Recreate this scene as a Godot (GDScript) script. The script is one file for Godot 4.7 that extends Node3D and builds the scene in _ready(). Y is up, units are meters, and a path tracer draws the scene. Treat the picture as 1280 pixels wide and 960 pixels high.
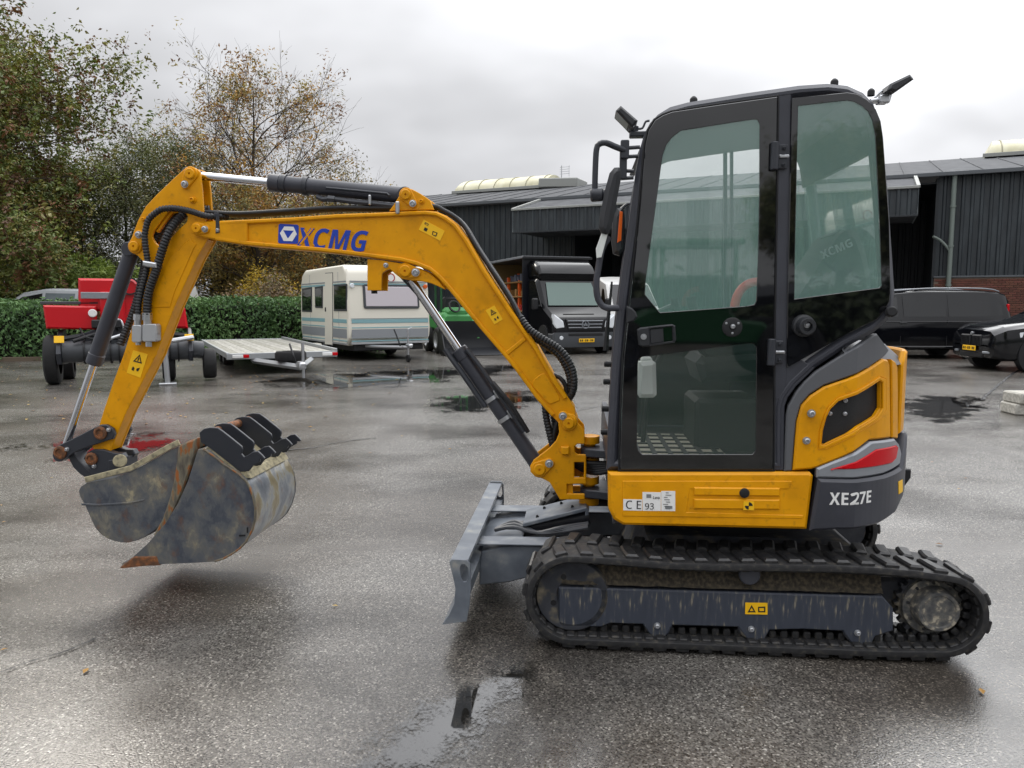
extends Node3D

var M := {}

func _ready() -> void:
	# ---- camera
	var cam := Camera3D.new()
	cam.name = "camera"
	cam.fov = 53.1
	cam.near = 0.05
	cam.far = 900.0
	cam.position = Vector3(0, 1.5, 0)
	cam.rotation_degrees = Vector3(-5.94, 0, 0)
	add_child(cam)
	cam.current = true
	# ---- sky, exposure
	var we := WorldEnvironment.new()
	we.name = "environment"
	var e := Environment.new()
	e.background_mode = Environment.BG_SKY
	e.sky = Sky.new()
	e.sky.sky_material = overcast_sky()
	e.tonemap_mode = Environment.TONE_MAPPER_LINEAR
	e.tonemap_exposure = 1.31
	e.sdfgi_enabled = true
	e.ssao_enabled = true
	e.ssil_enabled = true
	we.environment = e
	add_child(we)
	# ---- the sun, a bright area behind the cloud, high and to the right beyond the machine
	var sun := DirectionalLight3D.new()
	sun.name = "sun"
	sun.light_energy = 0.22
	sun.light_angular_distance = 16.0
	sun.light_color = Color(1.0, 0.97, 0.92)
	sun.shadow_enabled = true
	sun.rotation_degrees = Vector3(-41, 211, 0)
	add_child(sun)
	make_materials()
	build_ground()
	build_excavator()
	build_background()

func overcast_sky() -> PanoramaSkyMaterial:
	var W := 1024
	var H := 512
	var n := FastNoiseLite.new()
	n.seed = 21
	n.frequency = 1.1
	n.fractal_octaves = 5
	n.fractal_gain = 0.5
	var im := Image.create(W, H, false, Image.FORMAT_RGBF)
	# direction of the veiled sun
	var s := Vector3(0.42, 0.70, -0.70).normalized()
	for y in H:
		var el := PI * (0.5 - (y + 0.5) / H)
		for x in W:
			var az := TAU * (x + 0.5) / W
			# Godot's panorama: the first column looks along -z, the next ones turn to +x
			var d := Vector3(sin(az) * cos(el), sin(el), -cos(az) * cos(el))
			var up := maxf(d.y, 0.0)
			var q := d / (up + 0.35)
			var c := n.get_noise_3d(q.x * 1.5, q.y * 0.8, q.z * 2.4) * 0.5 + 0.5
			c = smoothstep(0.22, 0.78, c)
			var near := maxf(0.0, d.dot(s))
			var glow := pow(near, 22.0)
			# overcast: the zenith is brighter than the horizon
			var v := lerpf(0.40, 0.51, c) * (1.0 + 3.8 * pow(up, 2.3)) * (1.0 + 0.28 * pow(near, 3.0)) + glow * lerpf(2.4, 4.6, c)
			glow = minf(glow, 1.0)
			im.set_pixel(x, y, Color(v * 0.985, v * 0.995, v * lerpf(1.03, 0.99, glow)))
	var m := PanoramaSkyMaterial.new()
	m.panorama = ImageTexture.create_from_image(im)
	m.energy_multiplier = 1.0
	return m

func make_materials() -> void:
	M.yellow = mat(rgb(226, 156, 0), 0.34)
	M.yellow.metallic_specular = 0.36
	M.yellow.albedo_texture = noise_tex(512, 0.006, [[0.0, Color(0.86, 0.85, 0.84)], [0.35, Color(0.97, 0.96, 0.94)], [0.6, Color(1, 1, 1)], [1.0, Color(0.94, 0.93, 0.93)]], 3, 6)
	M.yellow.roughness_texture = noise_tex(512, 0.012, [[0.0, Color(0.7, 0.7, 0.7)], [0.6, Color(1, 1, 1)], [1.0, Color(1, 1, 1)]], 30, 5)
	M.yellow.roughness = 0.42
	M.yellow.detail_enabled = true
	var grime := noise_tex(1024, 0.012, [[0.0, Color(0.30, 0.22, 0.12, 0.0)], [0.66, Color(0.30, 0.22, 0.12, 0.0)], [0.8, Color(0.32, 0.24, 0.14, 0.16)], [1.0, Color(0.28, 0.2, 0.12, 0.5)]], 29, 8)
	grime.noise.fractal_gain = 0.6
	M.yellow.detail_albedo = grime
	M.yellow.detail_blend_mode = BaseMaterial3D.BLEND_MODE_MIX
	tri_map(M.yellow, 1.1)
	M.graphite = mat(rgb(60, 62, 70), 0.42)
	M.graphite.albedo_texture = noise_tex(512, 0.008, [[0.0, Color(0.85, 0.85, 0.86)], [1.0, Color(1, 1, 1)]], 4, 4)
	tri_map(M.graphite, 1.3)
	M.graphite_dirty = mat(Color.WHITE, 0.7)
	M.graphite_dirty.albedo_texture = noise_tex(512, 0.012, [[0.0, rgb(38, 40, 46)], [0.55, rgb(52, 54, 60)], [0.72, rgb(78, 74, 66)], [1.0, rgb(120, 110, 92)]], 5, 5)
	tri_map(M.graphite_dirty, 1.6)
	M.frame_streaks = mat(Color.WHITE, 0.55)
	M.frame_streaks.albedo_texture = noise_tex(512, 0.02, [[0.0, rgb(50, 55, 66)], [0.62, rgb(58, 63, 74)], [0.74, rgb(78, 79, 80)], [0.84, rgb(120, 114, 102)], [1.0, rgb(170, 162, 144)]], 6, 5)
	tri_map(M.frame_streaks, Vector3(4.6, 0.7, 1.0))
	M.mud = mat(Color.WHITE, 0.95)
	M.mud.albedo_texture = noise_tex(512, 0.03, [[0.0, rgb(30, 28, 25)], [0.5, rgb(62, 56, 46)], [1.0, rgb(98, 88, 70)]], 7, 5)
	tri_map(M.mud, 2.5)
	M.mud_light = mat(Color.WHITE, 0.85)
	M.mud_light.albedo_texture = noise_tex(512, 0.02, [[0.0, rgb(90, 86, 76)], [0.4, rgb(150, 142, 116)], [1.0, rgb(182, 172, 140)]], 8, 5)
	tri_map(M.mud_light, 2.5)
	M.mud_grey = mat(Color.WHITE, 0.7)
	M.mud_grey.albedo_texture = noise_tex(512, 0.014, [[0.0, rgb(60, 62, 66)], [0.5, rgb(96, 95, 92)], [0.62, rgb(110, 106, 98)], [0.75, rgb(160, 152, 136)], [1.0, rgb(176, 168, 150)]], 9, 4)
	tri_map(M.mud_grey, 3.0)
	M.bucket_steel = mat(Color.WHITE, 0.5, 0.12)
	var worn := noise_tex(1024, 0.005, [[0.0, rgb(50, 55, 66)], [0.3, rgb(70, 75, 84)], [0.48, rgb(88, 91, 95)], [0.64, rgb(100, 100, 98)], [0.78, rgb(122, 118, 106)], [0.9, rgb(158, 149, 124)], [1.0, rgb(168, 157, 128)]], 10, 8)
	worn.noise.fractal_gain = 0.66
	worn.noise.domain_warp_enabled = true
	worn.noise.domain_warp_amplitude = 60.0
	worn.noise.domain_warp_frequency = 0.01
	M.bucket_steel.albedo_texture = worn
	M.bucket_steel.detail_enabled = true
	var rust := noise_tex(1024, 0.007, [[0.0, Color(0.38, 0.27, 0.18, 0.0)], [0.62, Color(0.38, 0.27, 0.18, 0.0)], [0.78, Color(0.40, 0.27, 0.18, 0.35)], [0.92, Color(0.48, 0.29, 0.15, 0.6)], [1.0, Color(0.5, 0.28, 0.12, 0.7)]], 12, 8)
	rust.noise.fractal_gain = 0.62
	M.bucket_steel.detail_albedo = rust
	M.bucket_steel.detail_blend_mode = BaseMaterial3D.BLEND_MODE_MIX
	M.bucket_steel.heightmap_enabled = true
	M.bucket_steel.heightmap_scale = 0.2
	M.bucket_steel.heightmap_texture = noise_tex(1024, 0.02, null, 13, 5)
	tri_map(M.bucket_steel, Vector3(0.9, 0.65, 0.9))
	M.bucket_back = M.bucket_steel.duplicate()
	M.bucket_back.albedo_texture = noise_tex(1024, 0.006, [[0.0, rgb(96, 102, 112)], [0.45, rgb(138, 142, 146)], [0.6, rgb(160, 160, 156)], [0.7, rgb(150, 140, 112)], [1.0, rgb(130, 118, 92)]], 14, 6)
	M.bucket_back.roughness = 0.3
	M.bucket_back.metallic = 0.45
	M.ear_steel = mat(rgb(40, 43, 50), 0.4)
	M.weathered_edge = mat(Color.WHITE, 0.75)
	M.weathered_edge.albedo_texture = noise_tex(512, 0.012, [[0.0, rgb(70, 64, 58)], [0.45, rgb(104, 98, 84)], [0.62, rgb(120, 112, 92)], [0.74, rgb(140, 84, 42)], [1.0, rgb(160, 90, 36)]], 15, 5)
	tri_map(M.weathered_edge, Vector3(4.0, 1.4, 4.0))
	M.rusty = mat(Color.WHITE, 0.8)
	M.rusty.albedo_texture = noise_tex(512, 0.02, [[0.0, rgb(70, 52, 40)], [0.5, rgb(108, 70, 44)], [1.0, rgb(158, 96, 50)]], 16, 5)
	tri_map(M.rusty, 3.0)
	M.rubber = mat(Color.WHITE, 0.62)
	M.rubber.albedo_texture = noise_tex(512, 0.02, [[0.0, rgb(26, 26, 28)], [0.6, rgb(40, 40, 41)], [0.8, rgb(62, 59, 54)], [1.0, rgb(86, 80, 70)]], 17, 4)
	tri_map(M.rubber, 2.2)
	M.rubber_tread = M.rubber.duplicate()
	M.rubber_tread.roughness = 0.42
	M.hose = mat(rgb(30, 31, 34), 0.5)
	M.hose_grey = mat(rgb(70, 72, 76), 0.45)
	M.dark = mat(rgb(20, 21, 24), 0.6)
	M.dark_paint = mat(rgb(44, 47, 54), 0.4)
	M.plastic = mat(rgb(36, 38, 42), 0.5)
	M.lining = mat(rgb(104, 108, 108), 0.85)
	M.black_glass = mat(rgb(9, 10, 13), 0.03)
	M.black_glass.metallic_specular = 0.75
	M.blade = mat(Color.WHITE, 0.34)
	M.blade.albedo_texture = noise_tex(512, 0.008, [[0.0, rgb(84, 90, 99)], [0.6, rgb(104, 110, 118)], [0.85, rgb(124, 128, 131)], [1.0, rgb(150, 148, 142)]], 18, 7)
	tri_map(M.blade, 1.5)
	M.blade_light = M.blade.duplicate()
	M.blade_light.albedo_color = Color(1, 1, 1)
	M.cowl = mat(rgb(88, 90, 94), 0.5)
	M.silver = mat(rgb(140, 144, 150), 0.3, 0.2)
	M.zinc = mat(rgb(185, 187, 190), 0.32, 0.85)
	M.chrome = mat(rgb(205, 207, 212), 0.1, 1.0)
	M.aluminium = mat(rgb(176, 178, 180), 0.45, 0.5)
	M.lens = mat(rgb(196, 0, 18), 0.2)
	M.lens.metallic_specular = 0.35
	M.orange_lens = mat(rgb(220, 96, 20), 0.2)
	M.sticker = mat(rgb(245, 190, 10), 0.45)
	M.white_sticker = mat(rgb(232, 232, 230), 0.45)
	M.ink = mat(rgb(18, 18, 20), 0.6)
	M.grey_ink = mat(rgb(120, 122, 124), 0.6)
	M.blue = mat(rgb(24, 62, 170), 0.4)
	M.bottle = mat(rgb(214, 218, 214), 0.5)
	M.floor_mat = mat(rgb(150, 146, 132), 0.8)
	M.seat_cloth = mat(rgb(34, 36, 38), 0.9)
	M.red_plastic = mat(rgb(205, 40, 28), 0.4)
	M.mesh = mat(Color.WHITE, 0.6)
	M.mesh.albedo_texture = noise_tex(256, 0.25, [[0.0, rgb(10, 11, 12)], [0.5, rgb(26, 27, 29)], [1.0, rgb(58, 60, 62)]], 20, 1, 0.0, FastNoiseLite.TYPE_CELLULAR, FastNoiseLite.RETURN_DISTANCE)
	tri_map(M.mesh, 6.0)
	for q in [["glass", rgb(180, 226, 214), 0.145], ["glass_dark", rgb(90, 130, 118), 0.06], ["glass_clear", rgb(150, 205, 186), 0.05]]:  # first, milky tone: sky reflection painted in over the green tint
		var g := mat(q[1], 0.02)
		g.transparency = BaseMaterial3D.TRANSPARENCY_ALPHA
		g.albedo_color.a = q[2]
		g.metallic_specular = 0.75
		M[q[0]] = g
	make_more_materials()



# ---------------------------------------------------------------- geometry
class Geo:
	var p := PackedVector3Array()
	var xf := Transform3D()

	func tri(a: Vector3, b: Vector3, c: Vector3) -> void:
		p.append(xf * a)
		p.append(xf * b)
		p.append(xf * c)

	func quad(a: Vector3, b: Vector3, c: Vector3, d: Vector3) -> void:
		tri(a, b, c)
		tri(a, c, d)

	static func poly(flat: Array) -> PackedVector2Array:
		var o := PackedVector2Array()
		if flat.size() and flat[0] is Vector2:
			for q in flat: o.append(q)
		else:
			for i in range(0, flat.size(), 2): o.append(Vector2(flat[i], flat[i + 1]))
		return o

	static func inset(P: PackedVector2Array, b: float) -> PackedVector2Array:
		var n := P.size()
		var o := PackedVector2Array()
		for i in n:
			var e0 := (P[i] - P[(i + n - 1) % n]).normalized()
			var e1 := (P[(i + 1) % n] - P[i]).normalized()
			var n0 := Vector2(-e0.y, e0.x)
			var n1 := Vector2(-e1.y, e1.x)
			var m := n0 + n1
			var d := m.dot(n0)
			o.append(P[i] + (m * (b / d) if d > 0.35 else n0 * b))
		return o

	static func ccw(P: PackedVector2Array) -> PackedVector2Array:
		var q := P.duplicate()
		if Geometry2D.is_polygon_clockwise(q): q.reverse()
		# Godot's test assumes y down; make the signed area positive
		var a := 0.0
		for i in q.size(): a += q[i].cross(q[(i + 1) % q.size()])
		if a < 0: q.reverse()
		return q

	static func with_cuts(P: PackedVector2Array, cuts: Array) -> PackedVector2Array:
		var o := PackedVector2Array()
		for i in P.size():
			var a := P[i]
			var b := P[(i + 1) % P.size()]
			o.append(a)
			var ts := []
			for c in cuts:
				if (a.x - c) * (b.x - c) < -1e-10: ts.append((c - a.x) / (b.x - a.x))
			ts.sort()
			for t in ts: o.append(a.lerp(b, t))
		return o

	static func pieces(P: PackedVector2Array, holes: Array, cuts: Array) -> Array:
		var now := [P]
		var lines := cuts.duplicate()
		for h in holes:
			var c := 0.0
			for q in h: c += q.x
			lines.append(c / h.size())
		for x in lines:
			var nxt := []
			for q in now:
				var lo: float = q[0].x
				var hi: float = q[0].x
				for w in q:
					lo = minf(lo, w.x)
					hi = maxf(hi, w.x)
				if x <= lo + 1e-5 or x >= hi - 1e-5:
					nxt.append(q)
					continue
				nxt.append_array(Geometry2D.intersect_polygons(q, PackedVector2Array([Vector2(-99, -99), Vector2(x, -99), Vector2(x, 99), Vector2(-99, 99)])))
				nxt.append_array(Geometry2D.intersect_polygons(q, PackedVector2Array([Vector2(x, -99), Vector2(99, -99), Vector2(99, 99), Vector2(x, 99)])))
			now = nxt
		for h in holes:
			var nxt := []
			for q in now: nxt.append_array(Geometry2D.clip_polygons(q, h))
			now = nxt
		return now

	func prism(flat, z0: float, z1: float, b := 0.0, holes := [], cuts := []) -> void:
		var P := ccw(poly(flat) if flat is Array else flat)
		var H := []
		for h in holes:
			var q := ccw(poly(h) if h is Array else h)
			q.reverse()
			H.append(q)
		if cuts.size():
			P = with_cuts(P, cuts)
			for i in H.size(): H[i] = with_cuts(H[i], cuts)
		var loops := [P] + H
		var inner := []
		for L in loops: inner.append(inset(L, b) if b > 0 else L)
		var caps := pieces(inner[0], inner.slice(1), cuts)
		for c in caps:
			var cc: PackedVector2Array = ccw(c)
			var t := Geometry2D.triangulate_polygon(cc)
			for k in range(0, t.size(), 3):
				var a := cc[t[k]]
				var d := cc[t[k + 1]]
				var e := cc[t[k + 2]]
				if (d - a).cross(e - a) < 0:
					var s := d
					d = e
					e = s
				tri(Vector3(a.x, a.y, z1), Vector3(d.x, d.y, z1), Vector3(e.x, e.y, z1))
				tri(Vector3(a.x, a.y, z0), Vector3(e.x, e.y, z0), Vector3(d.x, d.y, z0))
		for k in loops.size():
			var L: PackedVector2Array = loops[k]
			var I: PackedVector2Array = inner[k]
			var n := L.size()
			for i in n:
				var j := (i + 1) % n
				var a := L[i]
				var c := L[j]
				if b > 0:
					quad(Vector3(a.x, a.y, z1 - b), Vector3(c.x, c.y, z1 - b), Vector3(I[j].x, I[j].y, z1), Vector3(I[i].x, I[i].y, z1))
					quad(Vector3(I[i].x, I[i].y, z0), Vector3(I[j].x, I[j].y, z0), Vector3(c.x, c.y, z0 + b), Vector3(a.x, a.y, z0 + b))
				quad(Vector3(a.x, a.y, z0 + b), Vector3(c.x, c.y, z0 + b), Vector3(c.x, c.y, z1 - b), Vector3(a.x, a.y, z1 - b))

	func box(c: Vector3, s: Vector3, b := 0.0, turn := Basis()) -> void:
		var keep := xf
		xf = xf * Transform3D(turn, c)
		var x := s.x / 2
		var y := s.y / 2
		var q := PackedVector2Array([Vector2(-x, -y), Vector2(x, -y), Vector2(x, y), Vector2(-x, y)])
		if b > 0: q = PackedVector2Array([Vector2(-x + b, -y), Vector2(x - b, -y), Vector2(x, -y + b), Vector2(x, y - b), Vector2(x - b, y), Vector2(-x + b, y), Vector2(-x, y - b), Vector2(-x, -y + b)])
		prism(q, -s.z / 2, s.z / 2, b)
		xf = keep

	static func basis_to(d: Vector3) -> Basis:
		var z := d.normalized()
		var u := Vector3.UP if absf(z.y) < 0.9 else Vector3.RIGHT
		var x := u.cross(z).normalized()
		return Basis(x, z.cross(x), z)

	# profile: Vector2(along, radius) from a in direction d
	func lathe(a: Vector3, d: Vector3, prof: Array, n := 20) -> void:
		var keep := xf
		xf = xf * Transform3D(basis_to(d), a)
		for k in prof.size() - 1:
			var q: Vector2 = prof[k]
			var w: Vector2 = prof[k + 1]
			for i in n:
				var t0 := TAU * i / n
				var t1 := TAU * (i + 1) / n
				var c0 := Vector3(cos(t0), sin(t0), 0)
				var c1 := Vector3(cos(t1), sin(t1), 0)
				var z0 := Vector3(0, 0, q.x)
				var z1 := Vector3(0, 0, w.x)
				if q.y < 1e-6: tri(z0, c1 * w.y + z1, c0 * w.y + z1)
				elif w.y < 1e-6: tri(c0 * q.y + z0, c1 * q.y + z0, z1)
				else: quad(c0 * q.y + z0, c1 * q.y + z0, c1 * w.y + z1, c0 * w.y + z1)
		xf = keep

	func cyl(a: Vector3, b: Vector3, r: float, n := 20, bev := 0.0) -> void:
		var L := a.distance_to(b)
		if bev > 0: lathe(a, b - a, [Vector2(0, 0), Vector2(0, r - bev), Vector2(bev, r), Vector2(L - bev, r), Vector2(L, r - bev), Vector2(L, 0)], n)
		else: lathe(a, b - a, [Vector2(0, 0), Vector2(0, r), Vector2(L, r), Vector2(L, 0)], n)

	static func curve(pts: Array, step := 0.04) -> PackedVector3Array:
		var o := PackedVector3Array()
		for i in pts.size() - 1:
			var a: Vector3 = pts[maxi(i - 1, 0)]
			var b: Vector3 = pts[i]
			var c: Vector3 = pts[i + 1]
			var d: Vector3 = pts[mini(i + 2, pts.size() - 1)]
			var n := maxi(2, int(ceil(b.distance_to(c) / step)))
			for k in n:
				var t := float(k) / n
				o.append(0.5 * (2.0 * b + (c - a) * t + (2.0 * a - 5.0 * b + 4.0 * c - d) * t * t + (3.0 * b - a - 3.0 * c + d) * t * t * t))
		o.append(pts[-1])
		return o

	# ribs > 0: a ribbed (spiral wrapped) hose with that pitch
	func tube(path: PackedVector3Array, r: float, n := 8, ribs := 0.0, r1 := -1.0) -> void:
		if ribs > 0:
			var fine := PackedVector3Array([path[0]])
			var left := ribs / 4
			for i in path.size() - 1:
				var a := path[i]
				var L := a.distance_to(path[i + 1])
				var at := 0.0
				while at + left <= L:
					at += left
					fine.append(a.lerp(path[i + 1], at / L))
					left = ribs / 4
				left -= L - at
			path = fine
		var rings := []
		var up := Vector3.UP
		for i in path.size():
			var t := (path[mini(i + 1, path.size() - 1)] - path[maxi(i - 1, 0)]).normalized()
			if i == 0: up = basis_to(t).x
			up = (up - t * up.dot(t)).normalized()
			var side := t.cross(up)
			var rr := r if r1 < 0 else lerpf(r, r1, float(i) / (path.size() - 1))
			if ribs > 0: rr *= [1.0, 1.1, 1.1, 0.88][i % 4]
			var ring := PackedVector3Array()
			for k in n: ring.append(path[i] + (up * cos(TAU * k / n) + side * sin(TAU * k / n)) * rr)
			rings.append(ring)
		loft(rings, true)

	func loft(rings: Array, caps := false, closed := true) -> void:
		for i in rings.size() - 1:
			var A: PackedVector3Array = rings[i]
			var B: PackedVector3Array = rings[i + 1]
			var n := A.size()
			for k in (n if closed else n - 1):
				var m := (k + 1) % n
				quad(A[k], A[m], B[m], B[k])
		if caps:
			for e in [0, rings.size() - 1]:
				var R: PackedVector3Array = rings[e]
				var c := Vector3.ZERO
				for q in R: c += q
				c /= R.size()
				for k in R.size():
					if e == 0: tri(c, R[(k + 1) % R.size()], R[k])
					else: tri(c, R[k], R[(k + 1) % R.size()])

	func strip(line: Array, t: float, z0: float, z1: float, b := 0.0) -> void:
		var L := poly(line)
		var back := PackedVector2Array()
		for i in L.size():
			var d := (L[mini(i + 1, L.size() - 1)] - L[maxi(i - 1, 0)]).normalized()
			back.append(L[i] + Vector2(-d.y, d.x) * t)
		back.reverse()
		L.append_array(back)
		prism(L, z0, z1, b)

	func mapped(f) -> Geo:
		for i in p.size(): p[i] = f.call(p[i])
		return self

	func mesh(angle := 38.0) -> ArrayMesh:
		var n := p.size() / 3
		var fn := PackedVector3Array()
		fn.resize(n)
		var at := {}
		for f in n:
			var w := (p[f * 3 + 1] - p[f * 3]).cross(p[f * 3 + 2] - p[f * 3])
			fn[f] = w
			if angle > 0:
				for k in 3:
					var key := Vector3i((p[f * 3 + k] * 8000.0).round())
					if at.has(key): at[key].append(f)
					else: at[key] = PackedInt32Array([f])
		var N := PackedVector3Array()
		N.resize(p.size())
		var lim := cos(deg_to_rad(angle))
		var idx := PackedInt32Array()
		idx.resize(p.size())
		for f in n:
			var u := fn[f].normalized()
			for k in 3:
				var s := u
				if angle > 0:
					s = Vector3.ZERO
					for g in at[Vector3i((p[f * 3 + k] * 8000.0).round())]:
						if fn[g].normalized().dot(u) > lim: s += fn[g]
					s = s.normalized()
					if s == Vector3.ZERO: s = u
				N[f * 3 + k] = s if s != Vector3.ZERO else Vector3.UP
			idx[f * 3] = f * 3
			idx[f * 3 + 1] = f * 3 + 2
			idx[f * 3 + 2] = f * 3 + 1
		var a := []
		a.resize(Mesh.ARRAY_MAX)
		a[Mesh.ARRAY_VERTEX] = p
		a[Mesh.ARRAY_NORMAL] = N
		a[Mesh.ARRAY_INDEX] = idx
		var m := ArrayMesh.new()
		m.add_surface_from_arrays(Mesh.PRIMITIVE_TRIANGLES, a)
		return m


# ---------------------------------------------------------------- nodes
var used := {}

func numbered(called: String) -> String:
	used[called] = used.get(called, -1) + 1
	return called if used[called] == 0 else "%s_%03d" % [called, used[called]]

func tag(o: Node, label: String, category: String, group := "", kind := "") -> void:
	if label: o.set_meta("label", label)
	if category: o.set_meta("category", category)
	if group: o.set_meta("group", group)
	if kind: o.set_meta("kind", kind)

func thing(called: String, label: String, category: String, at := Vector3.ZERO, turn := 0.0, group := "") -> Node3D:
	var o := Node3D.new()
	o.name = numbered(called)
	add_child(o)
	o.position = at
	o.rotation.y = turn
	tag(o, label, category, group)
	return o

func part(called: String, g, m: Material, parent: Node, angle := 38.0) -> MeshInstance3D:
	var o := MeshInstance3D.new()
	var k := 0
	var nm := called
	while parent.has_node(nm):
		k += 1
		nm = "%s_%03d" % [called, k]
	o.name = nm
	o.mesh = g.mesh(angle) if g is Geo else g
	o.material_override = m
	parent.add_child(o, true)
	return o

func sub(called: String, parent: Node, meshes: Mesh, m: Material, t: Transform3D) -> MeshInstance3D:
	var o := part(called, meshes, m, parent)
	o.transform = t
	return o

func alone(called: String, g, m: Material, label: String, category: String, group := "", kind := "") -> MeshInstance3D:
	var o := part(numbered(called), g, m, self)
	tag(o, label, category, group, kind)
	return o

func lettering(called: String, text: String, h: float, depth: float, m: Material, parent: Node, t: Transform3D, bold := true) -> MeshInstance3D:
	var f := SystemFont.new()
	f.font_names = PackedStringArray(["Droid Sans"])
	f.font_weight = 700 if bold else 400
	var tm := TextMesh.new()
	tm.font = f
	tm.text = text
	tm.font_size = 64
	tm.pixel_size = h / 46.0
	tm.depth = depth
	tm.curve_step = 2.0
	var o := part(called, tm, m, parent)
	o.transform = t
	return o


# ---------------------------------------------------------------- materials
func rgb(r: int, g: int, b: int) -> Color: return Color(r / 255.0, g / 255.0, b / 255.0)

func mat(c: Color, rough := 0.5, metal := 0.0) -> StandardMaterial3D:
	var m := StandardMaterial3D.new()
	m.albedo_color = c
	m.roughness = rough
	m.metallic = metal
	return m

func ramp(stops: Array) -> Gradient:
	var g := Gradient.new()
	var off := PackedFloat32Array()
	var col := PackedColorArray()
	for s in stops:
		off.append(s[0])
		col.append(s[1])
	g.offsets = off
	g.colors = col
	return g

func noise_tex(size: int, freq: float, stops, sd := 1, octaves := 4, normal := 0.0, kind := FastNoiseLite.TYPE_SIMPLEX_SMOOTH, ret := -1) -> NoiseTexture2D:
	var n := FastNoiseLite.new()
	n.seed = sd
	n.noise_type = kind
	n.frequency = freq
	n.fractal_octaves = octaves
	if octaves < 2: n.fractal_type = FastNoiseLite.FRACTAL_NONE
	if ret >= 0: n.cellular_return_type = ret
	var t := NoiseTexture2D.new()
	t.width = size
	t.height = size
	t.seamless = true
	t.noise = n
	if stops: t.color_ramp = ramp(stops)
	if normal > 0:
		t.as_normal_map = true
		t.bump_strength = normal
	return t

func tri_map(m: StandardMaterial3D, scale, world := false) -> StandardMaterial3D:
	m.uv1_triplanar = true
	m.uv1_world_triplanar = world
	m.uv1_scale = scale if scale is Vector3 else Vector3.ONE * scale
	m.uv1_triplanar_sharpness = 4.0
	return m



# ---------------------------------------------------------------- the excavator
# Its own axes: x to the rear, y up, z to the left side (towards the street side we look from); origin on the ground under the swing centre.
var ex: Node3D

func pin_boss(parent: Node, c: Vector3, bolt: Vector3, r: float, out: float) -> void:
	# keeper plate with pin head and its bolt
	var g := Geo.new()
	var d := Vector2(bolt.x - c.x, bolt.y - c.y)
	var L := d.length()
	var a := d.angle()
	var o := PackedVector2Array()
	for i in 11:
		var t := PI / 2 + PI * i / 10.0 + a
		o.append(Vector2(c.x, c.y) + Vector2(cos(t), sin(t)) * r)
	for i in 11:
		var t := -PI / 2 + PI * i / 10.0 + a
		o.append(Vector2(bolt.x, bolt.y) + Vector2(cos(t), sin(t)) * r * 0.62)
	g.prism(o, c.z - 0.004, c.z + out, 0.004)
	var k := part("keeper_plate", g, M.yellow, parent)
	g = Geo.new()
	g.lathe(c + Vector3(0, 0, out), Vector3(0, 0, 1), [Vector2(-0.002, r * 0.72), Vector2(0.008, r * 0.72), Vector2(0.012, r * 0.6), Vector2(0.012, r * 0.15), Vector2(0.002, r * 0.12), Vector2(0.002, 0)], 22)
	part("pin_head", g, M.yellow, k)
	g = Geo.new()
	g.lathe(Vector3(bolt.x, bolt.y, c.z + out), Vector3(0, 0, 1), [Vector2(-0.002, r * 0.5), Vector2(0.004, r * 0.5), Vector2(0.004, r * 0.38), Vector2(0.016, r * 0.36), Vector2(0.018, r * 0.26), Vector2(0.011, r * 0.16), Vector2(0.011, 0)], 18)
	part("bolt", g, M.zinc, k)

func bolt(parent: Node, at: Vector3, r: float, d := Vector3(0, 0, 1), m: Material = null) -> void:
	var g := Geo.new()
	g.lathe(at, d, [Vector2(-0.003, r), Vector2(0.3 * r, r), Vector2(0.3 * r, r * 0.75), Vector2(r, r * 0.7), Vector2(r * 1.15, r * 0.5), Vector2(r * 0.8, r * 0.3), Vector2(r * 0.8, 0)], 14)
	part("bolt", g, m if m else M.zinc, parent)

func cylinder(called: String, base: Vector3, tip: Vector3, r_barrel: float, r_rod: float, frac: float) -> MeshInstance3D:
	# barrel from base, rod to tip; frac = share of the length that is barrel
	var g := Geo.new()
	var d := (tip - base).normalized()
	var L := base.distance_to(tip)
	var lb := L * frac
	g.lathe(base, d, [Vector2(0.0, r_barrel * 0.7), Vector2(0.02, r_barrel * 0.96), Vector2(lb - 0.06, r_barrel), Vector2(lb - 0.058, r_barrel * 1.07), Vector2(lb - 0.006, r_barrel * 1.07), Vector2(lb, r_barrel * 0.95), Vector2(lb, r_rod)], 24)
	g.cyl(base - Vector3(0, 0, 0.045), base + Vector3(0, 0, 0.045), r_barrel * 0.95, 18, 0.004)
	var c := part(called, g, M.graphite, ex)
	g = Geo.new()
	g.lathe(base + d * (lb - 0.01), d, [Vector2(0, r_rod), Vector2(L - lb - r_rod, r_rod)], 24)
	part("piston_rod", g, M.chrome, c)
	g = Geo.new()
	g.lathe(tip - d * (r_rod * 2.6), d, [Vector2(0, r_rod * 0.9), Vector2(0, r_rod * 1.25), Vector2(r_rod * 1.5, r_rod * 1.25)], 18)
	g.cyl(tip - Vector3(0, 0, 0.042), tip + Vector3(0, 0, 0.042), r_rod * 1.7, 20, 0.004)
	part("rod_eye", g, M.graphite, c)
	return c

func hose(pts: Array, r: float, ribbed := true, m: Material = null) -> MeshInstance3D:
	var g := Geo.new()
	g.tube(Geo.curve(pts, 0.03), r, 10, 0.016 if ribbed else 0.0)
	return part("hydraulic_hose" if r > 0.006 else "cable", g, m if m else M.hose, ex, 50)

func warn_plate(parent: Node, q: Array, z: float, m: Material = null) -> MeshInstance3D:
	var g := Geo.new()
	g.prism(q, z - 0.001, z + 0.0016)
	return part("warning_sticker", g, m if m else M.sticker, parent)

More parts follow.
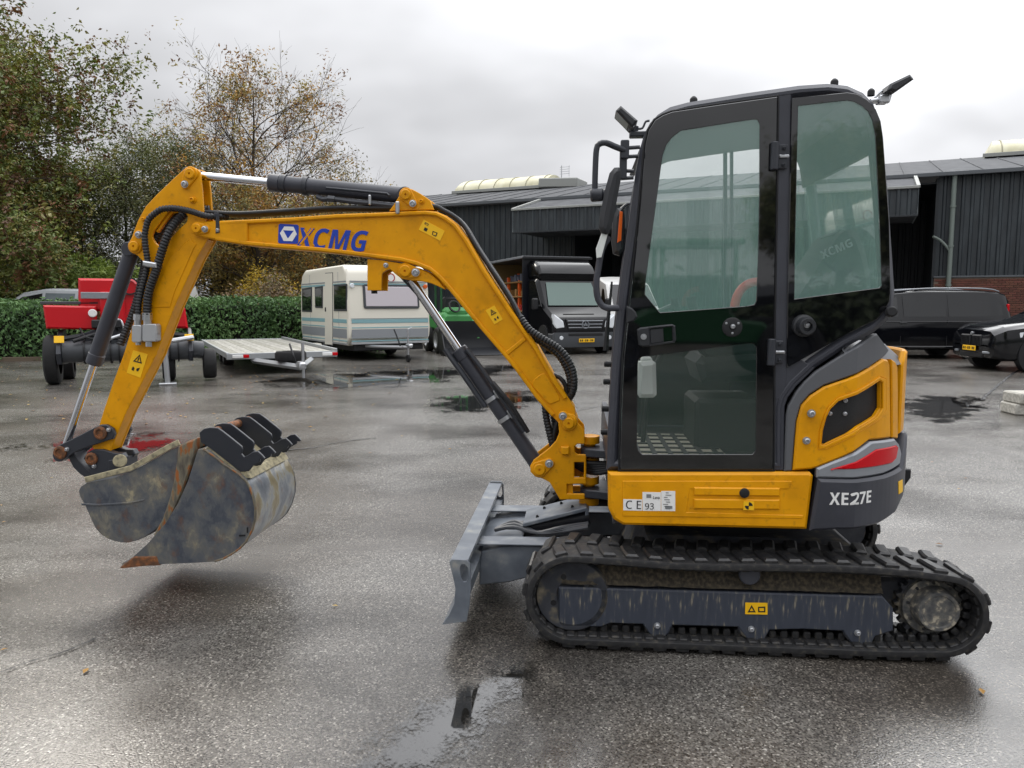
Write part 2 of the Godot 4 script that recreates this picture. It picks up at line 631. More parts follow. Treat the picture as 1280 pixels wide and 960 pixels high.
func marks(parent: Node, q: Array, z: float) -> void:
	# hazard triangle and small pictogram on a sticker whose corners are q (flat list, four points)
	var a := Vector2(q[0], q[1])
	var ux := Vector2(q[2], q[3]) - a
	var uy := Vector2(q[6], q[7]) - a
	if ux.length() > uy.length() * 1.0:
		var t := ux
		ux = -uy
		uy = t
		a -= ux
	var g := Geo.new()
	var f := func(x: float, y: float) -> Vector2: return a + ux * x + uy * y
	g.prism([f.call(0.2, 0.45), f.call(0.8, 0.45), f.call(0.5, 0.1)], z + 0.001, z + 0.0026, 0.0, [[f.call(0.3, 0.405), f.call(0.7, 0.405), f.call(0.5, 0.17)]])
	g.prism([f.call(0.47, 0.39), f.call(0.53, 0.39), f.call(0.53, 0.24), f.call(0.47, 0.24)], z + 0.001, z + 0.0026)
	g.prism([f.call(0.25, 0.8), f.call(0.4, 0.85), f.call(0.42, 0.72), f.call(0.3, 0.66)], z + 0.001, z + 0.0026)
	g.prism([f.call(0.55, 0.78), f.call(0.7, 0.82), f.call(0.75, 0.64), f.call(0.58, 0.7)], z + 0.001, z + 0.0026)
	part("pictogram", g, M.ink, parent)

func build_excavator() -> void:
	ex = thing("mini_excavator", "yellow and graphite mini excavator with closed cab and rubber tracks, boom reaching left", "excavator", Vector3(1.115, 0, -3.877), deg_to_rad(-5))
	build_tracks()
	build_blade()
	build_house()
	build_cab()
	build_arm()

func track_path() -> Array:
	var o := []
	var c1 := Vector2(-0.794, 0.225)
	var c2 := Vector2(0.747, 0.21)
	for i in 25:
		var t := deg_to_rad(88 + 180.0 * i / 24)
		o.append(c1 + Vector2(cos(t), sin(t)) * 0.17)
	for u in [-0.6, -0.4, -0.2, 0.0, 0.2, 0.4, 0.55]: o.append(Vector2(u, 0.055))
	for i in 25:
		var t := deg_to_rad(-85 + 172.0 * i / 24)
		o.append(c2 + Vector2(cos(t), sin(t)) * 0.148)
	for q in [[0.62, 0.374], [0.46, 0.383], [0.3, 0.386], [0.0, 0.382], [-0.2, 0.376], [-0.4, 0.378], [-0.6, 0.389]]: o.append(Vector2(q[0], q[1]))
	return o

func build_tracks() -> void:
	var raw := track_path()
	var per := 0.0
	for i in raw.size(): per += raw[i].distance_to(raw[(i + 1) % raw.size()])
	var n_lug := 42
	var n := n_lug * 4
	var pts := []
	var i := 0
	var acc := 0.0
	for k in n:
		var want := per * k / n
		while acc + raw[i].distance_to(raw[(i + 1) % raw.size()]) < want:
			acc += raw[i].distance_to(raw[(i + 1) % raw.size()])
			i += 1
		var seg: float = raw[i].distance_to(raw[(i + 1) % raw.size()])
		pts.append(raw[i].lerp(raw[(i + 1) % raw.size()], (want - acc) / seg))
	var tang := []
	for k in n: tang.append((pts[(k + 1) % n] - pts[(k + n - 1) % n]).normalized())
	# path runs anticlockwise, so outward is to the right of the tangent
	var frames := []
	for k in n:
		var t: Vector2 = tang[k]
		frames.append(Transform3D(Basis(Vector3(t.x, t.y, 0), Vector3(t.y, -t.x, 0), Vector3(0, 0, -1)), Vector3(pts[k].x, pts[k].y, 0)))
	# lug shapes for the two halves of the tread
	var flat := Transform3D(Basis(Vector3(1, 0, 0), Vector3(0, 0, 1), Vector3(0, 1, 0)), Vector3.ZERO)
	var lugs := []
	for s in [1, -1]:
		var set_ := []
		for v in 3:
			var rr := RandomNumberGenerator.new()
			rr.seed = 5 + v
			var w := func(a: float) -> float: return a + rr.randf_range(-0.002, 0.002)
			var g := Geo.new()
			g.xf = flat
			g.prism([w.call(-0.034), 0.138 * s, w.call(0.020), 0.140 * s, w.call(0.034), 0.075 * s, w.call(0.040), 0.012 * s, w.call(-0.006), 0.010 * s, w.call(-0.020), 0.07 * s], 0.024, 0.050, 0.008)
			set_.append(g.mesh())
		lugs.append(set_)
	for side in [1, -1]:
		var tr := Node3D.new()
		tr.name = "crawler_track" if side > 0 else "crawler_track_001"
		ex.add_child(tr)
		tr.position = Vector3(0, 0, 0.6 * side)
		# rubber belt
		var g := Geo.new()
		var rings := []
		var sec := [[0.0, -0.143], [0.004, -0.149], [0.018, -0.15], [0.028, -0.147], [0.033, -0.136], [0.033, 0.136], [0.028, 0.147], [0.018, 0.15], [0.004, 0.149], [0.0, 0.143], [-0.003, 0.06], [-0.003, -0.06]]
		for k in n + 1:
			var f: Transform3D = frames[k % n]
			var ring := PackedVector3Array()
			for q in sec: ring.append(f * Vector3(0, q[0], q[1]))
			rings.append(ring)
		g.loft(rings)
		part("rubber_belt", g, M.rubber, tr)
		for k in n_lug:
			for half in 2:
				var f: Transform3D = frames[(k * 4 + half * 2) % n]
				sub("tread_lug", tr, lugs[half if side > 0 else 1 - half][(k * 7 + half) % 3], M.rubber_tread, f)
		# inner drive lugs
		g = Geo.new()
		for k in n_lug * 2:
			g.xf = frames[k * 2]
			for s in [-0.05, 0.05]: g.box(Vector3(0, -0.016, s), Vector3(0.03, 0.034, 0.035), 0.006)
			g.box(Vector3(0, -0.003, 0.105), Vector3(0.036, 0.014, 0.05), 0.004)
			g.box(Vector3(0, -0.003, -0.105), Vector3(0.036, 0.014, 0.05), 0.004)
		g.xf = Transform3D()
		var dl := part("drive_lugs", g, M.rubber, tr)
		dl.set_meta("kind", "stuff")
		var o: float = 1.0 * side
		# idler
		g = Geo.new()
		g.lathe(Vector3(-0.794, 0.225, 0.09 * o), Vector3(0, 0, -o), [Vector2(0.03, 0), Vector2(0.03, 0.05), Vector2(0.012, 0.07), Vector2(0.012, 0.11), Vector2(0.0, 0.13), Vector2(0.0, 0.155), Vector2(0.01, 0.163), Vector2(0.06, 0.166), Vector2(0.14, 0.166), Vector2(0.15, 0.15), Vector2(0.15, 0)], 40)
		part("idler_wheel", g, M.graphite_dirty, tr)
		for a in [25, 115, 205, 295]:
			g = Geo.new()
			g.cyl(Vector3(-0.794 + 0.09 * cos(deg_to_rad(a)), 0.225 + 0.09 * sin(deg_to_rad(a)), 0.07 * o), Vector3(-0.794 + 0.09 * cos(deg_to_rad(a)), 0.225 + 0.09 * sin(deg_to_rad(a)), 0.079 * o), 0.013, 14)
			part("idler_hole", g, M.dark, tr)
		# sprocket and drive motor
		g = Geo.new()
		var teeth := PackedVector2Array()
		for k in 22:
			for q in [[-0.3, 0.134], [-0.14, 0.150], [0.14, 0.150], [0.3, 0.134]]:
				var t: float = TAU * (k + q[0]) / 22
				teeth.append(Vector2(0.747 + cos(t) * q[1], 0.21 + sin(t) * q[1]))
		g.prism(teeth, -0.018, 0.018, 0.003)
		part("sprocket", g, M.graphite_dirty, tr)
		g = Geo.new()
		g.lathe(Vector3(0.747, 0.21, 0.015 * o), Vector3(0, 0, o), [Vector2(0, 0.126), Vector2(0.02, 0.124), Vector2(0.024, 0.096), Vector2(0.075, 0.088), Vector2(0.083, 0.083), Vector2(0.083, 0.07), Vector2(0.078, 0.066), Vector2(0.078, 0)], 36)
		part("drive_motor", g, M.mud_grey, tr)
		g = Geo.new()
		g.cyl(Vector3(0.747, 0.21, -0.13 * o), Vector3(0.747, 0.21, -0.02 * o), 0.12, 30, 0.01)
		g.box(Vector3(0.56, 0.235, -0.06 * o), Vector3(0.22, 0.15, 0.08), 0.015)
		part("drive_housing", g, M.graphite_dirty, tr)
		for k in 9:
			var t := TAU * k / 9.0 + 0.2
			bolt(tr, Vector3(0.747 + cos(t) * 0.104, 0.21 + sin(t) * 0.104, 0.035 * o), 0.008, Vector3(0, 0, o), M.graphite_dirty)
		# frame with roller brackets
		g = Geo.new()
		g.prism([-0.854,0.263, -0.143,0.265, 0.519,0.267, 0.564,0.216, 0.569,0.118, 0.498,0.09, 0.483,0.058, 0.461,0.041, 0.433,0.036, 0.405,0.047, 0.384,0.075, 0.362,0.108, 0.19,0.11, 0.057,0.101, 0.038,0.061, 0.018,0.044, -0.009,0.04, -0.032,0.05, -0.054,0.076, -0.078,0.109, -0.357,0.107, -0.373,0.07, -0.393,0.046, -0.417,0.038, -0.442,0.046, -0.463,0.074, -0.484,0.106, -0.626,0.106, -0.664,0.088, -0.839,0.082, -0.853,0.096], -0.02, 0.09, 0.006)
		if side < 0: g.xf = Transform3D()
		var fr := part("track_frame", g, M.frame_streaks, tr)
		if side < 0: fr.position.z = -0.07
		g = Geo.new()
		g.box(Vector3(-0.16, 0.245, -0.02 * o), Vector3(1.35, 0.16, 0.13), 0.02)
		part("frame_core", g, M.graphite_dirty, tr)
		for q in [[-0.423, 0.105], [-0.022, 0.105], [0.421, 0.105]]:
			g = Geo.new()
			g.lathe(Vector3(q[0], q[1] + 0.006, -0.09 * o), Vector3(0, 0, o), [Vector2(0, 0), Vector2(0, 0.055), Vector2(0.05, 0.055), Vector2(0.05, 0.045), Vector2(0.13, 0.045), Vector2(0.13, 0.056), Vector2(0.172, 0.056), Vector2(0.178, 0.05), Vector2(0.178, 0)], 22)
			part("bottom_roller", g, M.graphite_dirty, tr)
			bolt(tr, Vector3(q[0], q[1], 0.09 * o), 0.014, Vector3(0, 0, o), M.zinc)
		g = Geo.new()
		g.lathe(Vector3(-0.039, 0.35, -0.1 * o), Vector3(0, 0, o), [Vector2(0, 0.03), Vector2(0.18, 0.03), Vector2(0.185, 0.045), Vector2(0.205, 0.045), Vector2(0.211, 0.04), Vector2(0.211, 0)], 26)
		part("carrier_roller", g, M.graphite, tr)
		# dried mud lying on the frame, an uneven crust
		g = Geo.new()
		var nz := FastNoiseLite.new()
		nz.seed = 11 + side
		nz.frequency = 14.0
		var rows := []
		for a in 70:
			var u := -0.84 + 1.36 * a / 69.0
			var row := PackedVector3Array()
			for b in 9:
				var z: float = (0.088 - 0.16 * b / 8.0) * o
				var edge := 1.0 - pow(absf(b / 8.0 - 0.5) * 2.0, 4.0)
				var lift := 0.018 + 0.07 * smoothstep(0.0, 0.45, b / 8.0)
				row.append(Vector3(u, 0.277 + edge * 0.012 + (lift + nz.get_noise_2d(u, z * 1.4) * 0.03) * clampf(b / 2.0, 0.12, 1.0), z))
			rows.append(row)
		g.loft(rows, false, false)
		part("dried_mud", g, M.mud, tr, 25)
	var tr0: Node = ex.get_node("crawler_track")
	var st := warn_plate(tr0, [-0.051,0.222, 0.042,0.224, 0.044,0.172, -0.05,0.171], 0.0915)
	var s := Geo.new()
	s.prism([-0.04,0.18, -0.006,0.181, -0.024,0.213], 0.092, 0.0945, 0, [[-0.032,0.186, -0.015,0.186, -0.024,0.202]])
	s.prism([0.003,0.206, 0.033,0.208, 0.034,0.183, 0.004,0.182], 0.092, 0.0945, 0, [[0.008,0.201, 0.028,0.202, 0.029,0.188, 0.009,0.187]])
	part("pictogram", s, M.ink, st)
	# centre frame and slewing ring
	var g := Geo.new()
	g.prism([-0.55, 0.2, -0.45, 0.42, 0.45, 0.42, 0.6, 0.3, 0.55, 0.2], -0.42, 0.42, 0.03)
	part("centre_frame", g, M.graphite_dirty, ex)
	g = Geo.new()
	g.lathe(Vector3(0, 0.41, 0), Vector3.UP, [Vector2(0, 0.36), Vector2(0.03, 0.37), Vector2(0.06, 0.37), Vector2(0.06, 0.34), Vector2(0.13, 0.34)], 44)
	part("slewing_ring", g, M.dark, ex)

func build_blade() -> void:
	var b := Node3D.new()
	b.name = "dozer_blade"
	ex.add_child(b)
	var g := Geo.new()
	var prof: Array = [-1.328,0.385, -1.316,0.396, -1.252,0.395, -1.237,0.377, -1.234,0.27, -1.24,0.19, -1.254,0.117, -1.362,0.1, -1.332,0.143, -1.308,0.195, -1.302,0.264, -1.313,0.321]
	var slot: Array = [-1.281,0.358, -1.274,0.373, -1.259,0.375, -1.247,0.359, -1.244,0.316, -1.253,0.298, -1.267,0.297, -1.277,0.315]
	for z in [0.75, -0.735]:
		g = Geo.new()
		g.prism(prof, z - 0.015, z, 0.002, [slot])
		part("end_plate", g, M.blade, b)
	g = Geo.new()
	var sheet: Array = [-1.309,0.384, -1.302,0.35, -1.29,0.3, -1.287,0.243, -1.298,0.188, -1.321,0.143, -1.352,0.102, -1.359,0.104, -1.33,0.143, -1.308,0.191, -1.301,0.242, -1.304,0.3, -1.316,0.35, -1.323,0.384]
	g.prism(sheet, -0.735, 0.735)
	part("blade_sheet", g, M.blade, b)
	g = Geo.new()
	g.prism([-1.326,0.387, -1.249,0.386, -1.247,0.37, -1.321,0.368], -0.735, 0.735, 0.003)
	part("top_rail", g, M.blade, b)
	g = Geo.new()
	g.prism([-1.29,0.286, -1.243,0.28, -1.243,0.222, -1.292,0.213], -0.735, 0.735, 0.004)
	part("back_beam", g, M.blade, b)
	# push arms
	for z in [0.30, -0.30]:
		g = Geo.new()
		g.prism([-1.25, 0.215, -1.24, 0.30, -1.10, 0.335, -0.5, 0.345, -0.5, 0.22, -0.95, 0.195, -1.1, 0.15, -1.25, 0.13], z - 0.045, z + 0.045, 0.006)
		part("push_arm", g, M.blade, b)
		g = Geo.new()
		g.prism([-1.27, 0.345, -0.6, 0.352, -0.6, 0.346, -1.27, 0.337], z - 0.062, z + 0.062, 0.002)
		part("arm_top_plate", g, M.blade_light, b)
	g = Geo.new()
	g.prism([-1.26, 0.19, -1.26, 0.30, -1.05, 0.32, -1.05, 0.305, -1.24, 0.285, -1.24, 0.19], -0.26, 0.26, 0.004)
	part("cross_plate", g, M.blade, b)
	# sloping guard over the blade cylinder
	g = Geo.new()
	g.prism([-1.055, 0.365, -1.05, 0.385, -0.73, 0.475, -0.715, 0.46, -0.72, 0.43, -0.735, 0.43, -0.735, 0.452, -1.04, 0.365], -0.13, 0.13, 0.004)
	var gd := part("cylinder_guard", g, M.blade_light, b)
	for q in [[-0.98, 0.08], [-0.86, -0.07], [-0.8, 0.06], [-0.95, -0.06]]:
		bolt(gd, Vector3(q[0], 0.385 + (q[0] + 1.05) * 0.281, q[1]), 0.009, Vector3(-0.27, 0.96, 0), M.dark)
	g = Geo.new()
	g.lathe(Vector3(-1.2, 0.28, 0), Vector3(1, 0.24, 0), [Vector2(0, 0.02), Vector2(0.14, 0.02), Vector2(0.14, 0.045), Vector2(0.5, 0.045), Vector2(0.5, 0)], 18)
	part("blade_cylinder", g, M.graphite, b)
	for k in 3:
		g = Geo.new()
		g.tube(Geo.curve([Vector3(-0.72, 0.40, 0.16 + 0.03 * k), Vector3(-0.85, 0.385 - 0.01 * k, 0.19), Vector3(-0.98, 0.345, 0.16), Vector3(-1.1, 0.36, 0.12 - 0.05 * k), Vector3(-1.2, 0.33, 0.08)]), 0.011, 8)
		part("hydraulic_hose", g, M.hose_grey, b)

# plan of the tail: straight along the side, then an arc round the swing centre; returns point and outward normal
func tail(s: float, d: float) -> Vector2:
	var a0 := asin(0.69 / 0.78)
	var l1 := 0.78 * cos(a0) + 0.7
	if s <= l1: return Vector2(-0.7 + s, 0.69 + d)
	var a := a0 - (s - l1) / 0.78
	if a > -a0: return Vector2(cos(a), sin(a)) * (0.78 + d)
	return Vector2(0.78 * cos(a0) - ((s - l1) - 2 * a0 * 0.78), -0.69 - d)

func tail_panel(flat, d0: float, d1: float, bev: float, holes := []) -> Geo:
	var g := Geo.new()
	var cuts := []
	for k in 80: cuts.append(1.0 + 0.035 * k + 0.0007)
	g.prism(flat, d0, d1, bev, holes, cuts)
	return g.mapped(func(q: Vector3) -> Vector3:
		var w := tail(q.x, q.z)
		return Vector3(w.x, q.y, w.y))

func build_house() -> void:
	var g := Geo.new()
	# chassis plate and dark inner body
	g.prism([-0.62, 0.54, 0.3, 0.54, 0.42, 0.56, 0.42, 0.8, -0.62, 0.8], -0.6, 0.6, 0.02)
	g.prism([0.3, 0.58, 0.6, 0.64, 0.6, 0.8, 0.3, 0.8], -0.38, 0.38, 0.02)
	part("house_chassis", g, M.dark, ex)
	g = Geo.new()
	g.prism([-0.62, 0.545, 0.22, 0.545, 0.22, 0.575, -0.62, 0.575], -0.66, 0.66, 0.004)
	part("belly_plate", g, M.graphite_dirty, ex)
	# yellow side panel under the door
	var sp: Array = [-0.645,0.782, 0.196,0.799, 0.21,0.783, 0.193,0.553, -0.577,0.552, -0.618,0.576, -0.641,0.623]
	g = Geo.new()
	g.prism(sp, 0.62, 0.70, 0.012)
	var panel := part("side_panel", g, M.yellow, ex)
	g = Geo.new()
	g.prism([-0.583,0.747, 0.123,0.761, 0.108,0.727, -0.3,0.718, -0.311,0.617, 0.029,0.615, 0.174,0.615, 0.171,0.601, -0.581,0.593], 0.698, 0.703, 0.002)
	part("pressed_step", g, M.yellow, panel)
	for q in [[-0.283,0.727, 0.073,0.731, 0.074,0.695, -0.282,0.691], [-0.282,0.677, 0.075,0.681, 0.075,0.638, -0.281,0.633]]:
		g = Geo.new()
		g.prism(q, 0.698, 0.709, 0.005)
		part("pressed_rib", g, M.yellow, panel)
	g = Geo.new()
	g.lathe(Vector3(-0.073, 0.707, 0.7), Vector3(0, 0, 1), [Vector2(0, 0.021), Vector2(0.012, 0.021), Vector2(0.015, 0.017), Vector2(0.015, 0)], 20)
	part("rubber_cap", g, M.dark, panel)
	# CE and noise stickers
	for q in [[-0.579,0.668, -0.499,0.668, -0.498,0.619, -0.578,0.619], [-0.498,0.701, -0.42,0.701, -0.419,0.62, -0.496,0.619], [-0.419,0.707, -0.36,0.708, -0.358,0.621, -0.417,0.62]]:
		warn_plate(panel, q, 0.7025, M.white_sticker).name = "white_sticker"
	var pt: Vector3 = Vector3(-0.563, 0.628, 0.705)
	lettering("ce_mark", "C E", 0.036, 0.0012, M.ink, panel, Transform3D(Basis(), pt + Vector3(0.028, 0.016, 0)), false)
	pt = Vector3(-0.487, 0.628, 0.705)
	lettering("noise_figure", "93", 0.027, 0.0012, M.ink, panel, Transform3D(Basis(), pt + Vector3(0.02, 0.011, 0)), false)
	lettering("noise_figure", "Lwa", 0.012, 0.0012, M.ink, panel, Transform3D(Basis(), pt + Vector3(0.048, 0.05, 0)), false)
	g = Geo.new()
	for a in 8:
		g.box(Vector3(-0.394, 0.7, 0.705) + Vector3(0.006 * sin(a * 2.1), -0.010 * a, 0), Vector3(0.012 + 0.012 * absf(sin(a * 1.7)), 0.003, 0.0012))
	g.box(Vector3(-0.386, 0.637, 0.705), Vector3(0.03, 0.012, 0.0012))
	g.box(Vector3(-0.471, 0.684, 0.705), Vector3(0.02, 0.016, 0.001))
	part("fine_print", g, M.grey_ink, panel)
	var c: Vector3 = Vector3(-0.054, 0.653, 0.711)
	g = Geo.new()
	g.box(c, Vector3(0.044, 0.037, 0.002))
	var fs := part("lifting_point_sticker", g, M.sticker, panel)
	g = Geo.new()
	for q in [0, 2]:
		var fan := [Vector2(c.x, c.y)]
		for k in 7: fan.append(Vector2(c.x, c.y) + Vector2(cos(PI / 2 * (q + k / 6.0)), sin(PI / 2 * (q + k / 6.0))) * 0.016)
		g.prism(fan, c.z, c.z + 0.002)
	part("quartered_disc", g, M.ink, fs)

	# grey cowl band round the yellow rear cover
	var band: Array = [0.793,0.798, 0.793,0.899, 0.793,1.034, 0.801,1.078, 0.832,1.139, 0.862,1.179, 0.906,1.223, 1.024,1.303, 1.162,1.371, 1.188,1.377, 1.291,1.303, 1.258,1.281, 0.94,1.165, 0.884,1.126, 0.85,1.084, 0.833,1.013, 0.824,0.801]
	part("cowl_band", tail_panel(band, -0.03, 0.0, 0.006), M.cowl, ex)
	var cover: Array = [0.827,0.804, 0.836,1.011, 0.852,1.081, 0.886,1.121, 0.94,1.159, 1.239,1.27, 1.277,1.264, 1.293,1.245, 1.34,0.921, 1.164,0.929, 1.017,0.86, 0.923,0.818, 0.901,0.811]
	var hole: Array = [0.937,0.92, 0.94,0.975, 0.952,1.03, 0.967,1.067, 0.998,1.101, 1.205,1.18, 1.23,1.171, 1.24,1.06, 1.2,1.027, 1.092,0.99, 0.95,0.916]
	var rc := part("engine_cover", tail_panel(cover, -0.025, 0.004, 0.008, [hole]), M.yellow, ex)
	part("cover_lip", tail_panel([0.925,0.897, 0.928,0.979, 0.942,1.036, 0.958,1.078, 0.994,1.117, 1.209,1.198, 1.257,1.185, 1.274,1.05, 1.222,1.013, 1.105,0.976, 0.958,0.9], 0.003, 0.009, 0.005, [hole]), M.yellow, rc)
	part("grille_mesh", tail_panel(hole, -0.022, -0.020, 0.0), M.mesh, rc)
	bolt(rc, Vector3(0.191, 1.048, 0.695), 0.017)
	bolt(rc, Vector3(0.176, 0.933, 0.695), 0.016)
	# things glimpsed behind the mesh
	g = Geo.new()
	g.box(Vector3(0.43, 1.07, 0.60), Vector3(0.05, 0.11, 0.03), 0.01)
	part("coolant_bottle", g, M.bottle, rc)
	bolt(rc, Vector3(0.335, 1.10, 0.672), 0.009)
	bolt(rc, Vector3(0.275, 1.045, 0.672), 0.009)
	bolt(rc, Vector3(0.335, 1.045, 0.672), 0.009)
	# cover turning the corner and the rear door behind its gap
	var gap := tail_panel([1.307,1.265, 1.35,1.252, 1.377,1.23, 1.437,0.905, 1.358,0.92], -0.025, 0.004, 0.005)
	part("corner_cover", gap, M.yellow, ex)
	var back := [1.47, 0.92, 1.46, 1.23, 1.52, 1.29, 2.6, 1.29, 2.68, 1.23, 2.68, 0.92]
	part("rear_door", tail_panel(back, -0.025, 0.004, 0.008), M.yellow, ex)
	# lamp housing, lens, counterweight
	part("lamp_housing", tail_panel([0.922,0.816, 0.983,0.844, 1.167,0.923, 1.374,0.913, 1.423,0.889, 1.49,0.832, 1.466,0.784, 1.265,0.772, 1.047,0.775, 0.923,0.776], -0.03, 0.012, 0.008), M.silver, ex)
	part("tail_lamp", tail_panel([0.977,0.815, 1.195,0.888, 1.373,0.885, 1.405,0.873, 1.382,0.824, 1.332,0.812, 1.104,0.817], 0.010, 0.017, 0.004), M.lens, ex)
	var cw: Array = [0.927,0.773, 1.047,0.772, 1.268,0.768, 1.46,0.774]
	var ce: Array = [1.458,0.609, 1.393,0.577, 1.241,0.559, 1.014,0.558, 0.9,0.548]
	var top_s: float = cw[-2]
	cw.append_array([top_s + 0.15, 0.905, 2.45, 0.905, 2.9, 0.79, 2.95, 0.78, 2.95, 0.60, 2.6, 0.66, 1.75, 0.67])
	cw.append_array(ce)
	part("counterweight", tail_panel(cw, -0.05, 0.022, 0.012), M.graphite, ex)
	var ct: Array = [1.427,0.656, 1.499,0.697]
	g = tail_panel([1.404,0.718, 1.475,0.715, 1.496,0.657, 1.418,0.659], 0.021, 0.024, 0.0)
	part("yellow_reflector_sticker", g, M.sticker, ex)
	# lettering on the counterweight follows its curve
	var f := SystemFont.new()
	f.font_names = PackedStringArray(["Droid Sans"])
	f.font_weight = 700
	var tm := TextMesh.new()
	tm.font = f
	tm.text = "XE27E"
	tm.font_size = 64
	tm.pixel_size = 0.0014
	tm.depth = 0.004
	var arr := tm.get_mesh_arrays()
	var V: PackedVector3Array = arr[Mesh.ARRAY_VERTEX]
	var I: PackedInt32Array = arr[Mesh.ARRAY_INDEX]
	var c0: Array = [0.974,0.662, 1.163,0.656, 1.049,0.719, 1.052,0.666]
	var bb := tm.get_aabb()
	g = Geo.new()
	for k in I:
		var q := V[k]
		var s: float = lerpf(c0[0], c0[2], (q.x - bb.position.x) / bb.size.x)
		var y: float = lerpf(c0[7], c0[5], (q.y - bb.position.y) / bb.size.y)
		var w := tail(s, 0.0235 + q.z * 0.3)
		g.p.append(Vector3(w.x, y, w.y))
	part("model_lettering", g, M.white_sticker, ex)
	# engine bay body, hood top
	g = Geo.new()
	g.prism([0.2, 0.62, 0.2, 0.98, 0.42, 1.31, 0.54, 1.31, 0.6, 1.2, 0.6, 0.66], -0.40, 0.40, 0.03)
	g.prism([0.2, 0.62, 0.2, 0.98, 0.36, 1.25, 0.44, 1.2, 0.44, 0.62], -0.61, 0.61, 0.03)
	part("engine_bay", g, M.dark, ex)
	g = Geo.new()
	var rr := []
	for k in 25:
		var a := asin(0.69 / 0.78) * (1.0 - 2.0 * k / 24.0)
		var e := Vector2(cos(a), sin(a))
		rr.append(PackedVector3Array([Vector3(e.x * 0.775, 1.235, e.y * 0.775), Vector3(e.x * 0.70 - 0.02, 1.315, e.y * 0.775), Vector3(0.33, 1.33, e.y * 0.775), Vector3(0.25, 1.2, e.y * 0.775)]))
	g.loft(rr, false, false)
	part("hood_top", g, M.cowl, ex, 20)
	g = Geo.new()
	g.prism([0.66, 0.58, 0.66, 0.67, 0.77, 0.72, 0.80, 0.72, 0.80, 0.68, 0.75, 0.60], 0.20, 0.23, 0.004)
	g.prism([0.66, 0.58, 0.66, 0.67, 0.77, 0.72, 0.80, 0.72, 0.80, 0.68, 0.75, 0.60], -0.23, -0.20, 0.004)
	g.cyl(Vector3(0.75, 0.66, -0.24), Vector3(0.75, 0.66, 0.25), 0.02, 12)
	part("tow_bracket", g, M.dark, ex)
	# swing frame at the front: two dark ears and the yellow pivots
	for h in [Vector3(-0.681, 0.748, 0), Vector3(-0.679, 0.536, 0)]:
		g = Geo.new()
		g.prism([-0.80, -0.06, -0.77, -0.10, -0.55, -0.17, -0.3, -0.2, -0.3, 0.2, -0.55, 0.17, -0.77, 0.10, -0.80, 0.06], -0.022, 0.022, 0.006)
		g.mapped(func(q: Vector3) -> Vector3: return Vector3(q.x + 0.04, h.y + q.z, q.y))
		part("swing_ear", g, M.dark_paint, ex)
		g = Geo.new()
		g.lathe(Vector3(-0.715, h.y - 0.075, 0), Vector3.UP, [Vector2(0, 0), Vector2(0, 0.052), Vector2(0.035, 0.052), Vector2(0.035, 0.03), Vector2(0.11, 0.03), Vector2(0.11, 0.052), Vector2(0.148, 0.052), Vector2(0.15, 0.04), Vector2(0.15, 0)], 24)
		part("swing_pivot", g, M.yellow, ex)
	for k in 5:
		hose([Vector3(-0.86, 0.96 - 0.03 * k, 0.03 - 0.02 * k), Vector3(-0.9, 0.78, 0.02 - 0.015 * k), Vector3(-0.78, 0.70 - 0.012 * k, 0.05 - 0.02 * k), Vector3(-0.66, 0.69 - 0.012 * k, 0.07), Vector3(-0.5, 0.70, 0.08)], 0.014, false)


